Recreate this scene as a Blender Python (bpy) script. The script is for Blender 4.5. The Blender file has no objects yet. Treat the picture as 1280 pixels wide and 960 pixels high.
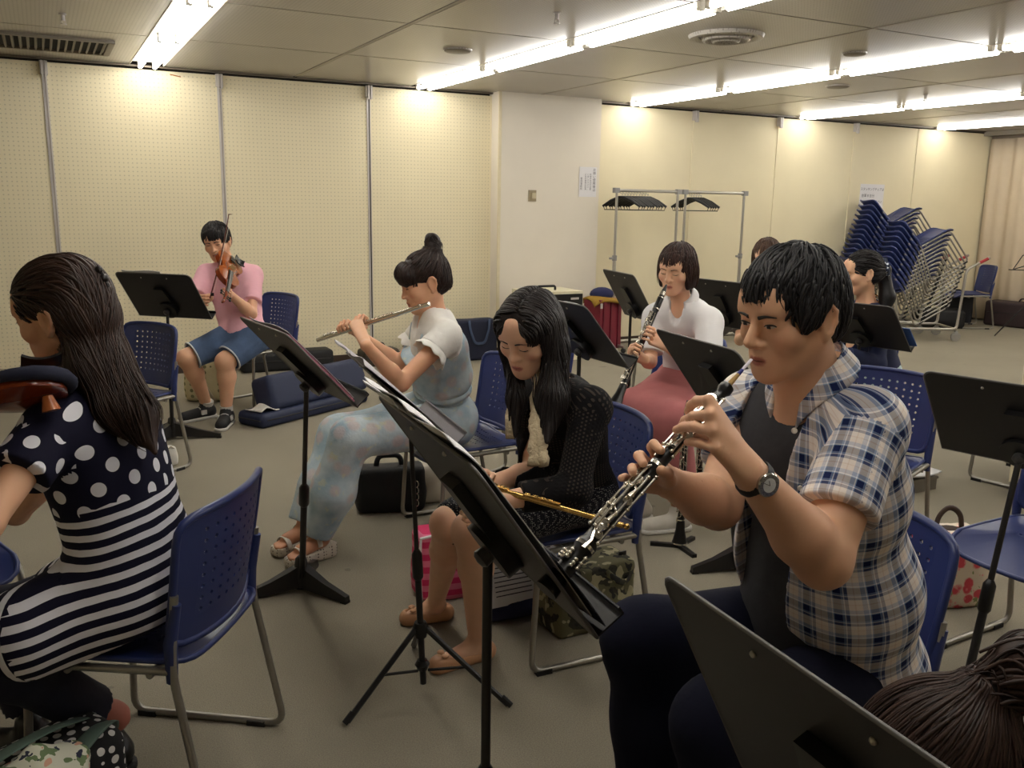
import bpy, bmesh, math, random
import numpy as np
import openvdb as vdb
from mathutils import Vector, Matrix

PI = math.pi
R_ = math.radians
scene = bpy.context.scene
C = scene.collection
random.seed(7)
NR = np.random.default_rng(7)

# ------------------------------------------------------------------ camera
FPX = 1112.0                                   # focal length in pixels of the 1280x960 frame
EYE = np.array([0.0, 0.0, 1.52])
def _basis(yaw, pitch, roll):
    f = np.array([math.sin(yaw)*math.cos(pitch), math.cos(yaw)*math.cos(pitch), -math.sin(pitch)])
    r = np.array([math.cos(yaw), -math.sin(yaw), 0.0]); u = np.cross(r, f)
    r2 = math.cos(roll)*r + math.sin(roll)*u
    return r2, np.cross(r2, f), f
CR, CU, CF = _basis(R_(27.61), R_(11.558), R_(0.946))
cam_data = bpy.data.cameras.new('camera')
cam_data.sensor_fit = 'HORIZONTAL'; cam_data.sensor_width = 36.0
cam_data.lens = 36.0*FPX/1280.0
cam_data.clip_start = 0.05; cam_data.clip_end = 60
cam = bpy.data.objects.new('camera', cam_data)
M = Matrix(((CR[0], CU[0], -CF[0], EYE[0]), (CR[1], CU[1], -CF[1], EYE[1]), (CR[2], CU[2], -CF[2], EYE[2]), (0, 0, 0, 1)))
cam.matrix_world = M
C.objects.link(cam)
scene.camera = cam

# ------------------------------------------------------------------ world and exposure
world = bpy.data.worlds.new('world'); scene.world = world
world.use_nodes = True
world.node_tree.nodes['Background'].inputs[0].default_value = (0.9, 0.86, 0.78, 1)
world.node_tree.nodes['Background'].inputs[1].default_value = 0.05
scene.view_settings.view_transform = 'Standard'
scene.view_settings.look = 'None'
scene.view_settings.exposure = 0.36
scene.view_settings.gamma = 1.0
scene.view_settings.use_curve_mapping = False
TUBE_POWER = 17.0                              # emission strength of every fluorescent tube

def A3(p): return np.asarray(p, np.float64)
def nrm(v): v = A3(v); return v/(np.linalg.norm(v)+1e-12)
def at(px, py, d):
    """world point seen at a pixel of the photograph, at depth d along the view axis"""
    return EYE + d*(CF + (px-640)/FPX*CR + (480-py)/FPX*CU)
def on(px, py, z=0.0):
    r = CF + (px-640)/FPX*CR + (480-py)/FPX*CU
    return EYE + (z-EYE[2])/r[2]*r
def wall_pt(px, py, Y):
    r = CF + (px-640)/FPX*CR + (480-py)/FPX*CU
    return EYE + (Y-EYE[1])/r[1]*r
def reach(p, px, py, L, near=True):
    """point on the pixel's ray at distance L from p (the nearer or the farther one)"""
    r = CF + (px-640)/FPX*CR + (480-py)/FPX*CU
    o = EYE - p; a = r@r; b = 2*(o@r); c = o@o - L*L
    q = b*b-4*a*c
    if q < 0: return EYE + (-b/(2*a))*r
    s = math.sqrt(q)
    return EYE + ((-b-s) if near else (-b+s))/(2*a)*r

# ------------------------------------------------------------------ materials
def lin(c):
    out = []
    for v in c[:3]:
        v /= 255.0
        out.append(v/12.92 if v <= 0.04045 else ((v+0.055)/1.055)**2.4)
    return (*out, 1.0)

class NT:
    def __init__(s, name, rough=0.6, metal=0.0, spec=0.5):
        s.m = bpy.data.materials.new(name); s.m.use_nodes = True
        s.t = s.m.node_tree; s.b = s.t.nodes['Principled BSDF']
        s.b.inputs['Roughness'].default_value = rough
        s.b.inputs['Metallic'].default_value = metal
        s.b.inputs['Specular IOR Level'].default_value = spec
    def n(s, typ, **kw):
        x = s.t.nodes.new(typ)
        for k, v in kw.items(): setattr(x, k, v)
        return x
    def put(s, sock, v):
        if isinstance(v, bpy.types.NodeSocket): s.t.links.new(v, sock)
        elif v is not None: sock.default_value = v
    def m_(s, op, a, b=None, c=None):
        x = s.n('ShaderNodeMath', operation=op)
        s.put(x.inputs[0], a); s.put(x.inputs[1], b)
        if c is not None: s.put(x.inputs[2], c)
        return x.outputs[0]
    def co(s, kind='Object'):
        return s.n('ShaderNodeTexCoord').outputs[kind]
    def sep(s, v):
        x = s.n('ShaderNodeSeparateXYZ'); s.put(x.inputs[0], v); return x.outputs
    def comb(s, a, b, c):
        x = s.n('ShaderNodeCombineXYZ')
        for i, v in enumerate((a, b, c)): s.put(x.inputs[i], v)
        return x.outputs[0]
    def attr(s, name):
        x = s.n('ShaderNodeAttribute'); x.attribute_name = name; return x
    def noise(s, scale, detail=3, vec=None, rough=0.5):
        x = s.n('ShaderNodeTexNoise'); x.inputs['Scale'].default_value = scale
        x.inputs['Detail'].default_value = detail; x.inputs['Roughness'].default_value = rough
        s.put(x.inputs['Vector'], vec if vec is not None else s.co()); return x.outputs['Fac']
    def voro(s, scale, vec=None, feature='F1', rnd=1.0):
        x = s.n('ShaderNodeTexVoronoi', feature=feature); x.inputs['Scale'].default_value = scale
        x.inputs['Randomness'].default_value = rnd
        s.put(x.inputs['Vector'], vec if vec is not None else s.co()); return x
    def scale(s, vec, sc):
        x = s.n('ShaderNodeMapping'); s.put(x.inputs['Vector'], vec); x.inputs['Scale'].default_value = sc; return x.outputs[0]
    def mix(s, f, a, b):
        x = s.n('ShaderNodeMix', data_type='RGBA')
        s.put(x.inputs[0], f); s.put(x.inputs[6], a); s.put(x.inputs[7], b); return x.outputs[2]
    def ramp(s, f, lo, hi):
        x = s.n('ShaderNodeMapRange'); s.put(x.inputs[0], f)
        x.inputs[1].default_value = lo; x.inputs[2].default_value = hi; return x.outputs[0]
    def col(s, v): s.put(s.b.inputs['Base Color'], v); return s
    def bump(s, h, strength=0.3, dist=0.002):
        x = s.n('ShaderNodeBump'); x.inputs['Strength'].default_value = strength
        x.inputs['Distance'].default_value = dist; s.put(x.inputs['Height'], h)
        s.put(s.b.inputs['Normal'], x.outputs[0]); return s

def mat(name, c, rough=0.6, metal=0.0, var=0.08, sc=20.0, bump=0.0, bsc=200.0, spec=0.5, bd=0.001):
    t = NT(name, rough, metal, spec)
    a = lin(c); d = tuple(x*(1-2*var) for x in a[:3])+(1,)
    t.col(t.mix(t.noise(sc), a, d))
    if bump: t.bump(t.noise(bsc, 2), bump, bd)
    return t.m

_mats = {}
def MATS(name, c, rough=0.6, **kw):
    if name not in _mats: _mats[name] = mat(name, c, rough, **kw)
    return _mats[name]

# ------------------------------------------------------------------ mesh building
class MB:
    def __init__(s): s.v = []; s.f = []; s.mi = []
    def add(s, verts, faces, mi=0):
        o = len(s.v); s.v += [tuple(map(float, p)) for p in verts]
        s.f += [tuple(i+o for i in f) for f in faces]; s.mi += [mi]*len(faces); return s
    def box(s, c, size, rot=None, mi=0, taper=1.0):
        x, y, z = (k/2 for k in size)
        P = [(-x, -y, -z), (x, -y, -z), (x, y, -z), (-x, y, -z), (-x*taper, -y*taper, z), (x*taper, -y*taper, z), (x*taper, y*taper, z), (-x*taper, y*taper, z)]
        if rot is not None: P = [tuple(rot @ Vector(p)) for p in P]
        P = [(p[0]+c[0], p[1]+c[1], p[2]+c[2]) for p in P]
        return s.add(P, [(0, 3, 2, 1), (4, 5, 6, 7), (0, 1, 5, 4), (1, 2, 6, 5), (2, 3, 7, 6), (3, 0, 4, 7)], mi)
    def tube(s, path, r, n=8, closed=False, cap=True, mi=0, flat=None):
        P = [Vector(p) for p in path]; m = len(P)
        rs = r if hasattr(r, '__len__') else [r]*m
        T = []
        for i in range(m):
            a = P[(i-1) % m] if (closed or i > 0) else P[0]
            b = P[(i+1) % m] if (closed or i < m-1) else P[-1]
            d = (b-a); T.append(d.normalized() if d.length > 1e-9 else Vector((0, 0, 1)))
        up = Vector((0, 0, 1)) if abs(T[0].z) < 0.9 else Vector((1, 0, 0))
        if flat is not None: up = Vector(flat[0])
        N = (up - T[0]*up.dot(T[0])).normalized(); V = []
        for i in range(m):
            N = (N - T[i]*N.dot(T[i])); N = N.normalized() if N.length > 1e-9 else T[i].orthogonal().normalized()
            B = T[i].cross(N)
            for k in range(n):
                a = 2*PI*k/n
                kx, ky = (1, 1) if flat is None else (flat[1], 1)
                V.append(P[i] + (N*math.cos(a)*kx + B*math.sin(a)*ky)*rs[i])
        F = []
        for i in range(m if closed else m-1):
            j = (i+1) % m
            for k in range(n):
                F.append((i*n+k, i*n+(k+1) % n, j*n+(k+1) % n, j*n+k))
        if cap and not closed:
            F.append(tuple(range(n-1, -1, -1))); F.append(tuple((m-1)*n+k for k in range(n)))
        return s.add(V, F, mi)
    def lathe(s, prof, a, b, n=16, mi=0, cap=True):
        """profile [(t along a->b in metres, radius)]"""
        a = Vector(a); ax = (Vector(b)-a).normalized()
        path = [a+ax*t for t, r in prof]; V = []
        N = ax.orthogonal().normalized(); B = ax.cross(N)
        for (t, r), p in zip(prof, path):
            for k in range(n):
                q = 2*PI*k/n; V.append(p+(N*math.cos(q)+B*math.sin(q))*max(r, 1e-5))
        F = [(i*n+k, i*n+(k+1) % n, (i+1)*n+(k+1) % n, (i+1)*n+k) for i in range(len(prof)-1) for k in range(n)]
        if cap: F += [tuple(range(n-1, -1, -1)), tuple((len(prof)-1)*n+k for k in range(n))]
        return s.add(V, F, mi)
    def ball(s, c, r, n=10, m=6, mi=0, sc=(1, 1, 1)):
        V = [(c[0], c[1], c[2]-r*sc[2])]
        for i in range(1, m):
            t = PI*i/m
            V += [(c[0]+r*sc[0]*math.sin(t)*math.cos(2*PI*k/n), c[1]+r*sc[1]*math.sin(t)*math.sin(2*PI*k/n), c[2]-r*sc[2]*math.cos(t)) for k in range(n)]
        V.append((c[0], c[1], c[2]+r*sc[2])); e = len(V)-1
        F = [(0, 1+(k+1) % n, 1+k) for k in range(n)]
        for i in range(m-2):
            o = 1+i*n; F += [(o+k, o+(k+1) % n, o+n+(k+1) % n, o+n+k) for k in range(n)]
        o = 1+(m-2)*n; F += [(o+k, o+(k+1) % n, e) for k in range(n)]
        return s.add(V, F, mi)
    def grid(s, fn, nu, nv, mi=0, th=0.0, closed_u=False):
        """surface fn(u,v) on [0,1]^2; th > 0 gives it thickness along the normal"""
        U = nu if closed_u else nu+1
        Pt = np.array([[fn(i/nu, j/nv) for i in range(U)] for j in range(nv+1)], float)
        F = [(j*U+i, j*U+(i+1) % U, (j+1)*U+(i+1) % U, (j+1)*U+i) for j in range(nv) for i in range(nu)]
        if th == 0: return s.add(Pt.reshape(-1, 3), F, mi)
        du = np.gradient(Pt, axis=1); dv = np.gradient(Pt, axis=0)
        n = np.cross(du, dv); n /= (np.linalg.norm(n, axis=2, keepdims=True)+1e-12)
        A = (Pt+n*th/2).reshape(-1, 3); B = (Pt-n*th/2).reshape(-1, 3); k = len(A)
        F2 = F + [tuple(k+i for i in reversed(f)) for f in F]
        rim = []
        if not closed_u:
            ring = [i for i in range(U)] + [j*U+U-1 for j in range(1, nv+1)] + [nv*U+i for i in range(U-2, -1, -1)] + [j*U for j in range(nv-1, 0, -1)]
            rim = [(ring[i], k+ring[i], k+ring[(i+1) % len(ring)], ring[(i+1) % len(ring)]) for i in range(len(ring))]
        else:
            for base in (0, nv*U):
                for i in range(U):
                    q = (base+i, base+(i+1) % U, k+base+(i+1) % U, k+base+i)
                    rim.append(q if base else tuple(reversed(q)))
        return s.add(np.vstack((A, B)), F2+rim, mi)
    def prism(s, poly, z0, z1, axes=((1, 0, 0), (0, 1, 0), (0, 0, 1)), o=(0, 0, 0), mi=0):
        X, Y, Z = (Vector(a) for a in axes); O = Vector(o); n = len(poly)
        V = [O+X*p[0]+Y*p[1]+Z*z0 for p in poly]+[O+X*p[0]+Y*p[1]+Z*z1 for p in poly]
        F = [tuple(range(n-1, -1, -1)), tuple(range(n, 2*n))]+[(i, (i+1) % n, n+(i+1) % n, n+i) for i in range(n)]
        return s.add(V, F, mi)
    def mesh(s, name, mats, angle=40, merge=0.0):
        me = bpy.data.meshes.new(name)
        me.from_pydata(s.v, [], s.f)
        for m in (mats if isinstance(mats, (list, tuple)) else [mats]): me.materials.append(m)
        if len(me.materials) > 1: me.polygons.foreach_set('material_index', s.mi)
        bm = bmesh.new(); bm.from_mesh(me)
        if merge: bmesh.ops.remove_doubles(bm, verts=bm.verts, dist=merge)
        bmesh.ops.recalc_face_normals(bm, faces=bm.faces); bm.to_mesh(me); bm.free()
        if angle:
            me.polygons.foreach_set('use_smooth', [True]*len(me.polygons))
            if angle < 180: me.set_sharp_from_angle(angle=R_(angle))
        me.update(); return me

def link(o, parent=None):
    C.objects.link(o)
    if parent is not None: o.parent = parent
    return o
def part(name, mb, mats, parent, angle=40, merge=0.0, world=False):
    """one mesh object under its thing; world=True when the vertices are world positions"""
    me = mb if isinstance(mb, bpy.types.Mesh) else mb.mesh(name, mats, angle, merge)
    if world:
        p = parent; off = Vector((0, 0, 0))
        while p is not None: off += p.location; p = p.parent
        me.transform(Matrix.Translation(-off))
    return link(bpy.data.objects.new(name, me), parent)
def tag(o, label, cat, group=None):
    o['label'] = label; o['category'] = cat
    if group: o['group'] = group
    return o
def thing(name, label, cat, loc=(0, 0, 0), rotz=0.0, group=None):
    o = bpy.data.objects.new(name, None); o.empty_display_size = 0.1
    o.location = tuple(map(float, loc)); o.rotation_euler = (0, 0, rotz); link(o)
    return tag(o, label, cat, group)
def struct(name, mb, mats, parent=None, angle=40):
    o = link(bpy.data.objects.new(name, mb.mesh(name, mats, angle)), parent)
    if parent is None: o['kind'] = 'structure'
    return o
def dup(root, loc, rotz, label=None, group=None, rot=None):
    r = root.copy(); link(r); r.location = tuple(map(float, loc)); r.rotation_euler = rot if rot is not None else (0, 0, rotz)
    if label: r['label'] = label
    if group: r['group'] = group
    for ch in list(root.children):
        c = ch.copy(); link(c, r)
        for g in ch.children: link(g.copy(), c)
    return r
def fillet(P, r, n=5):
    P = [Vector(p) for p in P]; out = [P[0]]
    for i in range(1, len(P)-1):
        a = (P[i-1]-P[i]); b = (P[i+1]-P[i]); q = min(r, a.length*0.49, b.length*0.49)
        A = P[i]+a.normalized()*q; B = P[i]+b.normalized()*q
        for k in range(n+1):
            t = k/n; out.append(A*(1-t)**2+P[i]*2*t*(1-t)+B*t*t)
    return out+[P[-1]]
def text_mesh(body, size, name):
    cu = bpy.data.curves.new(name, 'FONT'); cu.body = body; cu.size = size; cu.align_x = 'CENTER'; cu.align_y = 'CENTER'
    o = bpy.data.objects.new(name, cu); C.objects.link(o)
    dg = bpy.context.evaluated_depsgraph_get()
    me = bpy.data.meshes.new_from_object(o.evaluated_get(dg)); bpy.data.objects.remove(o); return me
# ================================================================== the room
X0, X1, Y0, Y1, ZC = -3.2, 11.62, -3.0, 8.15, 2.562
def peg_mat(name, c):
    t = NT(name, 0.75, 0, 0.25); s = t.sep(t.co())
    fx = t.m_('SUBTRACT', t.m_('FRACT', t.m_('DIVIDE', s[0], 0.034)), 0.5)
    fz = t.m_('SUBTRACT', t.m_('FRACT', t.m_('DIVIDE', s[2], 0.034)), 0.5)
    d = t.m_('SQRT', t.m_('ADD', t.m_('MULTIPLY', fx, fx), t.m_('MULTIPLY', fz, fz)))
    hole = t.m_('LESS_THAN', d, 0.16)
    base = t.mix(t.noise(3, 4), lin(c), tuple(x*0.93 for x in lin(c)[:3])+(1,))
    t.col(t.mix(hole, base, lin([v*0.86 for v in c]))); return t.m
m_peg = peg_mat('cream_pegboard', (233, 222, 190))
m_cream = mat('cream_wall_panel', (231, 220, 188), 0.7, var=0.05, sc=3, spec=0.3)
m_white = mat('white_plaster', (226, 218, 204), 0.8, var=0.04, sc=4, bump=0.1, bsc=90)
m_gap = mat('dark_joint', (44, 39, 33), 0.9)
m_strip = mat('steel_strip', (206, 200, 196), 0.35, 0.15, var=0.1, sc=8)
m_brown = mat('brown_vinyl_baseboard', (70, 54, 42), 0.6)
def ceil_mat():
    t = NT('grey_ceiling_panel', 0.30, 0, 0.5); s = t.sep(t.co())
    fx = t.m_('SUBTRACT', t.m_('FRACT', t.m_('DIVIDE', s[0], 0.022)), 0.5)
    fy = t.m_('SUBTRACT', t.m_('FRACT', t.m_('DIVIDE', s[1], 0.022)), 0.5)
    d = t.m_('SQRT', t.m_('ADD', t.m_('MULTIPLY', fx, fx), t.m_('MULTIPLY', fy, fy)))
    base = t.mix(t.noise(1.3, 4), lin((184, 179, 170)), lin((168, 163, 154)))
    t.col(t.mix(t.m_('LESS_THAN', d, 0.2), base, lin((138, 133, 125)))); return t.m
m_ceil = ceil_mat()
def carpet_mat():
    t = NT('grey_brown_carpet', 0.95, 0, 0.1)
    big = t.ramp(t.noise(1.1, 5, rough=0.6), 0.3, 0.7); fine = t.noise(260, 2)
    a = t.mix(big, lin((146, 139, 124)), lin((163, 155, 138)))
    a = t.mix(t.ramp(fine, 0.25, 0.75), a, lin((128, 121, 107)))
    spots = t.m_('GREATER_THAN', t.noise(5.5, 2), 0.735)
    t.col(t.mix(t.m_('MULTIPLY', spots, 0.35), a, lin((84, 78, 70)))); t.bump(fine, 0.5, 0.004); return t.m
m_carpet = carpet_mat()
m_rail = mat('ceiling_rail_grey', (178, 170, 156), 0.45)

struct('floor', MB().box(((X0+X1)/2, (Y0+Y1)/2, -0.05), (X1-X0+0.4, Y1-Y0+0.4, 0.1)), m_carpet)
struct('ceiling', MB().box(((X0+X1)/2, (Y0+Y1)/2, ZC+0.12), (X1-X0+0.4, Y1-Y0+0.4, 0.1)), m_gap)
wall_back = struct('wall_back', MB().box(((X0+X1)/2, Y1+0.10, 1.3), (X1-X0+0.4, 0.1, 2.7)), m_gap)
wall_right = struct('wall_right', MB().box((X1+0.20, (Y0+Y1)/2, 1.3), (0.1, Y1-Y0+0.4, 2.7)), m_white)
struct('wall_left', MB().box((X0-0.05, (Y0+Y1)/2, 1.3), (0.1, Y1-Y0+0.4, 2.7)), m_cream)
struct('wall_front', MB().box(((X0+X1)/2, Y0-0.05, 1.3), (X1-X0+0.4, 0.1, 2.7)), m_cream)

# movable partition panels: pegboard left of the pillar, plain on the right
joints_l = [-2.53, -1.215, 0.10, 1.415, 2.73, 4.05]
joints_r = [5.10, 6.48, 7.72, 8.97, 10.12, 11.64]
def wall_panel(a, b, m):
    mb = MB(); g = 0.006
    mb.box(((a+b)/2, Y1+0.025, 1.30), (b-a-2*g, 0.05, 2.46))
    part('wall_panel', mb, m, wall_back, 30)
for a, b in zip(joints_l, joints_l[1:]): wall_panel(a, b, m_peg)
wall_panel(X0, joints_l[0], m_peg)
for a, b in zip(joints_r, joints_r[1:]): wall_panel(a, b, m_cream)
for i, x in enumerate(joints_l[:-1]+joints_r[1:-1]):
    mb = MB(); steel = x in (0.10, 1.415, 2.73, 7.72)
    mb.box((x, Y1-0.004, 1.29), (0.034 if x < 5 else 0.02, 0.008, 2.44))
    part('joint_strip', mb, m_strip if x < 5 else m_cream, wall_back)
    if x < 5: part('joint_groove', MB().box((x+0.004, Y1-0.009, 1.29), (0.009, 0.004, 2.44)), mat('groove_grey', (158, 150, 144), 0.6) if x != 2.73 else m_gap, wall_back)
    if x < 9.5:
        mb = MB().box((x, Y1-0.02, 2.485), (0.055, 0.05, 0.10)).box((x-0.012, Y1-0.05, 2.475), (0.012, 0.02, 0.12)).box((x+0.012, Y1-0.05, 2.475), (0.012, 0.02, 0.12))
        part('joint_bracket', mb, m_strip, wall_back)
part('wall_stain', MB().box((1.07, Y1-0.001, 2.50), (0.085, 0.003, 0.008), Matrix.Rotation(0.16, 3, 'Y')), mat('orange_scuff', (176, 110, 50), 0.9), wall_back)
struct('trim_1', MB().box(((X0+X1)/2, Y1-0.010, 2.553), (X1-X0, 0.03, 0.014)), mat('dark_head_rail', (110, 100, 86), 0.5))
for n, (a, b) in enumerate(((X0, 3.98), (5.16, X1))):
    struct('baseboard_%s' % ('left', 'right')[n], MB().box(((a+b)/2, Y1-0.010, 0.035), (b-a, 0.02, 0.07)), m_brown)
PY = 7.99
pil = struct('wall_pillar', MB().box((4.575, (PY+Y1+0.1)/2, 1.29), (1.17, Y1+0.1-PY, 2.58)), m_white)
part('corner_trim', MB().box((4.0, PY-0.002, 1.29), (0.03, 0.012, 2.56)), mat('cream_corner_bead', (224, 212, 180), 0.6), pil)
struct('baseboard_pillar', MB().box((4.575, PY-0.008, 0.035), (1.19, 0.02, 0.07)), m_brown)

# ceiling panels in the grid read off the photograph: 2.40 m bays split by the lamp slots, 1.35 m rows
XL = [-2.75, -0.35, 2.05, 4.45, 6.85, 9.25, 11.65]
YL = [8.15, 6.68, 5.33, 3.98, 2.63, 1.28, -0.07, -1.42, -2.77]
ceiling = bpy.data.objects['ceiling']
pm = {}
for i in range(len(XL)-1):
    c = (XL[i]+XL[i+1])/2
    for a, b in ((XL[i]+(0.030 if i else 0.0), c-0.13), (c+0.13, XL[i+1]-0.010)):
        for j in range(len(YL)-1):
            y1, y0 = YL[j]-0.009, YL[j+1]+0.009
            k = (round(b-a, 4), round(y1-y0, 4))
            if k not in pm: pm[k] = MB().box((0, 0, 0.012), (k[0], k[1], 0.024)).mesh('ceiling_panel', m_ceil, 0)
            o = link(bpy.data.objects.new('ceiling_panel', pm[k]), ceiling); o.location = ((a+b)/2, (y0+y1)/2, ZC)
for x in XL[1:-1]:
    part('ceiling_rail', MB().box((x+0.010, 2.6, ZC+0.004), (0.026, 11.0, 0.012)), m_rail, ceiling)

# fluorescent fittings
m_tube = bpy.data.materials.new('fluorescent_tube'); m_tube.use_nodes = True
_t = m_tube.node_tree; _b = _t.nodes['Principled BSDF']
_b.inputs['Base Color'].default_value = (0.9, 0.9, 0.86, 1)
_b.inputs['Emission Color'].default_value = (1.0, 0.972, 0.93, 1)
_b.inputs['Emission Strength'].default_value = TUBE_POWER
m_house = mat('white_lamp_housing', (225, 220, 205), 0.5)
m_sock = mat('grey_lamp_socket', (150, 145, 135), 0.5)
def make_fitting(y1, y0):
    t = thing('fluorescent_light', 'x', 'ceiling light')
    L = y1-y0
    part('housing', MB().box((0, 0, 0.030), (0.25, L-0.01, 0.012)).box((-0.128, 0, 0.012), (0.006, L-0.01, 0.03)).box((0.128, 0, 0.012), (0.006, L-0.01, 0.03)), m_house, t)
    for s in (-1, 1):
        part('tube', MB().tube([(s*0.055, -L/2+0.06, -0.018), (s*0.055, L/2-0.06, -0.018)], 0.017, 12), m_tube, t)
        for e in (-1, 1):
            part('socket', MB().box((s*0.055, e*(L/2-0.035), 0.0), (0.03, 0.035, 0.055)), m_sock, t)
    return t
fit_a = None
rows = ('first row from left', 'second row from left', 'third row from left', 'fourth row from left', 'fifth row from left')
for i in range(1, 6):
    c = (XL[i]+XL[i+1])/2
    for j in range(len(YL)-3):
        y1, y0 = YL[j], YL[j+1]
        if j == 0: y1 = 8.135
        pos = ('touching the back wall', 'second from the back wall', 'third from the back wall', 'fourth from the back wall', 'fifth from the back wall', 'sixth from the back wall', 'seventh from the back wall', 'eighth from the back wall')[j]
        lab = 'twin-tube fluorescent light %s in the %s' % (pos, rows[i-1])
        if j == 0 or fit_a is None or j == 1: fit_a = make_fitting(y1, y0); o = fit_a; o.location = (c, (y0+y1)/2, ZC)
        else: o = dup(fit_a, (c, (y0+y1)/2, ZC), 0)
        o['label'] = lab; o['group'] = 'fluorescent lights in rows on the ceiling'

# ceiling fittings
m_grille = mat('grey_grille', (138, 130, 118), 0.5); m_dark = mat('dark_void', (28, 25, 22), 0.9)
t = thing('ceiling_vent', 'long slatted air grille in the ceiling at the upper left', 'vent', (0.0, 7.33, ZC))
part('backing', MB().box((-0.55, 0, -0.001), (2.06, 0.58, 0.004)), m_dark, t)
fr = MB()
for y in (-0.31, 0.31): fr.box((-0.55, y, -0.010), (2.16, 0.04, 0.02))
for x in (-1.62, 0.52): fr.box((x, 0, -0.010), (0.04, 0.62, 0.02))
part('frame', fr, m_grille, t)
sl = MB().box((0, 0, -0.010), (0.012, 0.58, 0.016), Matrix.Rotation(0.5, 3, 'Y')).mesh('slat', m_grille, 0)
for k in range(44):
    o = link(bpy.data.objects.new('slat', sl), t); o.location = (-1.56+k*0.0475, 0, 0)
t = thing('ceiling_diffuser', 'large round air diffuser with concentric rings in the ceiling', 'vent', (3.88, 4.61, ZC))
for k, (r0, r1, z) in enumerate(((0.17, 0.235, 0.0), (0.11, 0.155, -0.012), (0.05, 0.095, -0.020))):
    part('ring', MB().lathe([(0, r1), (0.022, r1-0.01), (0.026, (r0+r1)/2), (0.012, r0), (0.0, r0-0.004)], (0, 0, z), (0, 0, z-1), 36, cap=False), m_ceil, t)
part('centre_disc', MB().lathe([(0, 0.03), (0.03, 0.03), (0.035, 0.0)], (0, 0, 0), (0, 0, -1), 24), m_ceil, t)
for (x, y, r, lab) in ((2.68, 6.03, 0.095, 'round grey ceiling speaker plate nearest the pillar'), (6.26, 5.92, 0.095, 'round grey ceiling speaker plate before the hanger racks'), (5.04, 4.64, 0.075, 'small round ceiling plate beside the third lamp row')):
    t = thing('ceiling_speaker', lab, 'speaker', (x, y, ZC), 0, 'round plates in the ceiling')
    part('cover', MB().lathe([(0, r), (0.012, r), (0.018, r-0.012), (0.014, 0.0)], (0, 0, 0), (0, 0, -1), 28), m_grille, t)
    part('rim', MB().lathe([(0, r+0.008), (0.007, r+0.006), (0.008, r-0.002)], (0, 0, 0), (0, 0, -1), 28, cap=False), m_ceil, t)
for (x, y, lab) in ((0.20, 6.16, 'ceiling sprinkler head left of the first lamp row'), (2.64, 4.58, 'ceiling sprinkler head left of the second lamp row, near the top edge'), (7.37, 5.9, 'ceiling sprinkler head above the chair stacks')):
    t = thing('sprinkler', lab, 'sprinkler', (x, y, ZC), 0, 'ceiling sprinklers')
    part('pipe', MB().lathe([(0, 0.024), (0.006, 0.02), (0.008, 0.012), (0.04, 0.012)], (0, 0, 0), (0, 0, -1), 12), m_strip, t)
    part('deflector', MB().lathe([(0.055, 0.006), (0.058, 0.02), (0.062, 0.02)], (0, 0, 0), (0, 0, -1), 12).box((0.012, 0, -0.05), (0.004, 0.006, 0.03)).box((-0.012, 0, -0.05), (0.004, 0.006, 0.03)), m_strip, t)

# curtain along the right wall
def curtain():
    t = NT('beige_curtain', 0.9, 0, 0.1)
    t.col(t.mix(t.noise(6, 4), lin((200, 184, 160)), lin((188, 172, 150)))); t.bump(t.noise(300, 2), 0.2); return t.m
m_curtain = curtain()
cu = thing('curtain', 'full-height beige pleated curtain along the right wall', 'curtain', (X1-0.02, Y1-0.02, 0))
part('curtain_rail', MB().box((0.0, -2.6, 2.48), (0.06, 5.2, 0.05)), mat('curtain_rail_brown', (110, 98, 84), 0.5), cu)
def fold(y):
    return 0.026*math.sin(y*15)+0.012*math.sin(y*37+1.0)+0.014*math.sin(y*8.3+2)
for k in range(4):
    a, b = -1.28*k, -1.28*(k+1)-0.02
    part('curtain_panel', MB().grid(lambda u, v: (-0.06+fold(a+(b-a)*u)*(0.75+0.25*v), a+(b-a)*u, 0.03+2.43*v), 90, 6, th=0.004), m_curtain, cu, 180)
struct('trim_2', MB().box((X1-0.05, Y1-2.7, 2.53), (0.3, 5.4, 0.06)), mat('ceiling_bulkhead', (140, 132, 120), 0.7))

# notices on the walls
m_paper = mat('white_notice_paper', (226, 224, 226), 0.8, var=0.03)
m_ink = mat('dark_print', (52, 48, 66), 0.9)
def notice(name, label, c, w, h, cols, yy, vertical):
    t = thing(name, label, 'sign', (c[0], yy, c[1]))
    part('sheet', MB().box((0, -0.002, 0), (w, 0.002, h)), m_paper, t)
    for (s, size, x, z) in cols:
        me = text_mesh(s, size, 'lettering'); me.materials.clear(); me.materials.append(m_ink)
        me.transform(Matrix.Translation((x, -0.0045, z)) @ Matrix.Rotation(PI/2, 4, 'X'))
        link(bpy.data.objects.new('lettering', me), t)
V = lambda s: '\n'.join(s)
notice('notice_sheet', 'white notice with columns of small print on the pillar', (5.02, 1.735), 0.21, 0.30,
       [(V('お願い使用後は'), 0.034, 0.075, 0.02), (V('机椅子を元の位置'), 0.021, 0.03, 0.0), (V('に戻して下さい。'), 0.021, 0.0, 0.0), (V('火気の使用は出来'), 0.021, -0.03, 0.0), (V('管理事務所'), 0.026, -0.08, -0.02)], PY-0.002, True)
notice('notice_sign', 'white notice with three lines of print above the stacked chairs', (9.37, 1.67), 0.43, 0.29,
       [('スタッキングチェアは', 0.042, 0, 0.08), ('台車 8 台分', 0.046, -0.07, 0.0), ('ここに置いて下さい', 0.042, 0, -0.075)], Y1-0.001, False)
t = thing('wall_socket', 'small beige switch plate on the white pillar', 'switch', (4.37, PY, 1.585))
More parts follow.
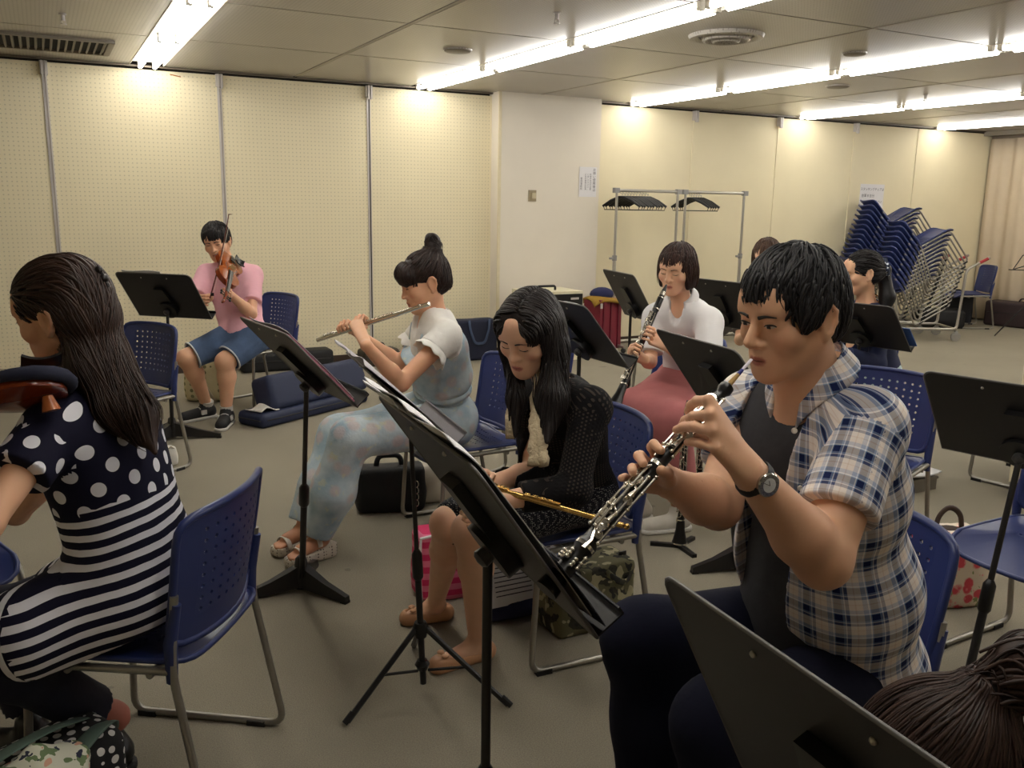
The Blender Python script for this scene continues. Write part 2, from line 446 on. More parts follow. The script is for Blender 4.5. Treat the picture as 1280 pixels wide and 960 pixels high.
part('plate', MB().box((0, -0.006, 0), (0.085, 0.012, 0.11)), mat('aged_beige_plastic', (150, 136, 108), 0.5), t)
part('rocker', MB().box((0.012, -0.016, 0.0), (0.045, 0.014, 0.055)), mat('ivory_rocker', (196, 184, 152), 0.4), t)
# ================================================================== chairs
m_blue = mat('blue_plastic', (42, 54, 106), 0.38, var=0.06, sc=6, bump=0.12, bsc=700)
m_steel = mat('brushed_steel_tube', (160, 156, 148), 0.34, 0.75, var=0.08, sc=12)
m_pad = mat('black_rubber', (22, 20, 20), 0.7)
m_black = mat('black_powder_coat', (24, 22, 23), 0.42, var=0.1, sc=9, bump=0.15, bsc=900)
m_blackp = mat('black_plastic', (12, 11, 12), 0.35)
m_chrome = mat('chrome', (200, 198, 192), 0.18, 0.95, var=0.02)
m_screw = mat('bright_screw', (190, 185, 175), 0.3, 0.8)

def perforated(fn, rect, nu, nv, hole, th, nout=48):
    """curved plate fn(u,w), u,w in [-1,1], with real round holes inside rect"""
    u0, u1, w0, w1 = rect; mb = MB()
    pts = []; fc = []
    def P(u, w, s):
        p = np.array(fn(u, w)); e = 1e-3
        n = np.cross(np.array(fn(u+e, w))-p, np.array(fn(u, w+e))-p); n /= np.linalg.norm(n)+1e-12
        return p+n*s*th/2
    for i in range(nu):
        for j in range(nv):
            a, b = u0+(u1-u0)*i/nu, u0+(u1-u0)*(i+1)/nu; c, d = w0+(w1-w0)*j/nv, w0+(w1-w0)*(j+1)/nv
            m, q = (a+b)/2, (c+d)/2
            out = [(b, q), (b, d), (m, d), (a, d), (a, q), (a, c), (m, c), (b, c)]
            ins = [(m+hole[0]*math.cos(k*PI/4), q+hole[1]*math.sin(k*PI/4)) for k in range(8)]
            V = [P(*o, 1) for o in out]+[P(*o, 1) for o in ins]+[P(*o, -1) for o in out]+[P(*o, -1) for o in ins]
            F = []
            for k in range(8):
                l = (k+1) % 8
                F += [(k, l, 8+l, 8+k), (16+l, 16+k, 24+k, 24+l), (8+k, 8+l, 24+l, 24+k)]
            mb.add(V, F)
    # border from the perforated field to the rounded outline
    ring = []
    for k in range(nout):
        t = 8*k/nout
        e, f = int(t) // 2, (t % 2)-1
        x, y = ((f, -1), (1, f), (-f, 1), (-1, -f))[e]
        s = (abs(x)**9+abs(y)**9)**(1/9)
        ring.append(((u0+u1)/2+x*(u1-u0)/2, (w0+w1)/2+y*(w1-w0)/2, x/s, y/s))
    V = []; F = []; n = nout
    for s in (1, -1):
        V += [P(r[0], r[1], s) for r in ring]+[P(r[2], r[3], s) for r in ring]
    for k in range(n):
        l = (k+1) % n
        F += [(k, l, n+l, n+k), (2*n+l, 2*n+k, 3*n+k, 3*n+l), (n+k, n+l, 3*n+l, 3*n+k)]
    mb.add(V, F)
    return mb, [fn(r[2], r[3]) for r in ring]

def back_fn(u, w):
    v = (w+1)/2
    return (0.228*u*(1-0.06*(1-v)), -0.175-0.040*v-0.050*(1-u*u)+0.012*(1-v)**2, 0.475+0.325*v+0.012*(1-u*u)*(v-0.5))
def seat_fn(u, w):
    y = 0.225*w+0.015; d = max(0.0, w-0.62)
    return (0.222*u*(1-0.05*max(0, -w)), y, 0.436+0.010*u*u-0.30*d*d-0.006*(1-u*u))
_bk, _rim = perforated(back_fn, (-0.70, 0.70, -0.62, 0.80), 9, 8, (0.028, 0.032), 0.007)
_bk.tube(_rim, 0.0105, 8, closed=True)
for s in (-1, 1):                       # the side lugs that grip the tube
    _bk.tube([(s*0.222, -0.176, 0.40), (s*0.224, -0.178, 0.50), (s*0.226, -0.20, 0.60)], [0.014, 0.017, 0.012], 8)
_st, _rim2 = perforated(seat_fn, (-0.55, 0.55, -0.80, -0.05), 10, 5, (0.026, 0.022), 0.008)
_st.tube(_rim2, 0.008, 8, closed=True)
me_back = _bk.mesh('backrest', m_blue, 50, 0.0004); me_seat = _st.mesh('seat', m_blue, 50, 0.0004)
def side_path(s):
    return fillet([(s*0.226, -0.196, 0.62), (s*0.226, -0.178, 0.43), (s*0.238, -0.255, 0.011), (s*0.238, 0.215, 0.011), (s*0.226, 0.190, 0.418), (s*0.226, -0.172, 0.428)], 0.05, 5)
me_side = [MB().tube(side_path(s), 0.0105, 8).mesh('side_frame', m_steel, 60) for s in (-1, 1)]
me_bar = MB().tube([(-0.226, 0.09, 0.408), (0.226, 0.09, 0.408)], 0.009, 8).tube([(-0.226, -0.12, 0.412), (0.226, -0.12, 0.412)], 0.009, 8).mesh('cross_bar', m_steel, 60)
me_foot = MB().box((0, 0, 0.008), (0.026, 0.055, 0.016)).mesh('foot_pad', m_pad, 0)
def make_chair(label, loc, yaw, group='blue stacking chairs'):
    t = thing('stacking_chair', label, 'chair', loc, R_(yaw), group)
    part('backrest', me_back, None, t); part('seat', me_seat, None, t)
    for s in (0, 1):
        f = part('side_frame', me_side[s], None, t)
        for y in (-0.17, 0.17):
            o = part('foot_pad', me_foot, None, f); o.location = ((-0.238, 0.238)[s], y, 0)
    part('cross_bar', me_bar, None, t)
    return t
CHAIRS = [
    ('blue chair under the woman in the polka dot and striped top', (0.17, 2.34), 55),
    ('empty blue chair behind the long haired woman, before the pink shirt', (0.31, 5.27), 122),
    ('blue chair under the young man in the pink shirt', (1.36, 6.72), 112),
    ('blue chair under the flute player in pale denim', (1.66, 3.66), 90),
    ('empty blue chair between the flute player and the black cardigan', (2.16, 4.10), 116),
    ('blue chair under the woman in the black cardigan', (1.53, 2.55), 87),
    ('blue chair under the clarinet player in the white blouse', (2.98, 3.86), 108),
    ('blue chair under the man in the plaid shirt', (1.53, 1.42), 86),
    ('empty blue chair behind the plaid shirt, pink folder on its seat', (3.10, 2.62), 110),
    ('empty blue chair at right edge, seen whole above the black stand', (4.90, 2.98), 12),
    ('empty blue chair at the right edge beside the floral bag', (2.87, 1.63), 93),
    ('blue chair under the woman with the ponytail scrunchie', (4.42, 3.92), 100),
    ('blue chair under the person hidden behind the plaid shirted man', (4.18, 5.32), 105),
]
CH = [make_chair(l, (x, y, 0), a) for l, (x, y), a in CHAIRS]

# ================================================================== music stands
def desk_frame(c, yaw, tilt):
    """axes of a desk: a to the viewer's right seen from behind, v up the plate, n towards the player"""
    y, t = R_(yaw), R_(tilt)
    a = Vector((math.cos(y), math.sin(y), 0)); n = Vector((-math.sin(y), math.cos(y), 0))
    v = Vector((0, 0, 1))*math.cos(t)-n*math.sin(t)
    return a, v, v.cross(a)*-1 if v.cross(a).dot(n) < 0 else v.cross(a)
def rr_poly(w, h, r, n=4):
    P = []
    for cx, cy, a0 in ((w/2-r, h/2-r, 0), (-w/2+r, h/2-r, 90), (-w/2+r, -h/2, 180), (w/2-r, -h/2, 270)):
        if a0 >= 180: P.append((-w/2, -h/2) if a0 == 180 else (w/2, -h/2)); continue
        for k in range(n+1):
            q = R_(a0+90*k/n); P.append((cx+r*math.cos(q), cy+r*math.sin(q)))
    return P
def music_stand(label, c, yaw, tilt, foot=None, w=0.50, h=0.34, base='tripod', base_rot=0, hub=-0.09, pole_r=0.0125, m=None, legs=0.30):
    m = m or m_black
    c = Vector([float(x) for x in c]); a, v, n = desk_frame(c, yaw, tilt)
    hubp = c+v*hub-n*0.035
    fx, fy = (hubp.x, hubp.y) if foot is None else (foot[0], foot[1])
    t = thing('music_stand', label, 'music stand', (fx, fy, 0), 0, 'black music stands')
    ax = (a, v, n); mb = MB()
    mb.prism(rr_poly(w, h, 0.028), -0.0015, 0.0015, ax, c)
    pl_ = part('desk_plate', mb, m, t, 30, world=True)
    edge = MB().tube([c+a*p[0]+v*p[1] for p in rr_poly(w, h, 0.028)], 0.0032, 6, closed=True)
    part('edge_rim', edge, m_edge, pl_, 60, world=True)
    for x in (-0.085, 0.085):
        o = part('screw', MB().ball(c+a*x+v*(h/2-0.032)-n*0.002, 0.0045, 8, 5), m_screw, pl_, world=True)
    tr = MB(); b = c-v*(h/2)
    tr.prism([(-w/2, 0), (w/2, 0), (w/2, 0.055), (-w/2, 0.055)], -0.0015, 0.0015, (a, n, v), b)
    tr.prism([(-w/2, 0), (w/2, 0), (w/2, 0.014), (-w/2, 0.014)], -0.0015, 0.0015, (a, v, n), b+n*0.055)
    part('tray', tr, m, t, 30, world=True)
    br = MB()
    br.prism([(-0.036, 0.0), (0.036, 0.0), (0.045, 0.10), (0.030, 0.185), (-0.030, 0.185), (-0.045, 0.10)], -0.022, -0.002, ax, c+v*(hub-0.03))
    br.prism([(0.058*math.cos(R_(q)), 0.058*math.sin(R_(q))) for q in range(0, 360, 24)], -0.034, -0.002, ax, c+v*hub)
    part('back_bracket', br, m_blackp, t, 30, world=True)
    kb = MB().lathe([(0, 0.016), (0.016, 0.018), (0.022, 0.012), (0.024, 0.0)], hubp, hubp-n, 14)
    part('tilt_knob', kb, m_knob, t, 40, world=True)
    # pole
    F = Vector((fx, fy, 0)); top = hubp; L = (top-F).length; d = (top-F).normalized()
    zc = L*0.52
    part('inner_pole', MB().tube([F+d*(zc-0.02), top], pole_r*0.72, 10), m_polegrey, t, world=True)
    part('outer_pole', MB().tube([F+d*0.03, F+d*zc], pole_r, 12), m_black, t, world=True)
    part('collar', MB().lathe([(0, pole_r+0.001), (0.01, pole_r+0.007), (0.085, pole_r+0.006), (0.10, pole_r*0.8)], F+d*(zc-0.07), top, 12), m_blackp, t, world=True)
    for k in range(3):
        q = R_(base_rot+120*k); e = Vector((math.cos(q), math.sin(q), 0)); s = Vector((-e.y, e.x, 0))
        if base == 'cast':
            prof = [(0.0, 0.022), (0.05, 0.024), (legs*0.55, 0.017), (legs, 0.014)]
            V = []; Fc = []
            for x, wd in prof:
                zt = 0.085*(1-x/legs)**1.3+0.028; zb = max(0.004, 0.02*(1-x/legs))
                for p in ((-wd, zb), (wd, zb), (wd*0.8, zt), (-wd*0.8, zt)): V.append(F+e*x+s*p[0]+Vector((0, 0, p[1])))
            for i in range(3): Fc += [(4*i+j, 4*i+(j+1) % 4, 4*i+4+(j+1) % 4, 4*i+4+j) for j in range(4)]
            Fc += [(0, 3, 2, 1), (12, 13, 14, 15)]
            lg = part('leg', MB().add(V, Fc), m_black, t, 30, world=True)
            part('foot_pad', MB().box(F+e*(legs-0.012)+Vector((0, 0, 0.005)), (0.028, 0.028, 0.010), Matrix.Rotation(q, 3, 'Z')), m_pad, lg, world=True)
        else:
            hz = legs*0.80
            lg = part('leg', MB().tube([F+d*hz+e*0.02, F+e*legs+Vector((0, 0, 0.010))], 0.009, 8), m_black, t, world=True)
            part('brace', MB().tube([F+d*hz*0.36+e*0.02, F+e*legs*0.52+Vector((0, 0, hz*0.50))], 0.005, 6), m_black, lg, world=True)
            part('foot_pad', MB().tube([F+e*legs*0.93+Vector((0, 0, 0.032)), F+e*(legs+0.01)+Vector((0, 0, 0.0085))], 0.0095, 8), m_pad, lg, world=True)
    if base == 'cast': part('hub', MB().lathe([(0, 0.03), (0.06, 0.032), (0.12, 0.022), (0.13, pole_r)], F+Vector((0, 0, 0.012)), F+Vector((0, 0, 1)), 16), m_black, t, world=True)
    else:
        part('hub', MB().lathe([(0, 0.018), (0.03, 0.026), (0.05, 0.018)], F+d*(legs*0.80-0.03), top, 12), m_blackp, t, world=True)
        part('lower_hub', MB().lathe([(0, 0.015), (0.02, 0.024), (0.035, 0.015)], F+d*(legs*0.28), top, 12), m_blackp, t, world=True)
    return t, (c, a, v, n)
m_edge = mat('worn_black_edge', (104, 101, 98), 0.35, 0.3)
m_knob = mat('grey_knob', (92, 90, 90), 0.3, 0.6)
m_polegrey = mat('dark_steel_pole', (70, 68, 66), 0.35, 0.7)
G = {}
S1, G['s1'] = music_stand('black music stand left of the young man in the pink shirt', (0.60, 5.595, 0.945), 317.8, 36, on(216, 548)[:2], base='cast', base_rot=-20)
S2, G['s2'] = music_stand('black music stand with a pink edged folder before the flute player', (0.724, 2.963, 0.985), 276, 42, (0.80, 3.30), base='cast', base_rot=62, w=0.49, legs=0.235)
S3, G['s3'] = music_stand('large black music stand in the centre foreground holding loose white pages', (0.62, 1.311, 1.014), 266.2, 35, h=0.36)
S4, G['s4'] = music_stand('black music stand just behind the dark haired head in the cardigan', (1.94, 3.159, 1.00), 271, 40, base='cast', base_rot=40)
S5, G['s5'] = music_stand('narrow looking black music stand before the red suitcase', (3.21, 4.58, 0.96), 258.7, 30, base='cast', base_rot=10)
S6, G['s6'] = music_stand('black music stand between the white blouse and the man\'s forehead', (3.745, 4.338, 0.914), 276, 27, base='cast', base_rot=0)
S7, G['s7'] = music_stand('black music stand with the pointed corner in front of the white blouse', (1.96, 2.27, 0.955), 263, 37, on(922, 712)[:2], base='cast', base_rot=165, legs=0.21)
S8, G['s8'] = music_stand('black music stand in front of the woman with the ponytail', (3.813, 3.328, 0.911), 281, 43, base='cast', base_rot=0)
S9, G['s9'] = music_stand('black music stand cut by the right edge on a slanting pole', (2.437, 1.516, 0.915), 284, 37, on(1194, 912)[:2], base='tripod', base_rot=80, legs=0.20)
_c, _a = A3((0.772, 0.662, 0.874)), None
_av, _vv, _nv = desk_frame(_c, 266, 26); _tl = _c-A3(_av)*0.25+A3(_vv)*0.17
_tl2 = EYE+(_tl-EYE)*0.90
S10, G['s10'] = music_stand('huge black music stand in the bottom right foreground', _tl2+(_c-_tl)-A3(_av)*0.0, 266, 26)
S3B, G['s3b'] = music_stand('folding tripod music stand with a grey score before the cardigan woman', (0.865, 2.37, 0.965), 263, 46, (0.953, 2.39), w=0.42, h=0.30, legs=0.28, base_rot=195, pole_r=0.010, m=MATS('grey_coated_desk', (118, 114, 120), 0.5))
# ================================================================== sculpting: signed distance fields meshed with OpenVDB
class SDF:
    def __init__(s, pts, pad, h):
        pts = np.array([A3(p) for p in pts]); s.h = h
        s.lo = pts.min(0)-pad; n = np.ceil((pts.max(0)+pad-s.lo)/h).astype(int)+1
        s.n = n; s.v = np.full(n, 1.0, np.float32)
        s.ax = [(s.lo[i]+h*np.arange(n[i])).astype(np.float32) for i in range(3)]
        s.cx = None
    def _reg(s, lo, hi):
        a = np.maximum(0, np.floor((lo-s.lo)/s.h).astype(int)); b = np.minimum(s.n, np.ceil((hi-s.lo)/s.h).astype(int)+1)
        if (a >= b).any(): return None
        sl = tuple(slice(a[i], b[i]) for i in range(3))
        X, Y, Z = np.ix_(s.ax[0][sl[0]], s.ax[1][sl[1]], s.ax[2][sl[2]])
        return sl, X, Y, Z
    def _op(s, sl, d, k, sub):
        v = s.v[sl]
        if sub:
            d = -d
            if k > 0: t = np.maximum(k-np.abs(v-d), 0)/k; s.v[sl] = np.maximum(v, d)+t*t*k*0.25
            else: s.v[sl] = np.maximum(v, d)
        else:
            if k > 0: t = np.maximum(k-np.abs(v-d), 0)/k; s.v[sl] = np.minimum(v, d)-t*t*k*0.25
            else: s.v[sl] = np.minimum(v, d)
    def cap(s, a, b, ra, rb=None, k=0.01, sub=False):
        a, b = A3(a), A3(b); rb = ra if rb is None else rb
        m = max(ra, rb)+k+3*s.h
        g = s._reg(np.minimum(a, b)-m, np.maximum(a, b)+m)
        if g is None: return s
        sl, X, Y, Z = g; ab = b-a; L2 = ab@ab+1e-12
        t = ((X-a[0])*ab[0]+(Y-a[1])*ab[1]+(Z-a[2])*ab[2])/L2
        t = np.clip(t, 0, 1).astype(np.float32)
        d = np.sqrt((X-a[0]-t*ab[0])**2+(Y-a[1]-t*ab[1])**2+(Z-a[2]-t*ab[2])**2)-(ra+(rb-ra)*t)
        s._op(sl, d.astype(np.float32), k, sub); return s
    def chain(s, P, R, k=0.01, sub=False):
        for i in range(len(P)-1): s.cap(P[i], P[i+1], R[i], R[i+1], k, sub)
        return s
    def ell(s, c, r, F=None, k=0.01, sub=False):
        """ellipsoid: r along the rows of F (x right, y forward, z up)"""
        c = A3(c); r = A3(r); F = np.eye(3) if F is None else F
        ext = np.sqrt(((F*r[:, None])**2).sum(0))+k+3*s.h
        g = s._reg(c-ext, c+ext)
        if g is None: return s
        sl, X, Y, Z = g; q = [(X-c[0])*F[i][0]+(Y-c[1])*F[i][1]+(Z-c[2])*F[i][2] for i in range(3)]
        k0 = np.sqrt(sum((q[i]/r[i])**2 for i in range(3))); k1 = np.sqrt(sum((q[i]/r[i]**2)**2 for i in range(3)))
        d = k0*(k0-1)/(k1+1e-6)
        s._op(sl, np.where(k0 < 1e-4, -r.min(), d).astype(np.float32), k, sub); return s
    def rbox(s, c, half, F=None, r=0.01, k=0.01, sub=False):
        c = A3(c); half = A3(half); F = np.eye(3) if F is None else F
        ext = np.sqrt(((F*half[:, None])**2).sum(0))*1.8+k+r+3*s.h
        g = s._reg(c-ext, c+ext)
        if g is None: return s
        sl, X, Y, Z = g
        q = [np.abs((X-c[0])*F[i][0]+(Y-c[1])*F[i][1]+(Z-c[2])*F[i][2])-(half[i]-r) for i in range(3)]
        d = np.sqrt(sum(np.maximum(e, 0)**2 for e in q))+np.minimum(np.maximum(np.maximum(q[0], q[1]), q[2]), 0)-r
        s._op(sl, d.astype(np.float32), k, sub); return s
    def cut(s, p, n, k=0.0, lo=None, hi=None):
        """remove the side of the plane the normal points to"""
        p = A3(p); n = nrm(n)
        g = s._reg(s.lo if lo is None else A3(lo), s.lo+s.h*s.n if hi is None else A3(hi))
        if g is None: return s
        sl, X, Y, Z = g
        d = (p[0]-X)*n[0]+(p[1]-Y)*n[1]+(p[2]-Z)*n[2]
        s._op(sl, d.astype(np.float32), k, True); return s
    def wave(s, fn, band=0.02):
        """add fn(P) to the field near its surface (folds, wrinkles)"""
        I = np.nonzero(np.abs(s.v) < band)
        P = np.stack([s.ax[i][I[i]] for i in range(3)], 1)
        s.v[I] += fn(P).astype(np.float32); return s
    def sample(s, P):
        P = np.atleast_2d(A3(P)); q = (P-s.lo)/s.h; i = np.clip(np.floor(q).astype(int), 0, s.n-2); f = np.clip(q-i, 0, 1)
        out = 0
        for a in (0, 1):
            for b in (0, 1):
                for c in (0, 1):
                    w = (f[:, 0] if a else 1-f[:, 0])*(f[:, 1] if b else 1-f[:, 1])*(f[:, 2] if c else 1-f[:, 2])
                    out = out+w*s.v[i[:, 0]+a, i[:, 1]+b, i[:, 2]+c]
        return out
    def grad(s, P):
        P = np.atleast_2d(A3(P)); e = s.h
        g = np.stack([s.sample(P+e*np.eye(3)[i])-s.sample(P-e*np.eye(3)[i]) for i in range(3)], 1)
        return g/(np.linalg.norm(g, axis=1, keepdims=True)+1e-9)
    def hit(s, o, d, L=0.3):
        """first surface point on the ray o + t d"""
        o, d = A3(o), nrm(d); t = np.arange(0, L, s.h*0.5); v = s.sample(o+t[:, None]*d)
        i = np.nonzero(v < 0)[0]
        return o+d*t[i[0]] if len(i) else None
    def mesh(s, name, mats, adapt=0.0, col=None, uvw=None, smooth=True):
        v = np.clip(s.v, -4*s.h, 4*s.h)
        g = vdb.FloatGrid(4*s.h); g.copyFromArray(np.ascontiguousarray(v))
        g.transform = vdb.createLinearTransform(voxelSize=s.h)
        P, T, Q = g.convertToPolygons(isovalue=0.0, adaptivity=adapt)
        P = P.astype(np.float64)+s.lo
        me = bpy.data.meshes.new(name)
        nt, nq = len(T), len(Q)
        me.vertices.add(len(P)); me.vertices.foreach_set('co', P.astype(np.float32).ravel())
        idx = np.concatenate((T[:, ::-1].ravel(), Q[:, ::-1].ravel())).astype(np.int32)
        me.loops.add(len(idx)); me.loops.foreach_set('vertex_index', idx)
        st = np.concatenate((np.arange(nt)*3, nt*3+np.arange(nq)*4)).astype(np.int32)
        me.polygons.add(nt+nq); me.polygons.foreach_set('loop_start', st)
        me.polygons.foreach_set('use_smooth', np.ones(nt+nq, bool))
        me.update(calc_edges=True); me.validate()
        for m in (mats if isinstance(mats, (list, tuple)) else [mats]): me.materials.append(m)
        n = len(me.vertices)
        if col is not None:
            c = np.ones((n, 4), np.float32); c[:, :3] = col(P)
            me.color_attributes.new('col', 'FLOAT_COLOR', 'POINT').data.foreach_set('color', c.ravel())
        if uvw is not None:
            nl = len(me.loops); vi = np.zeros(nl, np.int32); me.loops.foreach_get('vertex_index', vi)
            ce = np.zeros(len(me.polygons)*3, np.float32); me.polygons.foreach_get('center', ce); tot = np.zeros(len(me.polygons), np.int32); me.polygons.foreach_get('loop_total', tot)
            Cc = np.repeat(ce.reshape(-1, 3).astype(float), tot, axis=0)
            me.attributes.new('uvw', 'FLOAT_VECTOR', 'CORNER').data.foreach_set('vector', uvw(P[vi], Cc).astype(np.float32).ravel())
        return me
def unwrap(y, x, yc, xc):
    """angle of (x, y) unwrapped next to the angle of its face centre"""
    a = np.arctan2(y, x); c = np.arctan2(yc, xc); return c+(a-c+np.pi) % (2*np.pi)-np.pi
def cloth_uv(P0, TF, sleeves, rt, rs, rmax=0.085, t0=0.03, s0=-0.03, extra=None):
    """pattern coordinates: round the trunk and up it, round each sleeve and along it"""
    def fn(P, Cn):
        q = (P-P0)@TF.T; c = (Cn-P0)@TF.T; out = np.zeros((len(P), 3))
        out[:, 0] = unwrap(q[:, 0], q[:, 1], c[:, 0], c[:, 1])*rt; out[:, 1] = q[:, 2]
        if extra: extra(out, P, Cn, q, c)
        for a, b, sg, o in sleeves:
            d = nrm(b-a); x = nrm(np.cross(d, TF[1])); y = np.cross(d, x)
            def loc(V):
                t = (V-a)@d; r = V-a-t[:, None]*d; return t, r@x, r@y
            t, u, v = loc(P); tc, uc, vc = loc(Cn)
            m = (np.hypot(uc, vc) < rmax) & (tc > t0) & (((Cn-a)@(TF[0]*sg) > s0) | (tc > 0.16))
            out[m, 0] = (unwrap(v, u, vc, uc)*rs+o)[m]; out[m, 1] = (-t+o)[m]; out[m, 2] = 2
        return out
    return fn
def frame(fwd, up=(0, 0, 1)):
    """rows: right, forward, up of a body part that looks along fwd"""
    f = nrm(fwd); u = A3(up); u = nrm(u-f*(u@f)); return np.array([np.cross(f, u), f, u])
_WK = [(nrm(NR.normal(size=3)), NR.uniform(0, 6.28), NR.uniform(0.7, 1.6)) for _ in range(14)]
def folds(amp, freq, axis=None, squash=0.25, seed=0):
    """smooth wrinkle noise; frequencies along axis are lowered so that folds run along it"""
    a = None if axis is None else nrm(axis)
    def fn(P):
        out = 0; w = 0.35*np.sin(P@A3((11, 7, 5))+seed)+0.35*np.sin(P@A3((-6, 9, 13))+seed*2)
        for d, p, m in _WK:
            k = d*freq*m
            if a is not None: k = k-a*(k@a)*(1-squash)
            out = out+np.sin(P@k+p+seed*1.7+w*2.2)
        out = out/len(_WK)*2.0
        return amp*out
    return fn
def blend(c, P, mask, rgb):
    m = mask[:, None]; return c*(1-m)+A3(rgb)*m
def L3(c): return A3(lin(c)[:3])

# materials that read the sculpt's own attributes
def attr_mat(name, rough=0.5, sss=0.0, var=0.06, sc=40, bump=0.0, bsc=400, spec=0.4, bd=0.0006):
    t = NT(name, rough, 0, spec); a = t.attr('col')
    hs = t.n('ShaderNodeHueSaturation'); t.put(hs.inputs['Color'], a.outputs['Color'])
    t.put(hs.inputs['Value'], t.m_('ADD', 1-var, t.m_('MULTIPLY', t.noise(sc), 2*var)))
    t.col(hs.outputs[0])
    if sss:
        t.b.inputs['Subsurface Weight'].default_value = sss
        t.b.inputs['Subsurface Radius'].default_value = (0.012, 0.005, 0.003); t.b.inputs['Subsurface Scale'].default_value = 1.0
    if bump: t.bump(t.noise(bsc, 3), bump, bd)
    return t.m
m_skin = attr_mat('skin', 0.52, 0.12, 0.05, 30, 0.10, 500)
def hair_mat(name, c, c2, rough=0.38):
    t = NT(name, rough+0.10, 0, 0.28); g = t.n('ShaderNodeNewGeometry')
    f = t.m_('ADD', t.m_('MULTIPLY', g.outputs['Random Per Island'], 0.7), t.m_('MULTIPLY', t.noise(18), 0.3))
    t.col(t.mix(f, lin(c), lin(c2))); t.bump(t.noise(240, 2), 0.25, 0.001); return t.m

# ------------------------------------------------------------------ bodies
def add_head(B, c, F, s=1.0, female=False, jaw=1.0, nose=1.0, open_eye=0.0):
    """c: centre of the head at eye level; F rows right, forward, up; chin to crown 0.225 m at s=1"""
    def p(x, y, z): return c+s*(x*F[0]+y*F[1]+z*F[2])
    E = lambda q, r, k=0.01, sub=False: B.ell(p(*q), A3(r)*s, F, k*s, sub)
    K = lambda a, b, ra, rb, k=0.01, sub=False: B.cap(p(*a), p(*b), ra*s, rb*s, k*s, sub)
    E((0, -0.014, 0.030), (0.074, 0.094, 0.084), 0.0)
    E((0, 0.022, -0.020), (0.064, 0.066, 0.082), 0.03)
    w = 0.94 if female else 1.0
    for x in (-1, 1):
        K((x*0.054*w*jaw, 0.002, -0.052), (x*0.016, 0.066, -0.096), 0.018, 0.017, 0.028)
        E((x*0.043, 0.056, -0.026), (0.024, 0.024, 0.024), 0.022)
    E((0, 0.052, -0.082), (0.036*w, 0.034, 0.028), 0.028)
    E((0, 0.074, -0.102), (0.018, 0.015, 0.013), 0.016)
    E((0, 0.068, -0.060), (0.031, 0.026, 0.024), 0.020)
    K((-0.036, 0.076, 0.024), (0.036, 0.076, 0.024), 0.012, 0.012, 0.022)
    E((0, 0.066, 0.050), (0.052, 0.022, 0.035), 0.03)
    for x in (-1, 1):
        E((x*0.031, 0.098, 0.003), (0.021, 0.017, 0.0125), 0.014, True)
        E((x*0.031, 0.0735, 0.001), (0.0175, 0.0145, 0.0125), 0.008)
    K((0, 0.082, 0.014), (0, 0.099*nose**0.3, -0.026), 0.0075, 0.0095, 0.012)
    E((0, 0.100, -0.032), (0.0105, 0.0125, 0.0098), 0.009)
    for x in (-1, 1):
        E((x*0.0125, 0.089, -0.035), (0.0085, 0.0105, 0.0078), 0.006)
        E((x*0.0068, 0.1015, -0.0425), (0.0035, 0.005, 0.003), 0.004, True)
    K((-0.017, 0.084, -0.0625), (0, 0.0925, -0.0600), 0.0042, 0.0055, 0.005); K((0.017, 0.084, -0.0625), (0, 0.0925, -0.0600), 0.0042, 0.0055, 0.005)
    K((-0.014, 0.084, -0.0715), (0.014, 0.084, -0.0715), 0.0055, 0.0055, 0.006); E((0, 0.0885, -0.0715), (0.011, 0.0065, 0.0052), 0.006)
    K((-0.021, 0.094, -0.0668), (0.021, 0.094, -0.0668), 0.0016, 0.0016, 0.003, True)
    for x in (-1, 1):                                  # ears
        E((x*0.0765, -0.010, -0.010), (0.0065, 0.0165, 0.030), 0.006)
        E((x*0.0785, -0.014, 0.010), (0.006, 0.016, 0.016), 0.006)
        E((x*0.0775, -0.004, -0.036), (0.0055, 0.0085, 0.0095), 0.006)
        er = [(-0.001, -0.030), (0.004, -0.010), (0.003, 0.010), (-0.006, 0.021), (-0.018, 0.021), (-0.026, 0.008), (-0.024, -0.012), (-0.014, -0.030), (-0.006, -0.038)]
        for (a, b), (c2, d2) in zip(er, er[1:]): K((x*(0.079-a*0.28), a, b), (x*(0.079-c2*0.28), c2, d2), 0.0042, 0.0042, 0.004)
        E((x*0.0860, -0.009, -0.003), (0.0055, 0.010, 0.017), 0.004, True)
    return p
def head_col(base, c, F, s, lips, brow=None, blush=0.35):
    """vertex colours: lips and cheeks over the skin tone"""
    b = L3(base); lp = L3(lips); bl = L3((214, 120, 104))
    def fn(P):
        q = (P-c)@F.T/s; col = np.tile(b, (len(P), 1))
        for x in (-1, 1):
            d = np.sqrt(((q[:, 0]-x*0.043)/0.024)**2+((q[:, 1]-0.07)/0.03)**2+((q[:, 2]+0.030)/0.020)**2)
            col = blend(col, P, np.clip(1-d, 0, 1)*blush, bl)
        d = np.sqrt((q[:, 0]/0.021)**2+((q[:, 2]+0.0665)/0.0098)**2)
        col = blend(col, P, np.clip((1.05-d)*5, 0, 1)*(q[:, 1] > 0.075)*0.85, lp)
        d = np.sqrt((q[:, 0]/0.018)**2+((q[:, 2]+0.0668)/0.0020)**2)
        col = blend(col, P, np.clip((1.1-d)*3, 0, 1)*(q[:, 1] > 0.075)*0.8, lp*0.35)
        return col
    return fn
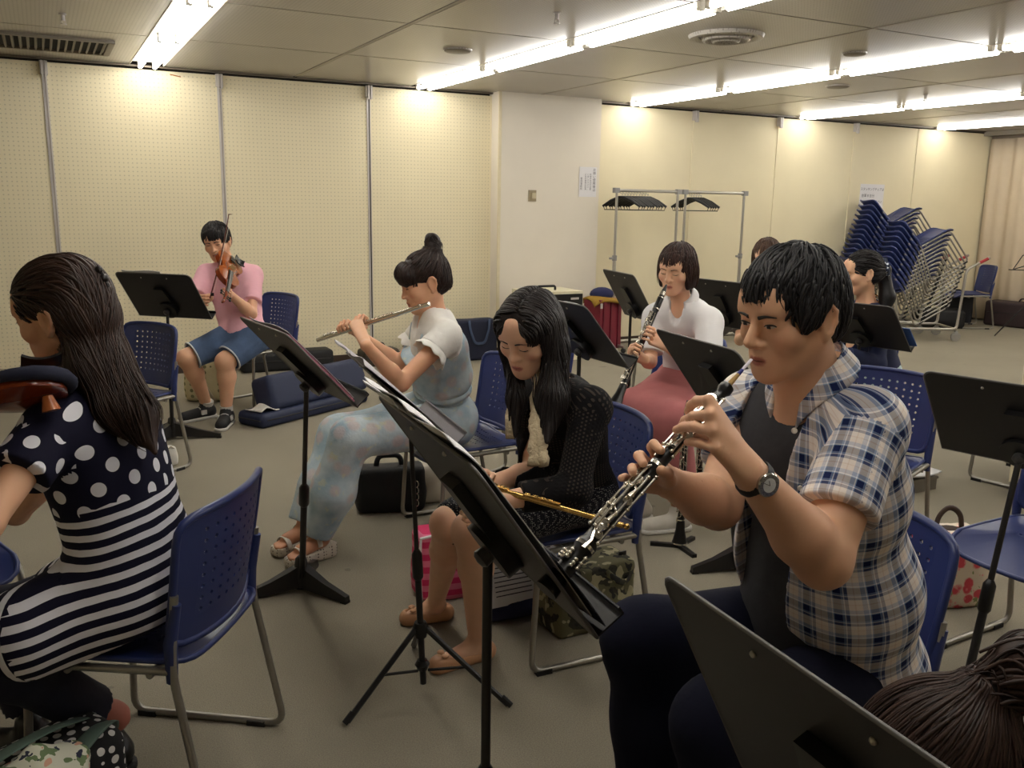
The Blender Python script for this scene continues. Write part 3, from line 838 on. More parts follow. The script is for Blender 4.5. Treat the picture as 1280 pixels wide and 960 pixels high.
def face_parts(B, root, c, F, s, look=-0.3, open_=0.6, brow_c=(30, 24, 22), brow_w=1.0, lash=True):
    """eyes, lashes and eyebrows laid on the sculpted face"""
    def p(x, y, z): return c+s*(x*F[0]+y*F[1]+z*F[2])
    m_b = MATS('eyebrow_hair', brow_c); m_l = MATS('eyelash_line', (24, 18, 16))
    for x in (-1, 1):
        def on_face(u, z, off=0.0006):
            h = B.hit(p(u, 0.14, z), -F[1], 0.12*s)
            return (h if h is not None else p(u, 0.08, z))+F[1]*off*s
        if open_ > 0:
            e = MB(); n = 9; V = []
            for i in range(n):
                t = i/(n-1)*2-1; u = x*0.031+t*0.0135*x; hgt = 0.0042*open_*(1-t*t)**0.6; z0 = 0.0005+0.0012*t
                V += [on_face(u, z0+hgt, 0.0008), on_face(u, z0-hgt*0.9, 0.0008)]
            e.add(V, [(2*i, 2*i+1, 2*i+3, 2*i+2) for i in range(n-1)])
            ey = part('eye', e, MATS('eye_white', (196, 186, 176)), root, world=True)
            ir = MB(); V = [on_face(x*0.031-0.001*x, 0.0005+look*0.003, 0.0014)]
            for k in range(12):
                q = 2*PI*k/12; zz = 0.0052*math.sin(q); lim = 0.0042*open_
                V.append(on_face(x*0.031-0.001*x+0.0052*math.cos(q), 0.0005+max(-lim*0.95, min(lim, zz+look*0.003)), 0.0014))
            ir.add(V, [(0, 1+k, 1+(k+1) % 12) for k in range(12)])
            part('iris', ir, m_l, ey, world=True)
        L = MB(); n = 9; pts = []; rr = []
        for i in range(n):
            t = i/(n-1)*2-1; zz = (0.0005+0.0012*t+0.0044*max(open_, 0)*(1-t*t)**0.6) if open_ > 0 else (-0.004-0.0022*(1-t*t)+0.001*t)
            pts.append(on_face(x*0.031+t*0.0145*x, zz, 0.0010)); rr.append(s*(0.0006+0.0010*(1-t*t)+0.0004*(t > 0)))
        L.tube(pts, rr, 6); part('eyelash', L, m_l, root, world=True)
        W = MB(); n = 9; pts = []; rr = []
        for i in range(n):
            t = i/(n-1); pts.append(on_face(x*(0.0125+0.036*t), 0.0175+0.0055*math.sin(t*2.4)-0.002*t, 0.0004)); rr.append(s*brow_w*(0.0026*(1-t)**0.7+0.0009))
        W.tube(pts, rr, 6); part('eyebrow', W, m_b, root, 180, world=True)

def finger(B, K, T, L, n, r0=0.0085, r1=0.0068, k=0.004):
    """knuckle K to tip T in three phalanges of total length L, bulging along n"""
    K, T, n = A3(K), A3(T), A3(n); d = T-K; D = np.linalg.norm(d)
    if D > L*0.98: T = K+d/D*L*0.98; d = T-K; D = np.linalg.norm(d)
    x = d/(D+1e-9); y = nrm(n-x*(n@x)); l = (L*0.44, L*0.31, L*0.25)
    lo, hi = 0.0, 2.2
    def chain(a):
        # joints turn by equal angles a; start angle found from symmetry
        ang = [0, -a, -2*a*0.95]; P = [np.zeros(2)]
        for q, m in zip(ang, l): P.append(P[-1]+m*np.array([math.cos(q), math.sin(q)]))
        e = P[-1]; th = math.atan2(e[1], e[0]); c, s = math.cos(-th), math.sin(-th)
        return [np.array([c*u[0]-s*u[1], s*u[0]+c*u[1]]) for u in P], np.linalg.norm(e)
    for _ in range(30):
        m = (lo+hi)/2
        if chain(m)[1] > D: lo = m
        else: hi = m
    P, _ = chain(lo); J = [K+x*u[0]+y*u[1] for u in P]
    B.cap(J[0], J[1], r0*1.06, r0*0.98, k); B.cap(J[1], J[2], r0*0.98, (r0+r1)/2, k); B.cap(J[2], J[3], (r0+r1)/2, r1, k)
    return J
def hand(B, W, KI, KL, back, tips, thumb, sc=1.0, bulge=None):
    """wrist W, index and little knuckles, back-of-hand normal, four finger tips (index first), thumb (base, mid, tip)"""
    W, KI, KL, back = A3(W), A3(KI), A3(KL), nrm(back)
    Ks = [KI+(KL-KI)*t+back*(0.004*sc*b) for t, b in ((0, 0), (0.34, 1), (0.68, 0.7), (1, -0.4))]
    for i, q in enumerate(Ks):
        w0 = W+(KL-KI)*(i/3-0.5)*0.42
        B.cap(w0, q, 0.0135*sc, 0.0098*sc, 0.014*sc)
    pc = (W+KI+KL)/3
    B.cap(pc-back*0.004*sc, (KI+KL)/2-back*0.006*sc, 0.014*sc, 0.010*sc, 0.012*sc)
    Ls = (0.086, 0.095, 0.089, 0.070); rs = (0.0086, 0.0088, 0.0084, 0.0074); out = []
    for i, (q, t, L, r) in enumerate(zip(Ks, tips, Ls, rs)): out.append(finger(B, q, t, L*sc, back if bulge is None else nrm(bulge[i]), r*sc*0.97, r*0.80*sc, 0.0028*sc))
    if thumb is not None:
        tb, tm, tt = (A3(q) for q in thumb)
        B.cap(W+(KI-W)*0.18, tb, 0.015*sc, 0.0125*sc, 0.014*sc); B.cap(tb, tm, 0.0122*sc, 0.0105*sc, 0.005*sc); B.cap(tm, tt, 0.0108*sc, 0.0082*sc, 0.004*sc)
    return out
def arm(B, S, E, W, r=(0.047, 0.039, 0.041, 0.026), k=0.02, cap0=True):
    S, E, W = A3(S), A3(E), A3(W)
    B.cap(S, E, r[0], r[1], k); m = E+(W-E)*0.3
    B.cap(E, m, r[1], r[2], k); B.cap(m, W, r[2], r[3], k)
def leg(B, H, K, A, r=(0.085, 0.062, 0.056, 0.036), k=0.03):
    H, K, A = A3(H), A3(K), A3(A)
    B.cap(H, K, r[0], r[1], k); m = K+(A-K)*0.32
    back = nrm(np.cross(np.cross(K-H, A-K), A-K)); back = -back if back@(K-H) > 0 else back
    B.cap(K, m+back*0.012, r[1]*0.95, r[2], k); B.cap(m+back*0.012, A, r[2], r[3], k)
def torso(B, P, N, sL, sR, f=0.0, hip=0.165, dep=0.115, waist=0.140, chest=0.165, k=0.06, low=0.10):
    """trunk from pelvis P to neck base N between the shoulders; f inflates it"""
    P, N, sL, sR = A3(P), A3(N), A3(sL), A3(sR)
    up = nrm(N-P); r = sR-sL; fw = nrm(np.cross(up, r)); r = nrm(np.cross(fw, up)); F = np.array([r, fw, up]); D = N-P; L = np.linalg.norm(D)
    B.ell(P+up*0.02, (hip+f, dep*1.05+f, low+0.02+f), F, 0.0)
    B.ell(P+D*0.36, (waist+f, dep*0.95+f, 0.16+f), F, k)
    B.ell(P+D*0.70, (chest+f, dep*0.98+f, 0.17+f), F, k)
    for q in (sL, sR):
        B.cap(q-up*0.02, N-up*0.10, 0.050+f, 0.075+f, k)
        B.cap(q, N-up*0.01, 0.046+f, 0.040+f, 0.03)
    return F
def neck(B, N, c, F, s=1.0, r=0.052):
    B.cap(A3(N)-A3((0, 0, 0.03)), c+s*(-0.018*F[1]-0.055*F[2]), r*1.08, r*0.98, 0.03)

# ------------------------------------------------------------------ hair
def locks(S, roots, flow, steps, ds, r0, off=0.004, jitter=0.15, r_tip=0.3, sides=5, flat=0.6, seed=1, out=None):
    """tapered strands that follow the field S from the roots along flow(P, t)"""
    rng = np.random.default_rng(seed); P = np.array(roots, float); n = len(P); tr = [P.copy()]
    jit = rng.normal(size=(n, 3))*jitter; of = off*rng.uniform(0.4, 1.3, n)
    for i in range(steps):
        t = i/steps; d = flow(P, t)+jit
        d /= np.linalg.norm(d, axis=1, keepdims=True)+1e-9
        v = S.sample(P); g = S.grad(P); near = (v < 0.06)
        d = np.where(near[:, None], d-g*(d*g).sum(1, keepdims=True)*np.where(v < 0.02, 1, 0)[:, None], d)
        P = P+d*ds; v = S.sample(P); g = S.grad(P); mv = np.where(v < 0.05, np.where(v < of, v-of, np.clip(v-of, 0, 0.003)), 0)
        P = P-g*mv[:, None]; tr.append(P.copy())
    tr = np.array(tr); mb = out if out is not None else MB()
    lens = rng.uniform(0.75, 1.0, n); rr = rng.uniform(0.65, 1.25, n)*r0
    for j in range(n):
        m = max(3, int((steps+1)*lens[j])); p = tr[:m, j]
        nn = S.grad(p[:1])[0]
        rad = [rr[j]*(0.75+0.25*min(1, q/2))*(1-(1-r_tip)*(q/(m-1))**2) for q in range(m)]
        mb.tube(p, rad, sides, flat=(tuple(nn), flat))
    return mb
def scalp(S, c, F, s, n, region, seed=2):
    """random points on the field S around the head whose local position satisfies region(q)"""
    rng = np.random.default_rng(seed); out = []
    while len(out) < n:
        d = nrm(rng.normal(size=3))
        h = S.hit(c+s*0.02*F[2]+d*0.24*s, -d, 0.24*s)
        if h is None: continue
        q = F@(h-c)/s
        if region(q): out.append(h)
    return np.array(out)
# ================================================================== the oboist in the plaid shirt
def ring_uv(me, fn):
    n = len(me.vertices); P = np.zeros(n*3, np.float32); me.vertices.foreach_get('co', P); P = P.reshape(-1, 3).astype(float)
    me.attributes.new('uvw', 'FLOAT_VECTOR', 'POINT').data.foreach_set('vector', fn(P).astype(np.float32).ravel()); return me
def plaid_mat():
    t = NT('blue_plaid_cotton', 0.85, 0, 0.2); a = t.attr('uvw'); s = t.sep(a.outputs['Vector'])
    def band(v, per):
        r = t.n('ShaderNodeValToRGB'); r.color_ramp.interpolation = 'CONSTANT'; e = r.color_ramp.elements
        stops = [(0.0, (22, 34, 78)), (0.22, (132, 164, 206)), (0.25, (248, 248, 250)), (0.285, (172, 184, 208)), (0.42, (240, 230, 222)), (0.60, (224, 204, 190)), (0.635, (240, 232, 226)), (0.80, (84, 94, 130)), (0.90, (226, 226, 230)), (0.93, (120, 138, 170))]
        e[0].position, e[0].color = stops[0][0], lin(stops[0][1]); e[1].position, e[1].color = stops[1][0], lin(stops[1][1])
        for p, c in stops[2:]:
            x = e.new(p); x.color = lin(c)
        t.put(r.inputs[0], t.m_('FRACT', t.m_('DIVIDE', v, per))); return r.outputs[0]
    m = t.mix(0.5, band(s[0], 0.054), band(s[1], 0.054))
    t.col(m); t.bump(t.noise(55, 4), 0.35, 0.004); return t.m
m_plaid = plaid_mat()
m_tee = mat('charcoal_jersey', (72, 72, 76), 0.9, var=0.08, sc=60, bump=0.3, bsc=40, bd=0.004, spec=0.15)
m_navy = mat('dark_navy_trousers', (24, 26, 44), 0.9, var=0.10, sc=30, bump=0.3, bsc=45, bd=0.004, spec=0.15)
m_hair_man = hair_mat('black_hair_grey_sheen', (16, 15, 17), (44, 42, 44), 0.42)

HC = at(988, 392, 1.60); HS = 0.945
HF = frame(nrm(-0.85*CR-0.50*CF)*1.0+A3((0, 0, -0.30)), (0, 0, 1))
N_ = at(1014, 484, 1.665); SL = at(1083, 534, 1.575); SR = at(936, 506, 1.86); PV = A3((1.47, 1.29, 0.56))
EL = reach(SL, 1028, 700, 0.265, True); WL = reach(EL, 938, 592, 0.225, True)
ER = reach(SR, 897, 632, 0.25, True); WR = reach(ER, 838, 604, 0.20, True)
MOUTH = at(937, 452, 1.535); BELL = at(704, 714, 1.36); OAX = nrm(BELL-MOUTH)
def onob(px, py):            # the point of the oboe seen nearest to a pixel
    tt = np.linspace(0, 0.56, 200); best = None
    for t in tt:
        P = MOUTH+OAX*t; d = P-EYE; q = (640+FPX*(d@CR)/(d@CF), 480-FPX*(d@CU)/(d@CF)); e = (q[0]-px)**2+(q[1]-py)**2
        if best is None or e < best[0]: best = (e, P, d@CF)
    return best[1], best[2]
man = thing('person', 'man in blue plaid shirt and wristwatch playing an oboe', 'person', (1.47, 1.29, 0))
B = SDF([HC, N_, PV, EL, WL, ER, WR, at(770, 590, 1.45), at(850, 530, 1.45), SL, SR], 0.17, 0.0026)
hp = add_head(B, HC, HF, HS, jaw=1.03, nose=1.5)
neck(B, N_, HC, HF, HS, 0.058)
TF = torso(B, PV, N_, SL, SR, -0.012, 0.18, 0.125, 0.165, 0.18)
arm(B, SL, EL, WL, (0.052, 0.045, 0.047, 0.027)); arm(B, SR, ER, WR, (0.050, 0.044, 0.046, 0.027))
# left hand over the upper joint, right hand from behind the lower joint
p_up, d_up = onob(866, 520); p_lo, d_lo = onob(822, 570)
TL = [at(858, 515, onob(862, 515)[1]-0.010), at(851, 533, onob(854, 528)[1]-0.012), at(841, 537, onob(845, 545)[1]-0.016), at(846, 550, onob(846, 549)[1]-0.020)]
KIl = at(886, 501, WL@CF-EYE@CF-0.002); KLl = at(895, 560, WL@CF-EYE@CF-0.030)
hand(B, WL, KIl, KLl, -CF*0.75+CU*0.62-CR*0.2, TL, (at(905, 545, 1.47), at(880, 543, 1.475), onob(858, 540)[0]+CF*0.012), 1.04, bulge=(CU*0.85-CR*0.3-CF*0.3, CU*0.6-CR*0.5-CF*0.5, -CF*0.8+CU*0.45, -CF*0.9+CU*0.2))
dw = d_lo+0.045
KIr = at(826, 580, dw+0.01); KLr = at(801, 607, dw-0.005)
TR_ = [at(826, 563, onob(828, 566)[1]-0.014), at(804, 579, onob(806, 590)[1]-0.016), at(791, 590, onob(795, 604)[1]-0.014), at(771, 595, onob(782, 617)[1]+0.0)]
hand(B, WR, KIr, KLr, CU*0.75-CR*0.55+CF*0.3, TR_, (at(835, 600, dw-0.015), at(833, 592, dw-0.035), at(826, 588, d_lo-0.018)), 1.06)
hc = head_col((216, 168, 136), HC, HF, HS, (176, 100, 86), blush=0.15)
body = part('body', B.mesh('body', m_skin, 0.02, col=hc), None, man, world=True)
face_parts(B, man, HC, HF, HS, look=-0.4, open_=0.85, brow_w=1.2)

# t-shirt, trousers
T_ = SDF([N_, PV, SL, SR], 0.22, 0.005)
torso(T_, PV, N_, SL, SR, 0.004, 0.185, 0.132, 0.170, 0.18)
T_.ell(PV+TF[1]*0.05+TF[2]*0.10, (0.165, 0.125, 0.15), TF, 0.05)
T_.ell(PV+TF[1]*0.10+TF[2]*0.00, (0.13, 0.10, 0.12), TF, 0.05)
T_.cap(N_-A3((0, 0, 0.012)), N_+TF[1]*0.03+A3((0, 0, 0.15)), 0.062, 0.066, 0.0, True)
T_.wave(folds(0.0030, 26, TF[0], 0.4, 1))
part('t_shirt', T_.mesh('t_shirt', m_tee, 0.1), None, man, world=True)
HR, HL = PV+TF[0]*0.10-A3((0, 0, 0.01)), PV-TF[0]*0.10-A3((0, 0, 0.01))
KR = at(806, 800, 1.83); KL_ = at(902, 905, 1.56)
AR = A3((KR[0]+0.02, KR[1]-0.03, 0.09)); AL = A3((KL_[0]+0.06, KL_[1]+0.0, 0.09))
Q = SDF([HR, HL, KR, KL_, AR, AL, PV], 0.20, 0.007)
Q.ell(PV+TF[2]*0.02, (0.19, 0.145, 0.14), TF, 0)
for h, k, a in ((HR, KR, AR), (HL, KL_, AL)): leg(Q, h, k, a, (0.105, 0.083, 0.078, 0.065), 0.05)
Q.wave(folds(0.004, 18, None, 1, 3))
part('trousers', Q.mesh('trousers', m_navy, 0.1), None, man, world=True)
m_shoe = mat('black_leather', (18, 17, 18), 0.35, bump=0.1, bsc=120)
def shoe(root, A, fw, m, name='shoe', L=0.25, sole=None, w=0.043):
    fw = nrm(A3((fw[0], fw[1], 0))); A = A3(A); c = A3((A[0], A[1], 0))+fw*0.05; F = frame(fw)
    S = SDF([c-fw*0.13, c+fw*0.17, c+A3((0, 0, 0.12))], 0.06, 0.004)
    S.cap(c-fw*0.075+A3((0, 0, 0.05)), c+fw*(L-0.14)+A3((0, 0, 0.034)), w*0.92, w*0.86, 0.0)
    S.cap(c-fw*0.06+A3((0, 0, 0.05)), c-fw*0.045+A3((0, 0, 0.105)), w*0.95, w*0.9, 0.03)
    S.cut(c, (0, 0, -1)); o = part(name, S.mesh(name, m, 0.1), None, root, world=True)
    sl = SDF([c-fw*0.13, c+fw*0.17], 0.06, 0.004)
    sl.cap(c-fw*0.078+A3((0, 0, 0.012)), c+fw*(L-0.138)+A3((0, 0, 0.012)), w*1.02, w*0.97, 0).cut(c+A3((0, 0, 0.022)), (0, 0, 1)).cut(c+A3((0, 0, 0.001)), (0, 0, -1))
    part('sole', sl.mesh('sole', sole or m_pad, 0.1), None, o, world=True); return o
shoe(man, AR, KR-HR, m_shoe); shoe(man, AL, KL_-HL, m_shoe)

# the open plaid shirt
S_ = SDF([N_, PV-A3((0, 0, 0.06)), SL, SR, EL, ER], 0.20, 0.0045)
torso(S_, PV+TF[2]*0.01, N_-A3((0, 0, 0.012)), SL, SR, 0.014, 0.185, 0.130, 0.182, 0.188, 0.06, 0.13)
S_.ell(PV-TF[0]*0.06-TF[2]*0.03-TF[1]*0.01, (0.165, 0.15, 0.17), TF, 0.06)
S_.ell(PV+TF[2]*0.22-TF[0]*0.02, (0.196, 0.145, 0.20), TF, 0.06)
S_.ell(PV-TF[0]*0.09+TF[1]*0.09-TF[2]*0.03, (0.12, 0.11, 0.13), TF, 0.05)
for sh, e in ((SL, EL), (SR, ER)):
    dq = nrm(e-sh); L = np.linalg.norm(e-sh)
    cf = 0.66 if e is EL else 0.60
    s2 = SDF([sh, e], 0.13, 0.0045)
    s2.cap(sh-dq*0.01, sh+dq*(L*cf+0.05), 0.066, 0.066 if e is EL else 0.062, 0.0); s2.cut(sh+dq*L*cf, dq)
    g = S_._reg(s2.lo, s2.lo+s2.h*(s2.n-1))
    sl = g[0]; Pg = np.stack(np.meshgrid(*[S_.ax[i][sl[i]] for i in range(3)], indexing='ij'), -1).reshape(-1, 3)
    d = s2.sample(Pg).reshape(S_.v[sl].shape).astype(np.float32); d[d > 0.5] = 1.0
    S_._op(sl, d, 0.018, False)
S_.wave(lambda P: folds(0.0055, 22, TF[2], 0.35, 5)(P)*np.clip((N_[2]-P[:, 2])*4, 0.3, 1))
S_.rbox(PV+TF[0]*0.035+TF[1]*0.22+TF[2]*0.2, (0.085, 0.20, 0.55), TF, 0.01, 0.004, True)
S_.rbox(PV+TF[0]*0.02+TF[1]*0.2+TF[2]*0.62, (0.045, 0.2, 0.14), TF, 0.01, 0.004, True)
S_.cap(N_-A3((0, 0, 0.06)), N_+TF[1]*0.02+A3((0, 0, 0.2)), 0.070, 0.075, 0.004, True)
S_.cut(PV-TF[2]*0.150, -TF[2]+TF[0]*0.12)
plaid_uv = cloth_uv(PV, TF, ((SL, EL, -1, 0.31), (SR, ER, 1, 0.77)), 0.165, 0.066, 0.090, 0.02, 0.0)
part('plaid_shirt', S_.mesh('plaid_shirt', m_plaid, 0.0, uvw=plaid_uv), None, man, world=True)
def collar(root, N, F, m, r0, r1, zt, zb, a0=38, tip=0.035, name='collar', squash=0.88, th=0.004, uv=True, lean=0.0, tipw=10):
    mb = MB()
    for s in (-1, 1):
        def fn(u, v):
            q = R_(a0+(180-a0)*u); k = max(0.0, 1-u*4)
            r = r0+(r1-r0)*v; z = zt+(zb-zt)*v-tip*v*k*k-lean*math.cos(q)
            q2 = q-R_(tipw)*v*k
            return N+F[0]*(s*math.sin(q2)*r)+F[1]*(math.cos(q2)*r*squash+0.012*v*k)+F[2]*z
        mb.grid(fn, 28, 5, th=th)
    me = mb.mesh(name, m, 180)
    if uv: ring_uv(me, lambda P: np.stack([np.arctan2((P-N)@F[0], (P-N)@F[1])*0.08, (P-N)@F[2], P[:, 0]*0], 1))
    return part(name, me, None, root, world=True)
CFm = frame(TF[1], (0, 0, 1))
collar(man, N_+A3((0, 0, 0.02)), CFm, m_plaid, 0.064, 0.090, 0.040, 0.000, 30, 0.045, lean=0.020)
m_button = MATS('pearl_button', (220, 214, 204), 0.3)
def button(root, P, n, r=0.0055):
    P = A3(P); part('button', MB().lathe([(0, r), (0.002, r), (0.003, r*0.7), (0.0022, 0)], P, P+A3(n), 12), m_button, root, world=True)
for (px, py) in ((937, 504), (1000, 610), (990, 700)):
    hq = S_.hit(EYE+nrm(at(px, py, 1)-EYE)*1.2, at(px, py, 1)-EYE, 1.0)
    if hq is not None: button(man, hq-CF*0.002, -CF)
button(man, N_+A3((0, 0, 0.02))+CFm[1]*0.088-CFm[0]*0.050-A3((0, 0, 0.055)), -CF)

# hair
H_ = SDF([HC], 0.19, 0.003)
E = lambda q, r, k=0.0, sub=False: H_.ell(hp(*q), A3(r)*HS, HF, k, sub)
E((0, -0.016, 0.036), (0.084, 0.106, 0.094)); E((0, -0.060, -0.015), (0.068, 0.054, 0.065), 0.03)
for x in (-1, 1): E((x*0.066, 0.022, 0.012), (0.014, 0.028, 0.040), 0.012)
E((0, 0.118, -0.046), (0.078, 0.086, 0.098), 0.012, True)
for x in (-1, 1): E((x*0.088, 0.012, -0.045), (0.030, 0.045, 0.036), 0.008, True); E((x*0.085, -0.012, -0.014), (0.02, 0.018, 0.032), 0.006, True)
H_.cut(hp(0, -0.03, -0.072), -HF[2]-HF[1]*0.15, 0.01)
whorl = hp(0.01, -0.06, 0.11)
def flow_man(P, t):
    q = (P-HC)@HF.T/HS; rad = P-whorl; rad -= np.outer(rad@HF[2], HF[2])*0.2
    rad /= np.linalg.norm(rad, axis=1, keepdims=True)+1e-6
    dn = np.clip((0.075-q[:, 2])*9, 0, 1.6)[:, None]
    front = np.clip(q[:, 1]*10, 0, 1)[:, None]
    return rad*(0.9-0.2*dn)-HF[2]*(0.25+dn)+HF[1]*(0.45*front)-HF[0]*0.15*front
reg = lambda q: q[2] > -0.03 or q[1] < -0.02
rt = scalp(H_, HC, HF, HS, 1150, lambda q: (q[2] > 0.02 and q[1] > -0.02) or (q[1] < 0.03 and q[2] > -0.065 and abs(q[0]) > 0.0 and not (q[1] > -0.035 and q[2] < 0.02)), 3)
hm = locks(H_, rt, flow_man, 11, 0.0075*HS, 0.0034*HS, 0.004, 0.20, 0.2, 5, 0.55, 4)
rt2 = np.array([hp(x, 0.060-abs(x)*0.45+z*0.0, 0.098-abs(x)*0.35) for x in np.linspace(-0.062, 0.062, 75) for z in (0,)])+NR.normal(size=(75, 3))*0.006
def bang(P, t): return HF[1]*(0.9-1.1*t)-HF[2]*(0.25+1.1*t)+np.outer(((P-HC)@HF.T)[:, 0]*6, HF[0])
locks(H_, rt2, bang, 11, 0.0078*HS, 0.0036*HS, 0.006, 0.16, 0.15, 5, 0.5, 9, hm)
o = H_.mesh('hair', m_hair_man, 0.0)
ho = part('hair', o, None, man, world=True)
part('hair_strands', hm, m_hair_man, ho, 180, world=True)

# wristwatch on the left wrist
ax = nrm(WL-EL); wc = WL-ax*0.012; wn = nrm(-CF*0.9+CU*0.25-CR*0.1); wn = nrm(wn-ax*(wn@ax)); ws = np.cross(ax, wn)
wt = part('watch_strap', MB().tube([wc+(wn*math.cos(q)*0.0295+ws*math.sin(q)*0.0305) for q in np.linspace(0, 2*PI, 32, endpoint=False)], 0.0022, 6, closed=True, flat=(tuple(ax), 4.2)), MATS('black_watch_strap', (22, 20, 20), 0.5), man, world=True)
w0 = wc+wn*0.030
part('watch_case', MB().lathe([(0, 0.0185), (0.006, 0.0195), (0.008, 0.0175)], w0, w0+wn, 28), m_chrome, wt, world=True)
part('watch_dial', MB().lathe([(0.0078, 0.0172), (0.0084, 0.0)], w0, w0+wn, 28), MATS('white_dial', (226, 226, 228), 0.3, var=0.01), wt, world=True)
hd = MB(); z0 = w0+wn*0.0092
for ang, l in ((0.5, 0.008), (-0.4, 0.012)):
    dd = ax*math.cos(ang)+ws*math.sin(ang); hd.tube([z0, z0+dd*l], 0.0005, 5)
for k in range(12):
    dd = ax*math.cos(k*PI/6)+ws*math.sin(k*PI/6); hd.tube([z0+dd*0.0132, z0+dd*0.0152], 0.0004, 4)
part('watch_hands', hd, MATS('dark_hand', (30, 30, 34), 0.4), wt, world=True)

# ------------------------------------------------------------------ the oboe
m_ebony = mat('black_grenadilla', (16, 14, 14), 0.32, var=0.1, sc=60)
m_silver = mat('silver_keywork', (214, 208, 196), 0.2, 0.92, var=0.03)
def keywork(t, a, ax, up, side, segs, rnd, r_body, kk=1.0, fine=False):
    """rods, posts, cups and levers of a woodwind along its axis; up faces away from the body of the player"""
    rng = random.Random(rnd); rods = MB(); posts = MB(); cups = []; lev = MB()
    def P(l, u, s): return a+ax*l+up*u+side*s
    for (l0, l1) in segs:
        for s, u in ((0.9, 0.75), (0.35, 1.25), (-0.35, 1.2), (1.15, 0.2)):
            r = r_body(0.5*(l0+l1)); q0 = l0+rng.uniform(0, 0.02); q1 = l1-rng.uniform(0, 0.02)
            rods.tube([P(q0, u*r*1.25, s*r*1.25), P(q1, u*r*1.25, s*r*1.25)], 0.0019*kk, 6)
            n = max(2, int((q1-q0)/0.035))
            for k in range(n+1):
                l = q0+(q1-q0)*k/n; posts.tube([P(l, u*r*0.8, s*r*0.8), P(l, u*r*1.25, s*r*1.25)], 0.0016*kk, 5); posts.ball(P(l, u*r*1.28, s*r*1.28), 0.0030*kk, 7, 5)
        n = int((l1-l0)/0.019)
        for k in range(n):
            l = l0+(l1-l0)*(k+0.5)/n+rng.uniform(-0.003, 0.003); r = r_body(l); rc = rng.choice((0.0066, 0.0080, 0.0095))*kk
            th = rng.choice((0.15, 0.5, -0.25, 0.9)); d = up*math.cos(th)+side*math.sin(th); b = a+ax*l+d*(r*1.12)
            cups.append(MB().lathe([(0, rc*0.85), (0.0022, rc), (0.0042, rc*0.9), (0.0046, rc*0.45), (0.0035, 0)], b, b+d, 14))
            e = P(l+rng.uniform(-0.016, 0.016), r*1.2, r*rng.choice((0.9, 0.4, -0.4)))
            lev.tube([b+d*0.003, (b+d*0.005+e)/2, e], 0.0019*kk, 5, flat=(tuple(up), 0.6))
            if k % 3 == 1:
                e2 = P(l+0.018, r*1.5, r*1.5); lev.tube([e, e2, e2+ax*0.018+up*0.003], [0.0018*kk, 0.0022*kk, 0.0042*kk], 6, flat=(tuple(up), 0.45))
    for nm, mb in (('key_rod', rods), ('key_post', posts), ('key_lever', lev)):
        part(nm, mb, m_silver, t, world=True)['kind'] = 'stuff'
    if fine:
        for c in cups: part('key_cup', c, m_silver, t, world=True)
    else:
        al = MB()
        for c in cups: al.add(c.v, c.f)
        part('key_cup', al, m_silver, t, world=True)['kind'] = 'stuff'
OUP = nrm(-CF*0.5+CU*0.55-CR*0.45); OUP = nrm(OUP-OAX*(OUP@OAX)); OSD = nrm(np.cross(OAX, OUP)); OSD = OSD if OSD@CF < 0 else -OSD
ob = thing('oboe', 'black oboe with silver keywork played by the man in plaid', 'oboe', MOUTH)
O0 = MOUTH+OAX*0.062; OL = 0.475
def rb(l): return 0.0098+0.0042*min(1, max(0, l/0.40)) if l < 0.40 else 0.014+0.006*((l-0.40)/0.075)**1.6
pr_ = [(0.0, 0.008), (0.004, 0.0125), (0.014, 0.0130), (0.020, 0.0095), (0.03, 0.0088)]
pr_ += [(l, rb(l)) for l in np.linspace(0.04, 0.19, 5)]+[(0.195, 0.0142), (0.207, 0.0142), (0.212, rb(0.212))]+[(l, rb(l)) for l in np.linspace(0.23, 0.37, 5)]+[(0.375, 0.0172), (0.388, 0.0172), (0.393, rb(0.393))]+[(l, rb(l)) for l in np.linspace(0.40, 0.475, 7)]
part('oboe_body', MB().lathe(pr_, O0, O0+OAX, 20), m_ebony, ob, 40, world=True)
for l in (0.198, 0.380): part('tenon_ring', MB().lathe([(0, 0.0145 if l < 0.3 else 0.0175), (0.006, 0.0145 if l < 0.3 else 0.0175)], O0+OAX*l, O0+OAX*(l+1), 20), m_silver, ob, world=True)
part('reed_cork', MB().lathe([(0, 0.0034), (0.027, 0.0048)], MOUTH+OAX*0.034, MOUTH+OAX, 12), MATS('cork', (186, 150, 96), 0.8), ob, world=True)
part('reed_thread', MB().lathe([(0, 0.0030), (0.012, 0.0036)], MOUTH+OAX*0.022, MOUTH+OAX, 12), MATS('blue_reed_thread', (42, 46, 130), 0.6), ob, world=True)
part('reed', MB().tube([MOUTH-OAX*0.006, MOUTH+OAX*0.012, MOUTH+OAX*0.024], [0.0034, 0.0036, 0.0028], 10, flat=(tuple(OUP), 0.5)), MATS('pale_cane', (206, 200, 214), 0.6), ob, world=True)
keywork(ob, O0, OAX, OUP, OSD, ((0.035, 0.185), (0.215, 0.37), (0.395, 0.43)), 5, rb, 1.25, fine=True)
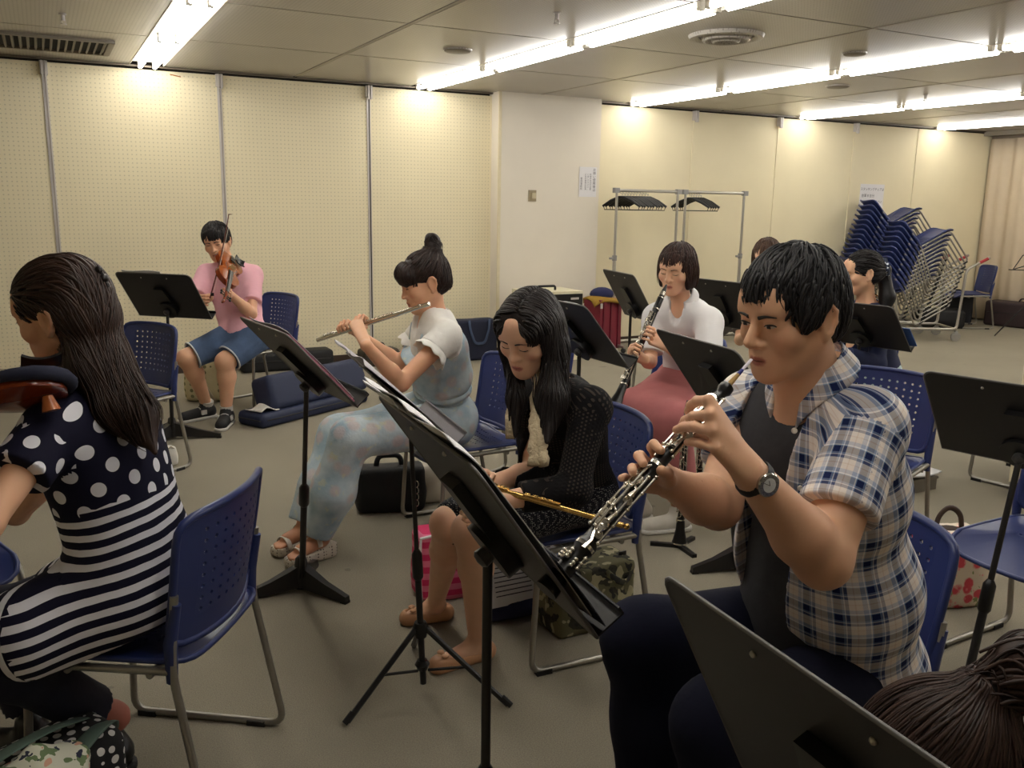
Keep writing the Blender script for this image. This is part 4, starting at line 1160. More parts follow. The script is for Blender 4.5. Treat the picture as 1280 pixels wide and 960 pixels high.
# ================================================================== shared person builder
def person(label, J, skin, lips, h=0.0038, face=None, blush=0.35, torso_f=-0.012, dims=(0.16, 0.105, 0.135, 0.155), hands=(), legs=None, female=True, arm_r=(0.040, 0.034, 0.034, 0.022), pad=0.16, nose=1.0, neck_r=0.047, jaw=1.0, s=1.0):
    """J: HC HF N PV SL EL WL SR ER WR; hands: callables that add to the field; legs: (hip, knee, ankle) lists with bare skin"""
    t = thing('person', label, 'person', (J['PV'][0], J['PV'][1], 0))
    pts = [J[k] for k in ('HC', 'N', 'PV', 'SL', 'SR', 'EL', 'WL', 'ER', 'WR')]
    for L in (legs or []): pts += [L[1], L[2]]
    B = SDF(pts, pad, h)
    hp = add_head(B, J['HC'], J['HF'], s, female, jaw, nose)
    neck(B, J['N'], J['HC'], J['HF'], s, neck_r)
    TF = torso(B, J['PV'], J['N'], J['SL'], J['SR'], torso_f, *dims)
    arm(B, J['SL'], J['EL'], J['WL'], arm_r); arm(B, J['SR'], J['ER'], J['WR'], arm_r)
    for f in hands: f(B)
    for L in (legs or []):
        leg(B, L[0], L[1], L[2], L[3] if len(L) > 3 else (0.075, 0.052, 0.050, 0.030))
        if len(L) > 4:                                  # a bare foot down to the toes
            B.cap(L[2]-A3((0, 0, 0.02)), L[4], 0.034, 0.022, 0.03)
    part('body', B.mesh('body', m_skin, 0.02, col=head_col(skin, J['HC'], J['HF'], s, lips, blush=blush)), None, t, world=True)
    if face is not None: face_parts(B, t, J['HC'], J['HF'], s, **face)
    return t, hp, TF, B
def grip(W, G, a, off, sc=0.9, thumb=True, wrap=None, sp=0.030):
    """a hand whose fingers close over the stick at G (axis a towards the index finger), knuckles on the off side"""
    W, G, a, off = A3(W), A3(G), nrm(a), nrm(off)
    off = nrm(off-a*(off@a)); w = (G-W) if wrap is None else A3(wrap)
    w = w-a*(w@a)-off*(w@off); w = nrm(w) if np.linalg.norm(w) > 1e-5 else nrm(np.cross(a, off))
    kc = G+off*0.036*sc-w*0.020*sc
    tips = [G+a*(sp-sp*0.67*i)+w*(0.016 if i != 3 else 0.010)*sc-off*0.002 for i in range(4)]
    th = (G-w*0.030*sc+a*0.020+off*0.012*sc, G-w*0.020*sc+a*0.024-off*0.004, G-w*0.006*sc+a*0.022-off*0.014*sc) if thumb else None
    return lambda B: hand(B, W, kc+a*sp*1.02, kc-a*sp*0.95, off*0.9-w*0.2, tips, th, sc)
def garment(root, name, m, build, pts, pad=0.2, h=0.006, wave=None, uvw=None, col=None, adapt=0.05):
    S = SDF(pts, pad, h); build(S)
    if wave: S.wave(wave)
    return part(name, S.mesh(name, m, adapt, uvw=uvw, col=col), None, root, world=True), S
def sleeve(S, a, b, frac, r0, r1, k=0.02, flare=0.0):
    a, b = A3(a), A3(b); d = nrm(b-a); L = np.linalg.norm(b-a); s2 = SDF([a, b], 0.12, S.h)
    s2.cap(a-d*0.01, a+d*(L*frac+0.05), r0, r1+flare, 0.0); s2.cut(a+d*L*frac, d)
    g = S._reg(s2.lo, s2.lo+s2.h*(s2.n-1)); sl = g[0]
    P = np.stack(np.meshgrid(*[S.ax[i][sl[i]] for i in range(3)], indexing='ij'), -1).reshape(-1, 3)
    d2 = s2.sample(P).reshape(S.v[sl].shape).astype(np.float32); d2[d2 > 0.5] = 1.0
    S._op(sl, d2, k, False)
def neck_hole(S, N, r=0.062, up=(0, 0, 1), k=0.004, fw=None, v=0.0):
    N = A3(N); u = nrm(up); S.cap(N-u*0.03, N+u*0.2, r, r*1.1, k, True)
    if fw is not None: S.cap(N+fw*0.06+u*0.05, N+fw*0.13-u*v, 0.045, 0.012, k, True)
def long_hair(root, m, S, hp, HC, HF, s, roots, flow, steps, ds, r0, name='hair', seed=1, off=0.005, jit=0.12, extra=None):
    o = part(name, S.mesh(name, m, 0.02), None, root, world=True)
    mb = locks(S, roots, flow, steps, ds, r0, off, jit, 0.25, 5, 0.5, seed)
    if extra: extra(mb)
    part('hair_strands', mb, m, o, 180, world=True); return o

# ================================================================== woman in the polka dot and striped top
def polka_mat():
    t = NT('navy_polka_and_stripe_jersey', 0.85, 0, 0.2); s = t.sep(t.attr('uvw').outputs['Vector'])
    def lattice(ou, ov):
        fu = t.m_('SUBTRACT', t.m_('FRACT', t.m_('ADD', t.m_('DIVIDE', s[0], 0.088), ou)), 0.5)
        fv = t.m_('SUBTRACT', t.m_('FRACT', t.m_('ADD', t.m_('DIVIDE', s[1], 0.094), ov)), 0.5)
        return t.m_('LESS_THAN', t.m_('SQRT', t.m_('ADD', t.m_('MULTIPLY', fu, fu), t.m_('MULTIPLY', fv, fv))), 0.185)
    dots = t.m_('MAXIMUM', lattice(0.1, 0.0), lattice(0.6, 0.5))
    wob = t.m_('MULTIPLY', t.m_('SUBTRACT', t.noise(7, 2), 0.5), 0.012)
    st = t.m_('LESS_THAN', t.m_('FRACT', t.m_('DIVIDE', t.m_('ADD', s[1], wob), 0.0345)), 0.47)
    low = t.m_('LESS_THAN', s[2], 0.5)
    f = t.m_('ADD', t.m_('MULTIPLY', low, st), t.m_('MULTIPLY', t.m_('SUBTRACT', 1.0, low), dots))
    t.col(t.mix(f, lin((21, 20, 40)), lin((222, 221, 228)))); t.bump(t.noise(30, 3), 0.3, 0.005); return t.m
PJ = dict(HC=at(76, 390, 2.07), N=at(104, 480, 2.12), PV=A3((0.155, 2.285, 0.57)))
PJ['HF'] = frame(-CR*0.96+CF*0.10+A3((0, 0, -0.20)), A3((0, 0, 1))-CR*0.05-CF*0.10)
PJ['SL'] = at(66, 535, 1.985); PJ['SR'] = at(150, 512, 2.27)
PJ['EL'] = reach(PJ['SL'], -20, 655, 0.27, True); PJ['WL'] = reach(PJ['EL'], -150, 560, 0.23, False)
PJ['ER'] = at(20, 640, 2.5); PJ['WR'] = at(-90, 610, 2.55)
VG = at(-175, 512, 2.08)
pol, hp, TF, B = person('woman with long brown hair in polka dot and striped top playing a violin', PJ, (222, 172, 138), (190, 104, 92), 0.0034,
    dict(look=-0.8, open_=0.25, brow_c=(60, 44, 38)), hands=(grip(PJ['WL'], at(-165, 528, 1.98), -CR, -CU-CF*0.3), grip(PJ['WR'], at(-110, 600, 2.5), -CR, CU)), s=1.0, torso_f=-0.02)
P_, N_, SL, SR = PJ['PV'], PJ['N'], PJ['SL'], PJ['SR']
pH = [P_+TF[0]*x*0.095-TF[2]*0.01 for x in (-1, 1)]
pK = [at(-45, 815, 2.0), at(0, 770, 2.5)]; pA = [at(134, 893, 2.38), on(40, 905, 0.1)]
def build(S):
    torso(S, P_, N_-A3((0, 0, 0.015)), SL, SR, 0.012, 0.185, 0.125, 0.155, 0.165, 0.07, 0.12)
    S.ell(P_-TF[2]*0.02+TF[1]*0.06, (0.21, 0.20, 0.125), TF, 0.06)
    S.cap(P_+TF[1]*0.10-TF[0]*0.10-TF[2]*0.01, pH[0]+(pK[0]-pH[0])*0.62, 0.125, 0.105, 0.05)
    S.cap(P_+TF[1]*0.10+TF[0]*0.10-TF[2]*0.01, pH[1]+(pK[1]-pH[1])*0.55, 0.12, 0.105, 0.05)
    for a, b in ((SL, PJ['EL']), (SR, PJ['ER'])): sleeve(S, a, b, 0.52, 0.064, 0.066)
    neck_hole(S, N_, 0.060); S.cut(P_-TF[2]*0.085, -TF[2]-TF[1]*0.15)
YV = (at(150, 606, 2.2)-P_)@TF[2]
def pol_extra(out, P, Cn, q, c):
    out[:, 1] -= YV; out[:, 2] = c[:, 2] > YV
    th = (c[:, 1] > 0.165) & (c[:, 2] < 0.14); out[th, 1] = -q[th, 1]*0.9
polka_uv = cloth_uv(P_, TF, ((SL, PJ['EL'], -1, 0.0),), 0.165, 0.066, 0.085, 0.05, 0.0, pol_extra)
wv = folds(0.007, 13, TF[0], 0.25, 2)
garment(pol, 'tunic', polka_mat(), build, [P_-A3((0, 0, 0.1)), N_, SL, SR, PJ['EL'], PJ['ER'], pK[0], pK[1]], 0.2, 0.0048, lambda P: wv(P)*np.clip(1.1-((P-P_)@TF[2])*1.9, 0.15, 1), polka_uv)
m_jean = mat('dark_navy_denim', (26, 27, 48), 0.85, var=0.14, sc=60, bump=0.3, bsc=60, bd=0.003)
def build(S):
    for h, k, a in zip(pH, pK, pA): leg(S, h, k, a+(k-a)*0.14, (0.095, 0.075, 0.070, 0.062), 0.04)
    S.cut(pA[0]+nrm(pK[0]-pA[0])*0.06, -(pK[0]-pA[0]))
garment(pol, 'jeans', m_jean, build, pH+pK+pA, 0.14, 0.006, folds(0.004, 24, None, 1, 6))
S = SDF([pA[0], pK[0]], 0.12, 0.004); d = nrm(pK[0]-pA[0]); S.cap(pA[0]-d*0.03, pA[0]+d*0.12, 0.037, 0.040, 0); S.cap(pA[0]-d*0.02, pA[0]+A3((-0.04, 0.03, -0.055)), 0.036, 0.030, 0.03)
part('ankle', S.mesh('ankle', MATS('rosy_skin', (176, 104, 86), 0.6), 0.1), None, pol, world=True)
part('red_sock_band', MB().tube([pA[0]+d*0.045, pA[0]+d*0.068], 0.0415, 20), MATS('red_sock_trim', (120, 24, 26), 0.8), pol, world=True)
shoe(pol, pA[0]-A3((0.0, 0, 0.0)), (-0.75, 0.66), m_shoe, 'slip_on_shoe', 0.24); shoe(pol, pA[1], TF[1], m_shoe, 'slip_on_shoe', 0.24)
m_hair_p = hair_mat('dark_brown_hair', (30, 21, 18), (66, 45, 36), 0.36)
HC, HF = PJ['HC'], PJ['HF']
H_ = SDF([HC, at(185, 590, 2.03), at(20, 350, 2.1)], 0.17, 0.0036)
E = lambda q, r, k=0.0, sub=False: H_.ell(hp(*q), r, HF, k, sub)
E((0, -0.018, 0.038), (0.084, 0.108, 0.090)); E((0, -0.062, -0.02), (0.078, 0.062, 0.08), 0.03)
for (a, b) in (((96, 395, 2.11), (118, 455, 2.08)), ((118, 455, 2.08), (148, 515, 2.055)), ((148, 515, 2.055), (176, 552, 2.035)), ((128, 450, 2.09), (176, 520, 2.06)), ((176, 520, 2.06), (194, 566, 2.03))):
    H_.cap(at(*a), at(*b), {96: 0.070, 118: 0.066, 148: 0.052, 128: 0.055, 176: 0.036}[a[0]], {(118, 455): 0.064, (148, 515): 0.046, (176, 552): 0.008, (176, 520): 0.036, (194, 566): 0.006}[b[:2]], 0.03)
E((0, 0.120, -0.050), (0.080, 0.088, 0.094), 0.012, True)
for x in (-1, 1): E((x*0.090, 0.018, -0.040), (0.035, 0.045, 0.055), 0.010, True)
E((-0.088, -0.008, -0.012), (0.02, 0.019, 0.034), 0.006, True)
clip = hp(0, -0.118, 0.060); tipP = at(186, 590, 2.02)
def flow_p(P, t):
    q = (P-HC)@HF.T; up = np.clip((q[:, 2]-0.0)*12, 0, 1)[:, None]*np.clip((q[:, 1]+0.115)*14, 0, 1)[:, None]
    to = clip-P; to /= np.linalg.norm(to, axis=1, keepdims=True)+1e-6
    dn = tipP-P; dn /= np.linalg.norm(dn, axis=1, keepdims=True)+1e-6
    return to*up+dn*(1-up)
r1 = scalp(H_, HC, HF, 1.0, 700, lambda q: q[2] > 0.012 and q[1] > -0.10, 5)
r2 = scalp(H_, HC, HF, 1.0, 620, lambda q: q[1] < -0.02 and q[2] > -0.06, 6)
hb = locks(H_, r1, flow_p, 18, 0.0085, 0.0030, 0.004, 0.10, 0.35, 5, 0.5, 11)
locks(H_, r2, flow_p, 31, 0.0108, 0.0036, 0.005, 0.16, 0.2, 5, 0.5, 12, hb)
ho = part('hair', H_.mesh('hair', m_hair_p, 0.02), None, pol, world=True); part('hair_strands', hb, m_hair_p, ho, 180, world=True)
c0 = clip-HF[1]*0.008
part('hair_clip', MB().ball(c0+HF[2]*0.012, 0.010, 8, 6).ball(c0-HF[2]*0.008-HF[1]*0.004, 0.012, 8, 6).tube([c0+HF[2]*0.02, c0-HF[2]*0.03-HF[1]*0.008], 0.006, 8), MATS('dark_hair_clip', (24, 16, 16), 0.4), ho, world=True)

# ------------------------------------------------------------------ violins and bows
m_varnish = mat('red_brown_violin_varnish', (136, 54, 18), 0.22, var=0.22, sc=14, spec=0.6)
m_spruce = mat('amber_violin_top', (150, 74, 28), 0.24, var=0.12, sc=30, spec=0.6)
def violin(label, O, ax, up, sc=1.0, cloth=False):
    """O: tail end of the body; ax towards the scroll; up out of the top plate"""
    O = A3(O); ax = nrm(ax); up = nrm(up-ax*(A3(up)@ax)); sd = np.cross(ax, up)
    t = thing('violin', label, 'violin', O)
    def P(l, s, u): return O+sc*(ax*l+sd*s+up*u)
    prof = [(0.0, 0.0), (0.003, 0.035), (0.015, 0.070), (0.04, 0.094), (0.075, 0.104), (0.11, 0.099), (0.135, 0.086), (0.146, 0.080), (0.152, 0.066), (0.175, 0.057), (0.20, 0.056), (0.222, 0.064), (0.228, 0.076), (0.25, 0.083), (0.285, 0.083), (0.32, 0.070), (0.343, 0.045), (0.352, 0.022), (0.355, 0.0)]
    def width(l):
        for (a, b), (c, d) in zip(prof, prof[1:]):
            if a <= l <= c: return b+(d-b)*(l-a)/(c-a+1e-9)
        return 0
    def plate(u0, sgn, ar):
        return MB().grid(lambda a, b: P(0.355*a, (2*b-1)*width(0.355*a)*1.02, u0+sgn*ar*math.sin(PI*min(1, max(0, a)))**0.6*max(0, 1-(2*b-1)**2)**0.8), 56, 10, th=0.003*sc)
    part('top_plate', plate(0.016, 1, 0.014), m_spruce, t, 60, world=True); part('back_plate', plate(-0.016, -1, 0.013), m_varnish, t, 60, world=True)
    ol = [(l, w) for l, w in prof]+[(l, -w) for l, w in reversed(prof[1:-1])]
    rb_ = MB(); n = len(ol); rb_.add([P(l, s, u) for u in (-0.016, 0.016) for l, s in ol], [(i, (i+1) % n, n+(i+1) % n, n+i) for i in range(n)])
    part('rib', rb_, m_varnish, t, 30, world=True)
    part('neck', MB().tube([P(0.345, 0, 0.012), P(0.40, 0, 0.014), P(0.485, 0, 0.012)], [0.018*sc, 0.011*sc, 0.0115*sc], 10), m_varnish, t, world=True)
    part('fingerboard', MB().tube([P(0.235, 0, 0.036), P(0.36, 0, 0.030), P(0.485, 0, 0.022)], [0.0195*sc, 0.0165*sc, 0.012*sc], 10, flat=(tuple(up), 0.28)), m_ebony, t, world=True)
    pb = MB().tube([P(0.485, 0, 0.012), P(0.53, 0, 0.006), P(0.555, 0, -0.004)], [0.0115*sc, 0.0105*sc, 0.008*sc], 8)
    sp = [P(0.565+0.016*math.cos(q)*(1-q/14), 0, -0.010+0.016*math.sin(q)*(1-q/14)) for q in np.linspace(2.6, 11, 26)]
    pb.tube(sp, 0.0075*sc, 8); part('scroll', pb, m_varnish, t, world=True)
    for k, (l, s) in enumerate(((0.498, 1), (0.512, -1), (0.526, 1), (0.540, -1))):
        part('peg', MB().tube([P(l, -s*0.015, 0.008), P(l, s*0.030, 0.008)], 0.0032*sc, 8).ball(P(l, s*0.036, 0.008), 0.0085*sc, 8, 6), m_ebony, t, world=True)
    part('tailpiece', MB().tube([P(0.008, 0, 0.026), P(0.06, 0, 0.040), P(0.115, 0, 0.044)], [0.008*sc, 0.014*sc, 0.021*sc], 10, flat=(tuple(up), 0.25)), m_ebony, t, world=True)
    part('bridge', MB().box((0, 0, 0), (0.001, 0.001, 0.001)).add([P(0.193+e, s, u) for e in (-0.002, 0.002) for s, u in ((-0.021, 0.028), (-0.017, 0.060), (0.017, 0.060), (0.021, 0.028))], [(0, 1, 2, 3), (7, 6, 5, 4), (0, 4, 5, 1), (1, 5, 6, 2), (2, 6, 7, 3)]) if False else MB().add([P(0.193+e, s, u) for e in (-0.002, 0.002) for s, u in ((-0.021, 0.028), (-0.017, 0.060), (0.017, 0.060), (0.021, 0.028))], [(0, 1, 2, 3), (7, 6, 5, 4), (0, 4, 5, 1), (1, 5, 6, 2), (2, 6, 7, 3)]), MATS('maple_bridge', (206, 168, 110), 0.6), t, 20, world=True)
    for k in range(4):
        s = (k-1.5)*0.0085; part('string', MB().tube([P(0.113, s*0.9, 0.050), P(0.193, s*1.3, 0.062), P(0.485, s*0.55, 0.030), P(0.515, s*0.4, 0.014)], 0.0006*sc, 5), m_chrome, t, world=True)
    part('chin_rest', MB().ball((0, 0, 0), 0.001, 8, 4) if False else MB().grid(lambda a, b: P(0.012+0.075*b, -0.012-0.075*a, 0.040+0.010*((2*a-1)**2+(2*b-1)**2)-0.004), 10, 10, th=0.007*sc), m_ebony, t, 60, world=True)
    for s in (-1, 1):
        part('sound_hole', MB().tube([P(0.165+0.06*k/8, s*(0.030+0.016*(1-k/8))+0.004*math.sin(k*0.8)*s, 0.0305+0.001*(k in (3, 4, 5))) for k in range(9)], [0.003, 0.0022, 0.002, 0.0024, 0.0026, 0.0024, 0.002, 0.0022, 0.003], 6, flat=(tuple(up), 0.3)), m_blackp, t, world=True)
    if cloth:
        pts = [P(l, s*1.06, 0.008) for l, s in [(0.16, -0.075), (0.11, -0.100), (0.07, -0.106), (0.035, -0.095), (0.01, -0.070), (-0.006, -0.03), (-0.008, 0.0), (-0.006, 0.03), (0.012, 0.07)]]
        part('chin_cloth', MB().tube(pts, [0.010, 0.014, 0.016, 0.016, 0.016, 0.015, 0.014, 0.012, 0.008], 10, flat=(tuple(up), 1.0)), MATS('dark_navy_velvet', (30, 33, 54), 0.95, bump=0.4, bsc=80), t, 180, world=True)
        part('shoulder_rest', MB().tube([P(0.045, -0.06, -0.030), P(0.040, -0.055, -0.062)], [0.010, 0.019], 10), MATS('amber_shoulder_rest', (170, 96, 50), 0.3), t, world=True)
    return t
def bow(label, a, b, hair_side):
    a, b = A3(a), A3(b); ax = nrm(b-a); L = np.linalg.norm(b-a); n = nrm(hair_side-ax*(A3(hair_side)@ax)); t = thing('violin_bow', label, 'bow', a)
    part('stick', MB().tube([a+ax*L*k/10-n*0.010*(1-(2*k/10-1)**2)*-1 for k in range(11)], [0.0042]*6+[0.0038]*3+[0.0032]*2, 8), MATS('pernambuco_stick', (96, 42, 22), 0.35), t, world=True)
    part('bow_hair', MB().tube([a+ax*0.04+n*0.018, b-ax*0.004+n*0.018], 0.0034, 6, flat=(tuple(n), 0.2)), MATS('white_bow_hair', (222, 214, 196), 0.6), t, world=True)
    part('frog', MB().box(a+ax*0.035+n*0.010, (0.02, 0.012, 0.02)), m_ebony, t, world=True)
    part('bow_tip', MB().tube([b-ax*0.012, b, b+ax*0.004+n*0.020], [0.0034, 0.004, 0.002], 8), MATS('pernambuco_stick', (96, 42, 22), 0.35), t, world=True)
    return t
vO = at(84, 486, 1.98); vS = vO+0.6*(-CR*0.84-CF*0.52-CU*0.08)
violin('red brown violin with navy chin cloth at the left edge', vO, vS-vO, A3((0, 0, 1))*0.9+CF*0.5, 1.0, True)
# ================================================================== woman in the black cardigan
CJ = dict(HC=at(661, 415, 2.55), N=at(694, 482, 2.70), PV=A3((1.56, 2.51, 0.56)))
CJ['HF'] = frame(-CR*0.47-CF*0.70+A3((0, 0, -0.55)), A3((0, 0, 1))+CR*0.06)
CJ['SL'] = at(737, 508, 2.58); CJ['SR'] = at(662, 505, 2.84)
CJ['EL'] = at(716, 612, 2.52); CJ['WL'] = at(612, 628, 2.46); CJ['ER'] = at(668, 590, 2.80); CJ['WR'] = at(606, 606, 2.66)
FG0, FG1 = at(588, 602, 2.50), at(779, 657, 2.36); FGX = nrm(FG1-FG0)
KJ = [at(588, 664, 2.66), at(560, 655, 2.80)]; AJ = [on(597, 800, 0.075), on(545, 752, 0.075)]
TJ = [on(552, 828, 0.03), on(514, 770, 0.03)]
TFt = frame(-CR*0.8-CF*0.4)
hJ = [CJ['PV']-A3((0.02, 0.10, 0.0)), CJ['PV']-A3((0.02, -0.09, 0.0))]
car, hp, TF, B = person('woman with long black hair in black open-knit cardigan looking down', CJ, (226, 178, 148), (178, 92, 84), 0.0036,
    dict(look=-1, open_=0, brow_c=(44, 34, 30), brow_w=1.0), blush=0.55, s=0.97,
    hands=(grip(CJ['WL'], at(590, 640, 2.47), A3((0, 0, 1))-CR*0.2, -CF+CU*0.3, 0.88), grip(CJ['WR'], FG0+FGX*0.03, -FGX, CU*0.9-CF*0.3, 0.88)),
    legs=[(hJ[0], KJ[0], AJ[0], (0.072, 0.054, 0.052, 0.030), TJ[0]), (hJ[1], KJ[1], AJ[1], (0.072, 0.054, 0.052, 0.030), TJ[1])])
P_, N_, SL, SR = CJ['PV'], CJ['N'], CJ['SL'], CJ['SR']
def knit_mat():
    t = NT('black_open_knit', 0.9, 0, 0.2); s = t.sep(t.attr('uvw').outputs['Vector'])
    fu = t.m_('SUBTRACT', t.m_('FRACT', t.m_('DIVIDE', s[0], 0.0125)), 0.5)
    fv = t.m_('SUBTRACT', t.m_('FRACT', t.m_('ADD', t.m_('DIVIDE', s[1], 0.0115), t.m_('MULTIPLY', t.m_('FLOOR', t.m_('DIVIDE', s[0], 0.0125)), 0.5))), 0.5)
    d = t.m_('SQRT', t.m_('ADD', t.m_('MULTIPLY', fu, fu), t.m_('MULTIPLY', fv, fv)))
    hole = t.m_('MULTIPLY', t.m_('LESS_THAN', d, 0.27), t.m_('GREATER_THAN', t.noise(9, 2), 0.47))
    t.col(t.mix(hole, lin((20, 18, 20)), lin((64, 56, 50)))); t.bump(d, 0.6, 0.003); return t.m
def build(S):
    torso(S, P_, N_-A3((0, 0, 0.008)), SL, SR, 0.010, 0.165, 0.112, 0.135, 0.150, 0.06, 0.11)
    for a, e, w, f in ((SL, CJ['EL'], CJ['WL'], 0.62), (SR, CJ['ER'], CJ['WR'], 0.55)):
        S.cap(a, e, 0.056, 0.050, 0.02); sleeve(S, e, w, f, 0.049, 0.041, 0.02)
    S.rbox(P_+TF[1]*0.22+TF[2]*0.24, (0.030, 0.16, 0.5), TF, 0.01, 0.01, True)
    neck_hole(S, N_, 0.056)
garment(car, 'cardigan', knit_mat(), build, [P_, N_, SL, SR, CJ['EL'], CJ['ER'], CJ['WL'], CJ['WR']], 0.18, 0.0048, folds(0.004, 20, None, 1, 8), cloth_uv(P_, TF, ((SL, CJ['EL'], -1, 0), (SR, CJ['ER'], 1, 0)), 0.15, 0.06))
def build(S):
    torso(S, P_, N_-A3((0, 0, 0.03)), SL, SR, 0.0, 0.16, 0.105, 0.13, 0.145); S.ell(N_+TF[1]*0.03-TF[2]*0.02, (0.05, 0.06, 0.07), TF, 0.03)
    neck_hole(S, N_+TF[1]*0.02-TF[2]*0.03, 0.054)
garment(car, 'black_top', MATS('black_jersey', (18, 17, 19), 0.9), build, [P_, N_, SL, SR], 0.18, 0.006)
scarf = MB()
for q, off in ((0, 0.0), (1, 0.012), (2, -0.010), (3, 0.022)):
    pts = [hp(-0.035, 0.012, -0.105), at(673, 500+q, 2.54), at(669+q*2, 530, 2.50), at(667+q*4, 565, 2.47), at(668+q*5, 582, 2.46)]
    scarf.tube([A3(p)+TF[0]*off*0.5 for p in fillet(pts, 0.03, 3)], [0.017+0.004*math.sin(k*2.1+q) for k in range(len(fillet(pts, 0.03, 3)))], 8)
for q in range(2):
    pts = [hp(0.03, 0.012, -0.105), at(648-q*3, 490, 2.60), at(640-q*3, 520, 2.58), at(640-q*4, 548, 2.56)]
    scarf.tube(pts, [0.010, 0.014, 0.014, 0.010], 8)
scarf.tube([hp(x, y, -0.120) for x, y in ((-0.05, -0.05), (-0.058, -0.01), (-0.045, 0.03), (0, 0.045), (0.045, 0.03), (0.058, -0.01), (0.05, -0.05))], 0.013, 8)
part('scarf', scarf, mat('cream_crinkled_scarf', (206, 188, 156), 0.9, var=0.15, sc=60, bump=0.8, bsc=120, bd=0.006), car, 180, world=True)
def dot_mat():
    t = NT('black_skirt_with_tiny_dots', 0.85, 0, 0.2); v = t.voro(170, rnd=0.35)
    t.col(t.mix(t.m_('LESS_THAN', v.outputs['Distance'], 0.26), lin((22, 22, 30)), lin((170, 168, 160)))); t.bump(t.noise(40, 3), 0.3, 0.005); return t.m
def build(S):
    S.ell(P_+TF[2]*0.0, (0.165, 0.125, 0.11), TF, 0)
    for h, k in zip(hJ, KJ): S.cap(h, h+(k-h)*0.93, 0.098, 0.074, 0.06)
    S.cap((hJ[0]+hJ[1])/2, (KJ[0]+KJ[1])/2*0.9+(hJ[0]+hJ[1])*0.05, 0.09, 0.065, 0.06)
    S.cap(KJ[0]+(hJ[0]-KJ[0])*0.3-A3((0, 0, 0.06)), KJ[0]+(hJ[0]-KJ[0])*0.12-A3((0, 0, 0.09)), 0.05, 0.03, 0.05)
    kd = nrm((KJ[0]+KJ[1])/2-(hJ[0]+hJ[1])/2); S.cut((KJ[0]+KJ[1])/2-kd*0.015, kd)
garment(car, 'dotted_skirt', dot_mat(), build, hJ+KJ+[P_], 0.16, 0.005, folds(0.004, 20, None, 1, 9))
m_flat = mat('beige_ballet_flat', (196, 146, 108), 0.45)
for a, tt in zip(AJ, TJ):
    d = nrm(A3((tt[0]-a[0], tt[1]-a[1], 0))); c = A3((a[0], a[1], 0)); F = frame(d); L = np.linalg.norm(A3((tt[0]-a[0], tt[1]-a[1], 0)))
    def build(S):
        S.cap(c-d*0.035+A3((0, 0, 0.030)), c+d*(L+0.01)+A3((0, 0, 0.024)), 0.034, 0.034, 0.0)
        S.ell(c+d*(L*0.42)+A3((0, 0, 0.075)), (0.030, 0.085, 0.050), F, 0.006, True); S.cut(c+A3((0, 0, 0.002)), (0, 0, -1))
    sh, _ = garment(car, 'ballet_flat', m_flat, build, [c, A3(tt)], 0.10, 0.0035)
    b0 = c+d*(L-0.005)+A3((0, 0, 0.058))
    part('bow', MB().ball(b0+F[0]*0.016, 0.013, 8, 6, sc=(1, 1, 0.55)).ball(b0-F[0]*0.016, 0.013, 8, 6, sc=(1, 1, 0.55)).ball(b0, 0.008, 8, 6), m_flat, sh, 180, world=True)
m_hair_b = hair_mat('long_black_hair', (16, 13, 13), (40, 32, 30), 0.34)
HC, HF = CJ['HC'], CJ['HF']
H_ = SDF([HC, at(640, 550, 2.55), at(700, 560, 2.55)], 0.16, 0.0038)
E = lambda q, r, k=0.0, sub=False: H_.ell(hp(*q), r, HF, k, sub)
E((0, -0.016, 0.034), (0.080, 0.104, 0.086)); E((0, -0.055, -0.03), (0.082, 0.060, 0.09), 0.03)
for x in (-1, 1): E((x*0.074, -0.005, -0.02), (0.020, 0.050, 0.075), 0.02)
E((0.036, 0.050, 0.052), (0.030, 0.038, 0.045), 0.015); E((-0.044, 0.046, 0.052), (0.030, 0.040, 0.045), 0.015)
E((0.0, 0.115, -0.052), (0.055, 0.086, 0.088), 0.012, True); E((0.002, 0.118, 0.028), (0.022, 0.075, 0.042), 0.014, True)
H_.cap(hp(-0.074, -0.01, -0.06), at(690, 500, 2.52), 0.038, 0.040, 0.03); H_.cap(at(690, 500, 2.52), at(684, 552, 2.46), 0.040, 0.008, 0.03)
H_.cap(hp(0.070, 0.005, -0.06), at(645, 500, 2.58), 0.028, 0.022, 0.03); H_.cap(at(645, 500, 2.58), at(644, 545, 2.55), 0.022, 0.006, 0.02)
dwn = A3((0, 0, -1))
def flow_c(P, t):
    q = (P-HC)@HF.T; side = np.sign(q[:, 0]+0.012)[:, None]; k = np.clip((q[:, 2]-0.01)*11, 0, 1)[:, None]
    return (side*HF[0]*0.95-HF[1]*0.30-HF[2]*0.2)*k+(dwn-HF[1]*0.12)*(1-k*0.8)
r1 = scalp(H_, HC, HF, 0.97, 760, lambda q: (q[2] > 0.0 and q[1] < 0.035) or q[1] < -0.03 or (abs(q[0]+0.003) > 0.026 and q[2] > 0.035 and q[1] < 0.085), 7)
r3 = []
for k in range(260):
    h3 = H_.hit(hp(-0.012+NR.normal()*0.004, 0.082-0.16*k/260, 0.20), -HF[2], 0.2)
    if h3 is not None and (HF[2]@(h3-HC)) > 0.070 and (HF[1]@(h3-HC)) < 0.050: r3.append(h3)
r3 = np.array(r3)
r1 = np.vstack((r1, r3))
def ex(mb):
    r2 = [at(690+NR.normal()*9, 470+NR.uniform(-20, 20), 2.50) for _ in range(90)]+[at(645+NR.normal()*4, 475+NR.uniform(-15, 15), 2.58) for _ in range(40)]
    locks(H_, r2, lambda P, t: np.tile(dwn, (len(P), 1)), 18, 0.0115, 0.0030, 0.004, 0.06, 0.15, 5, 0.5, 31, mb)
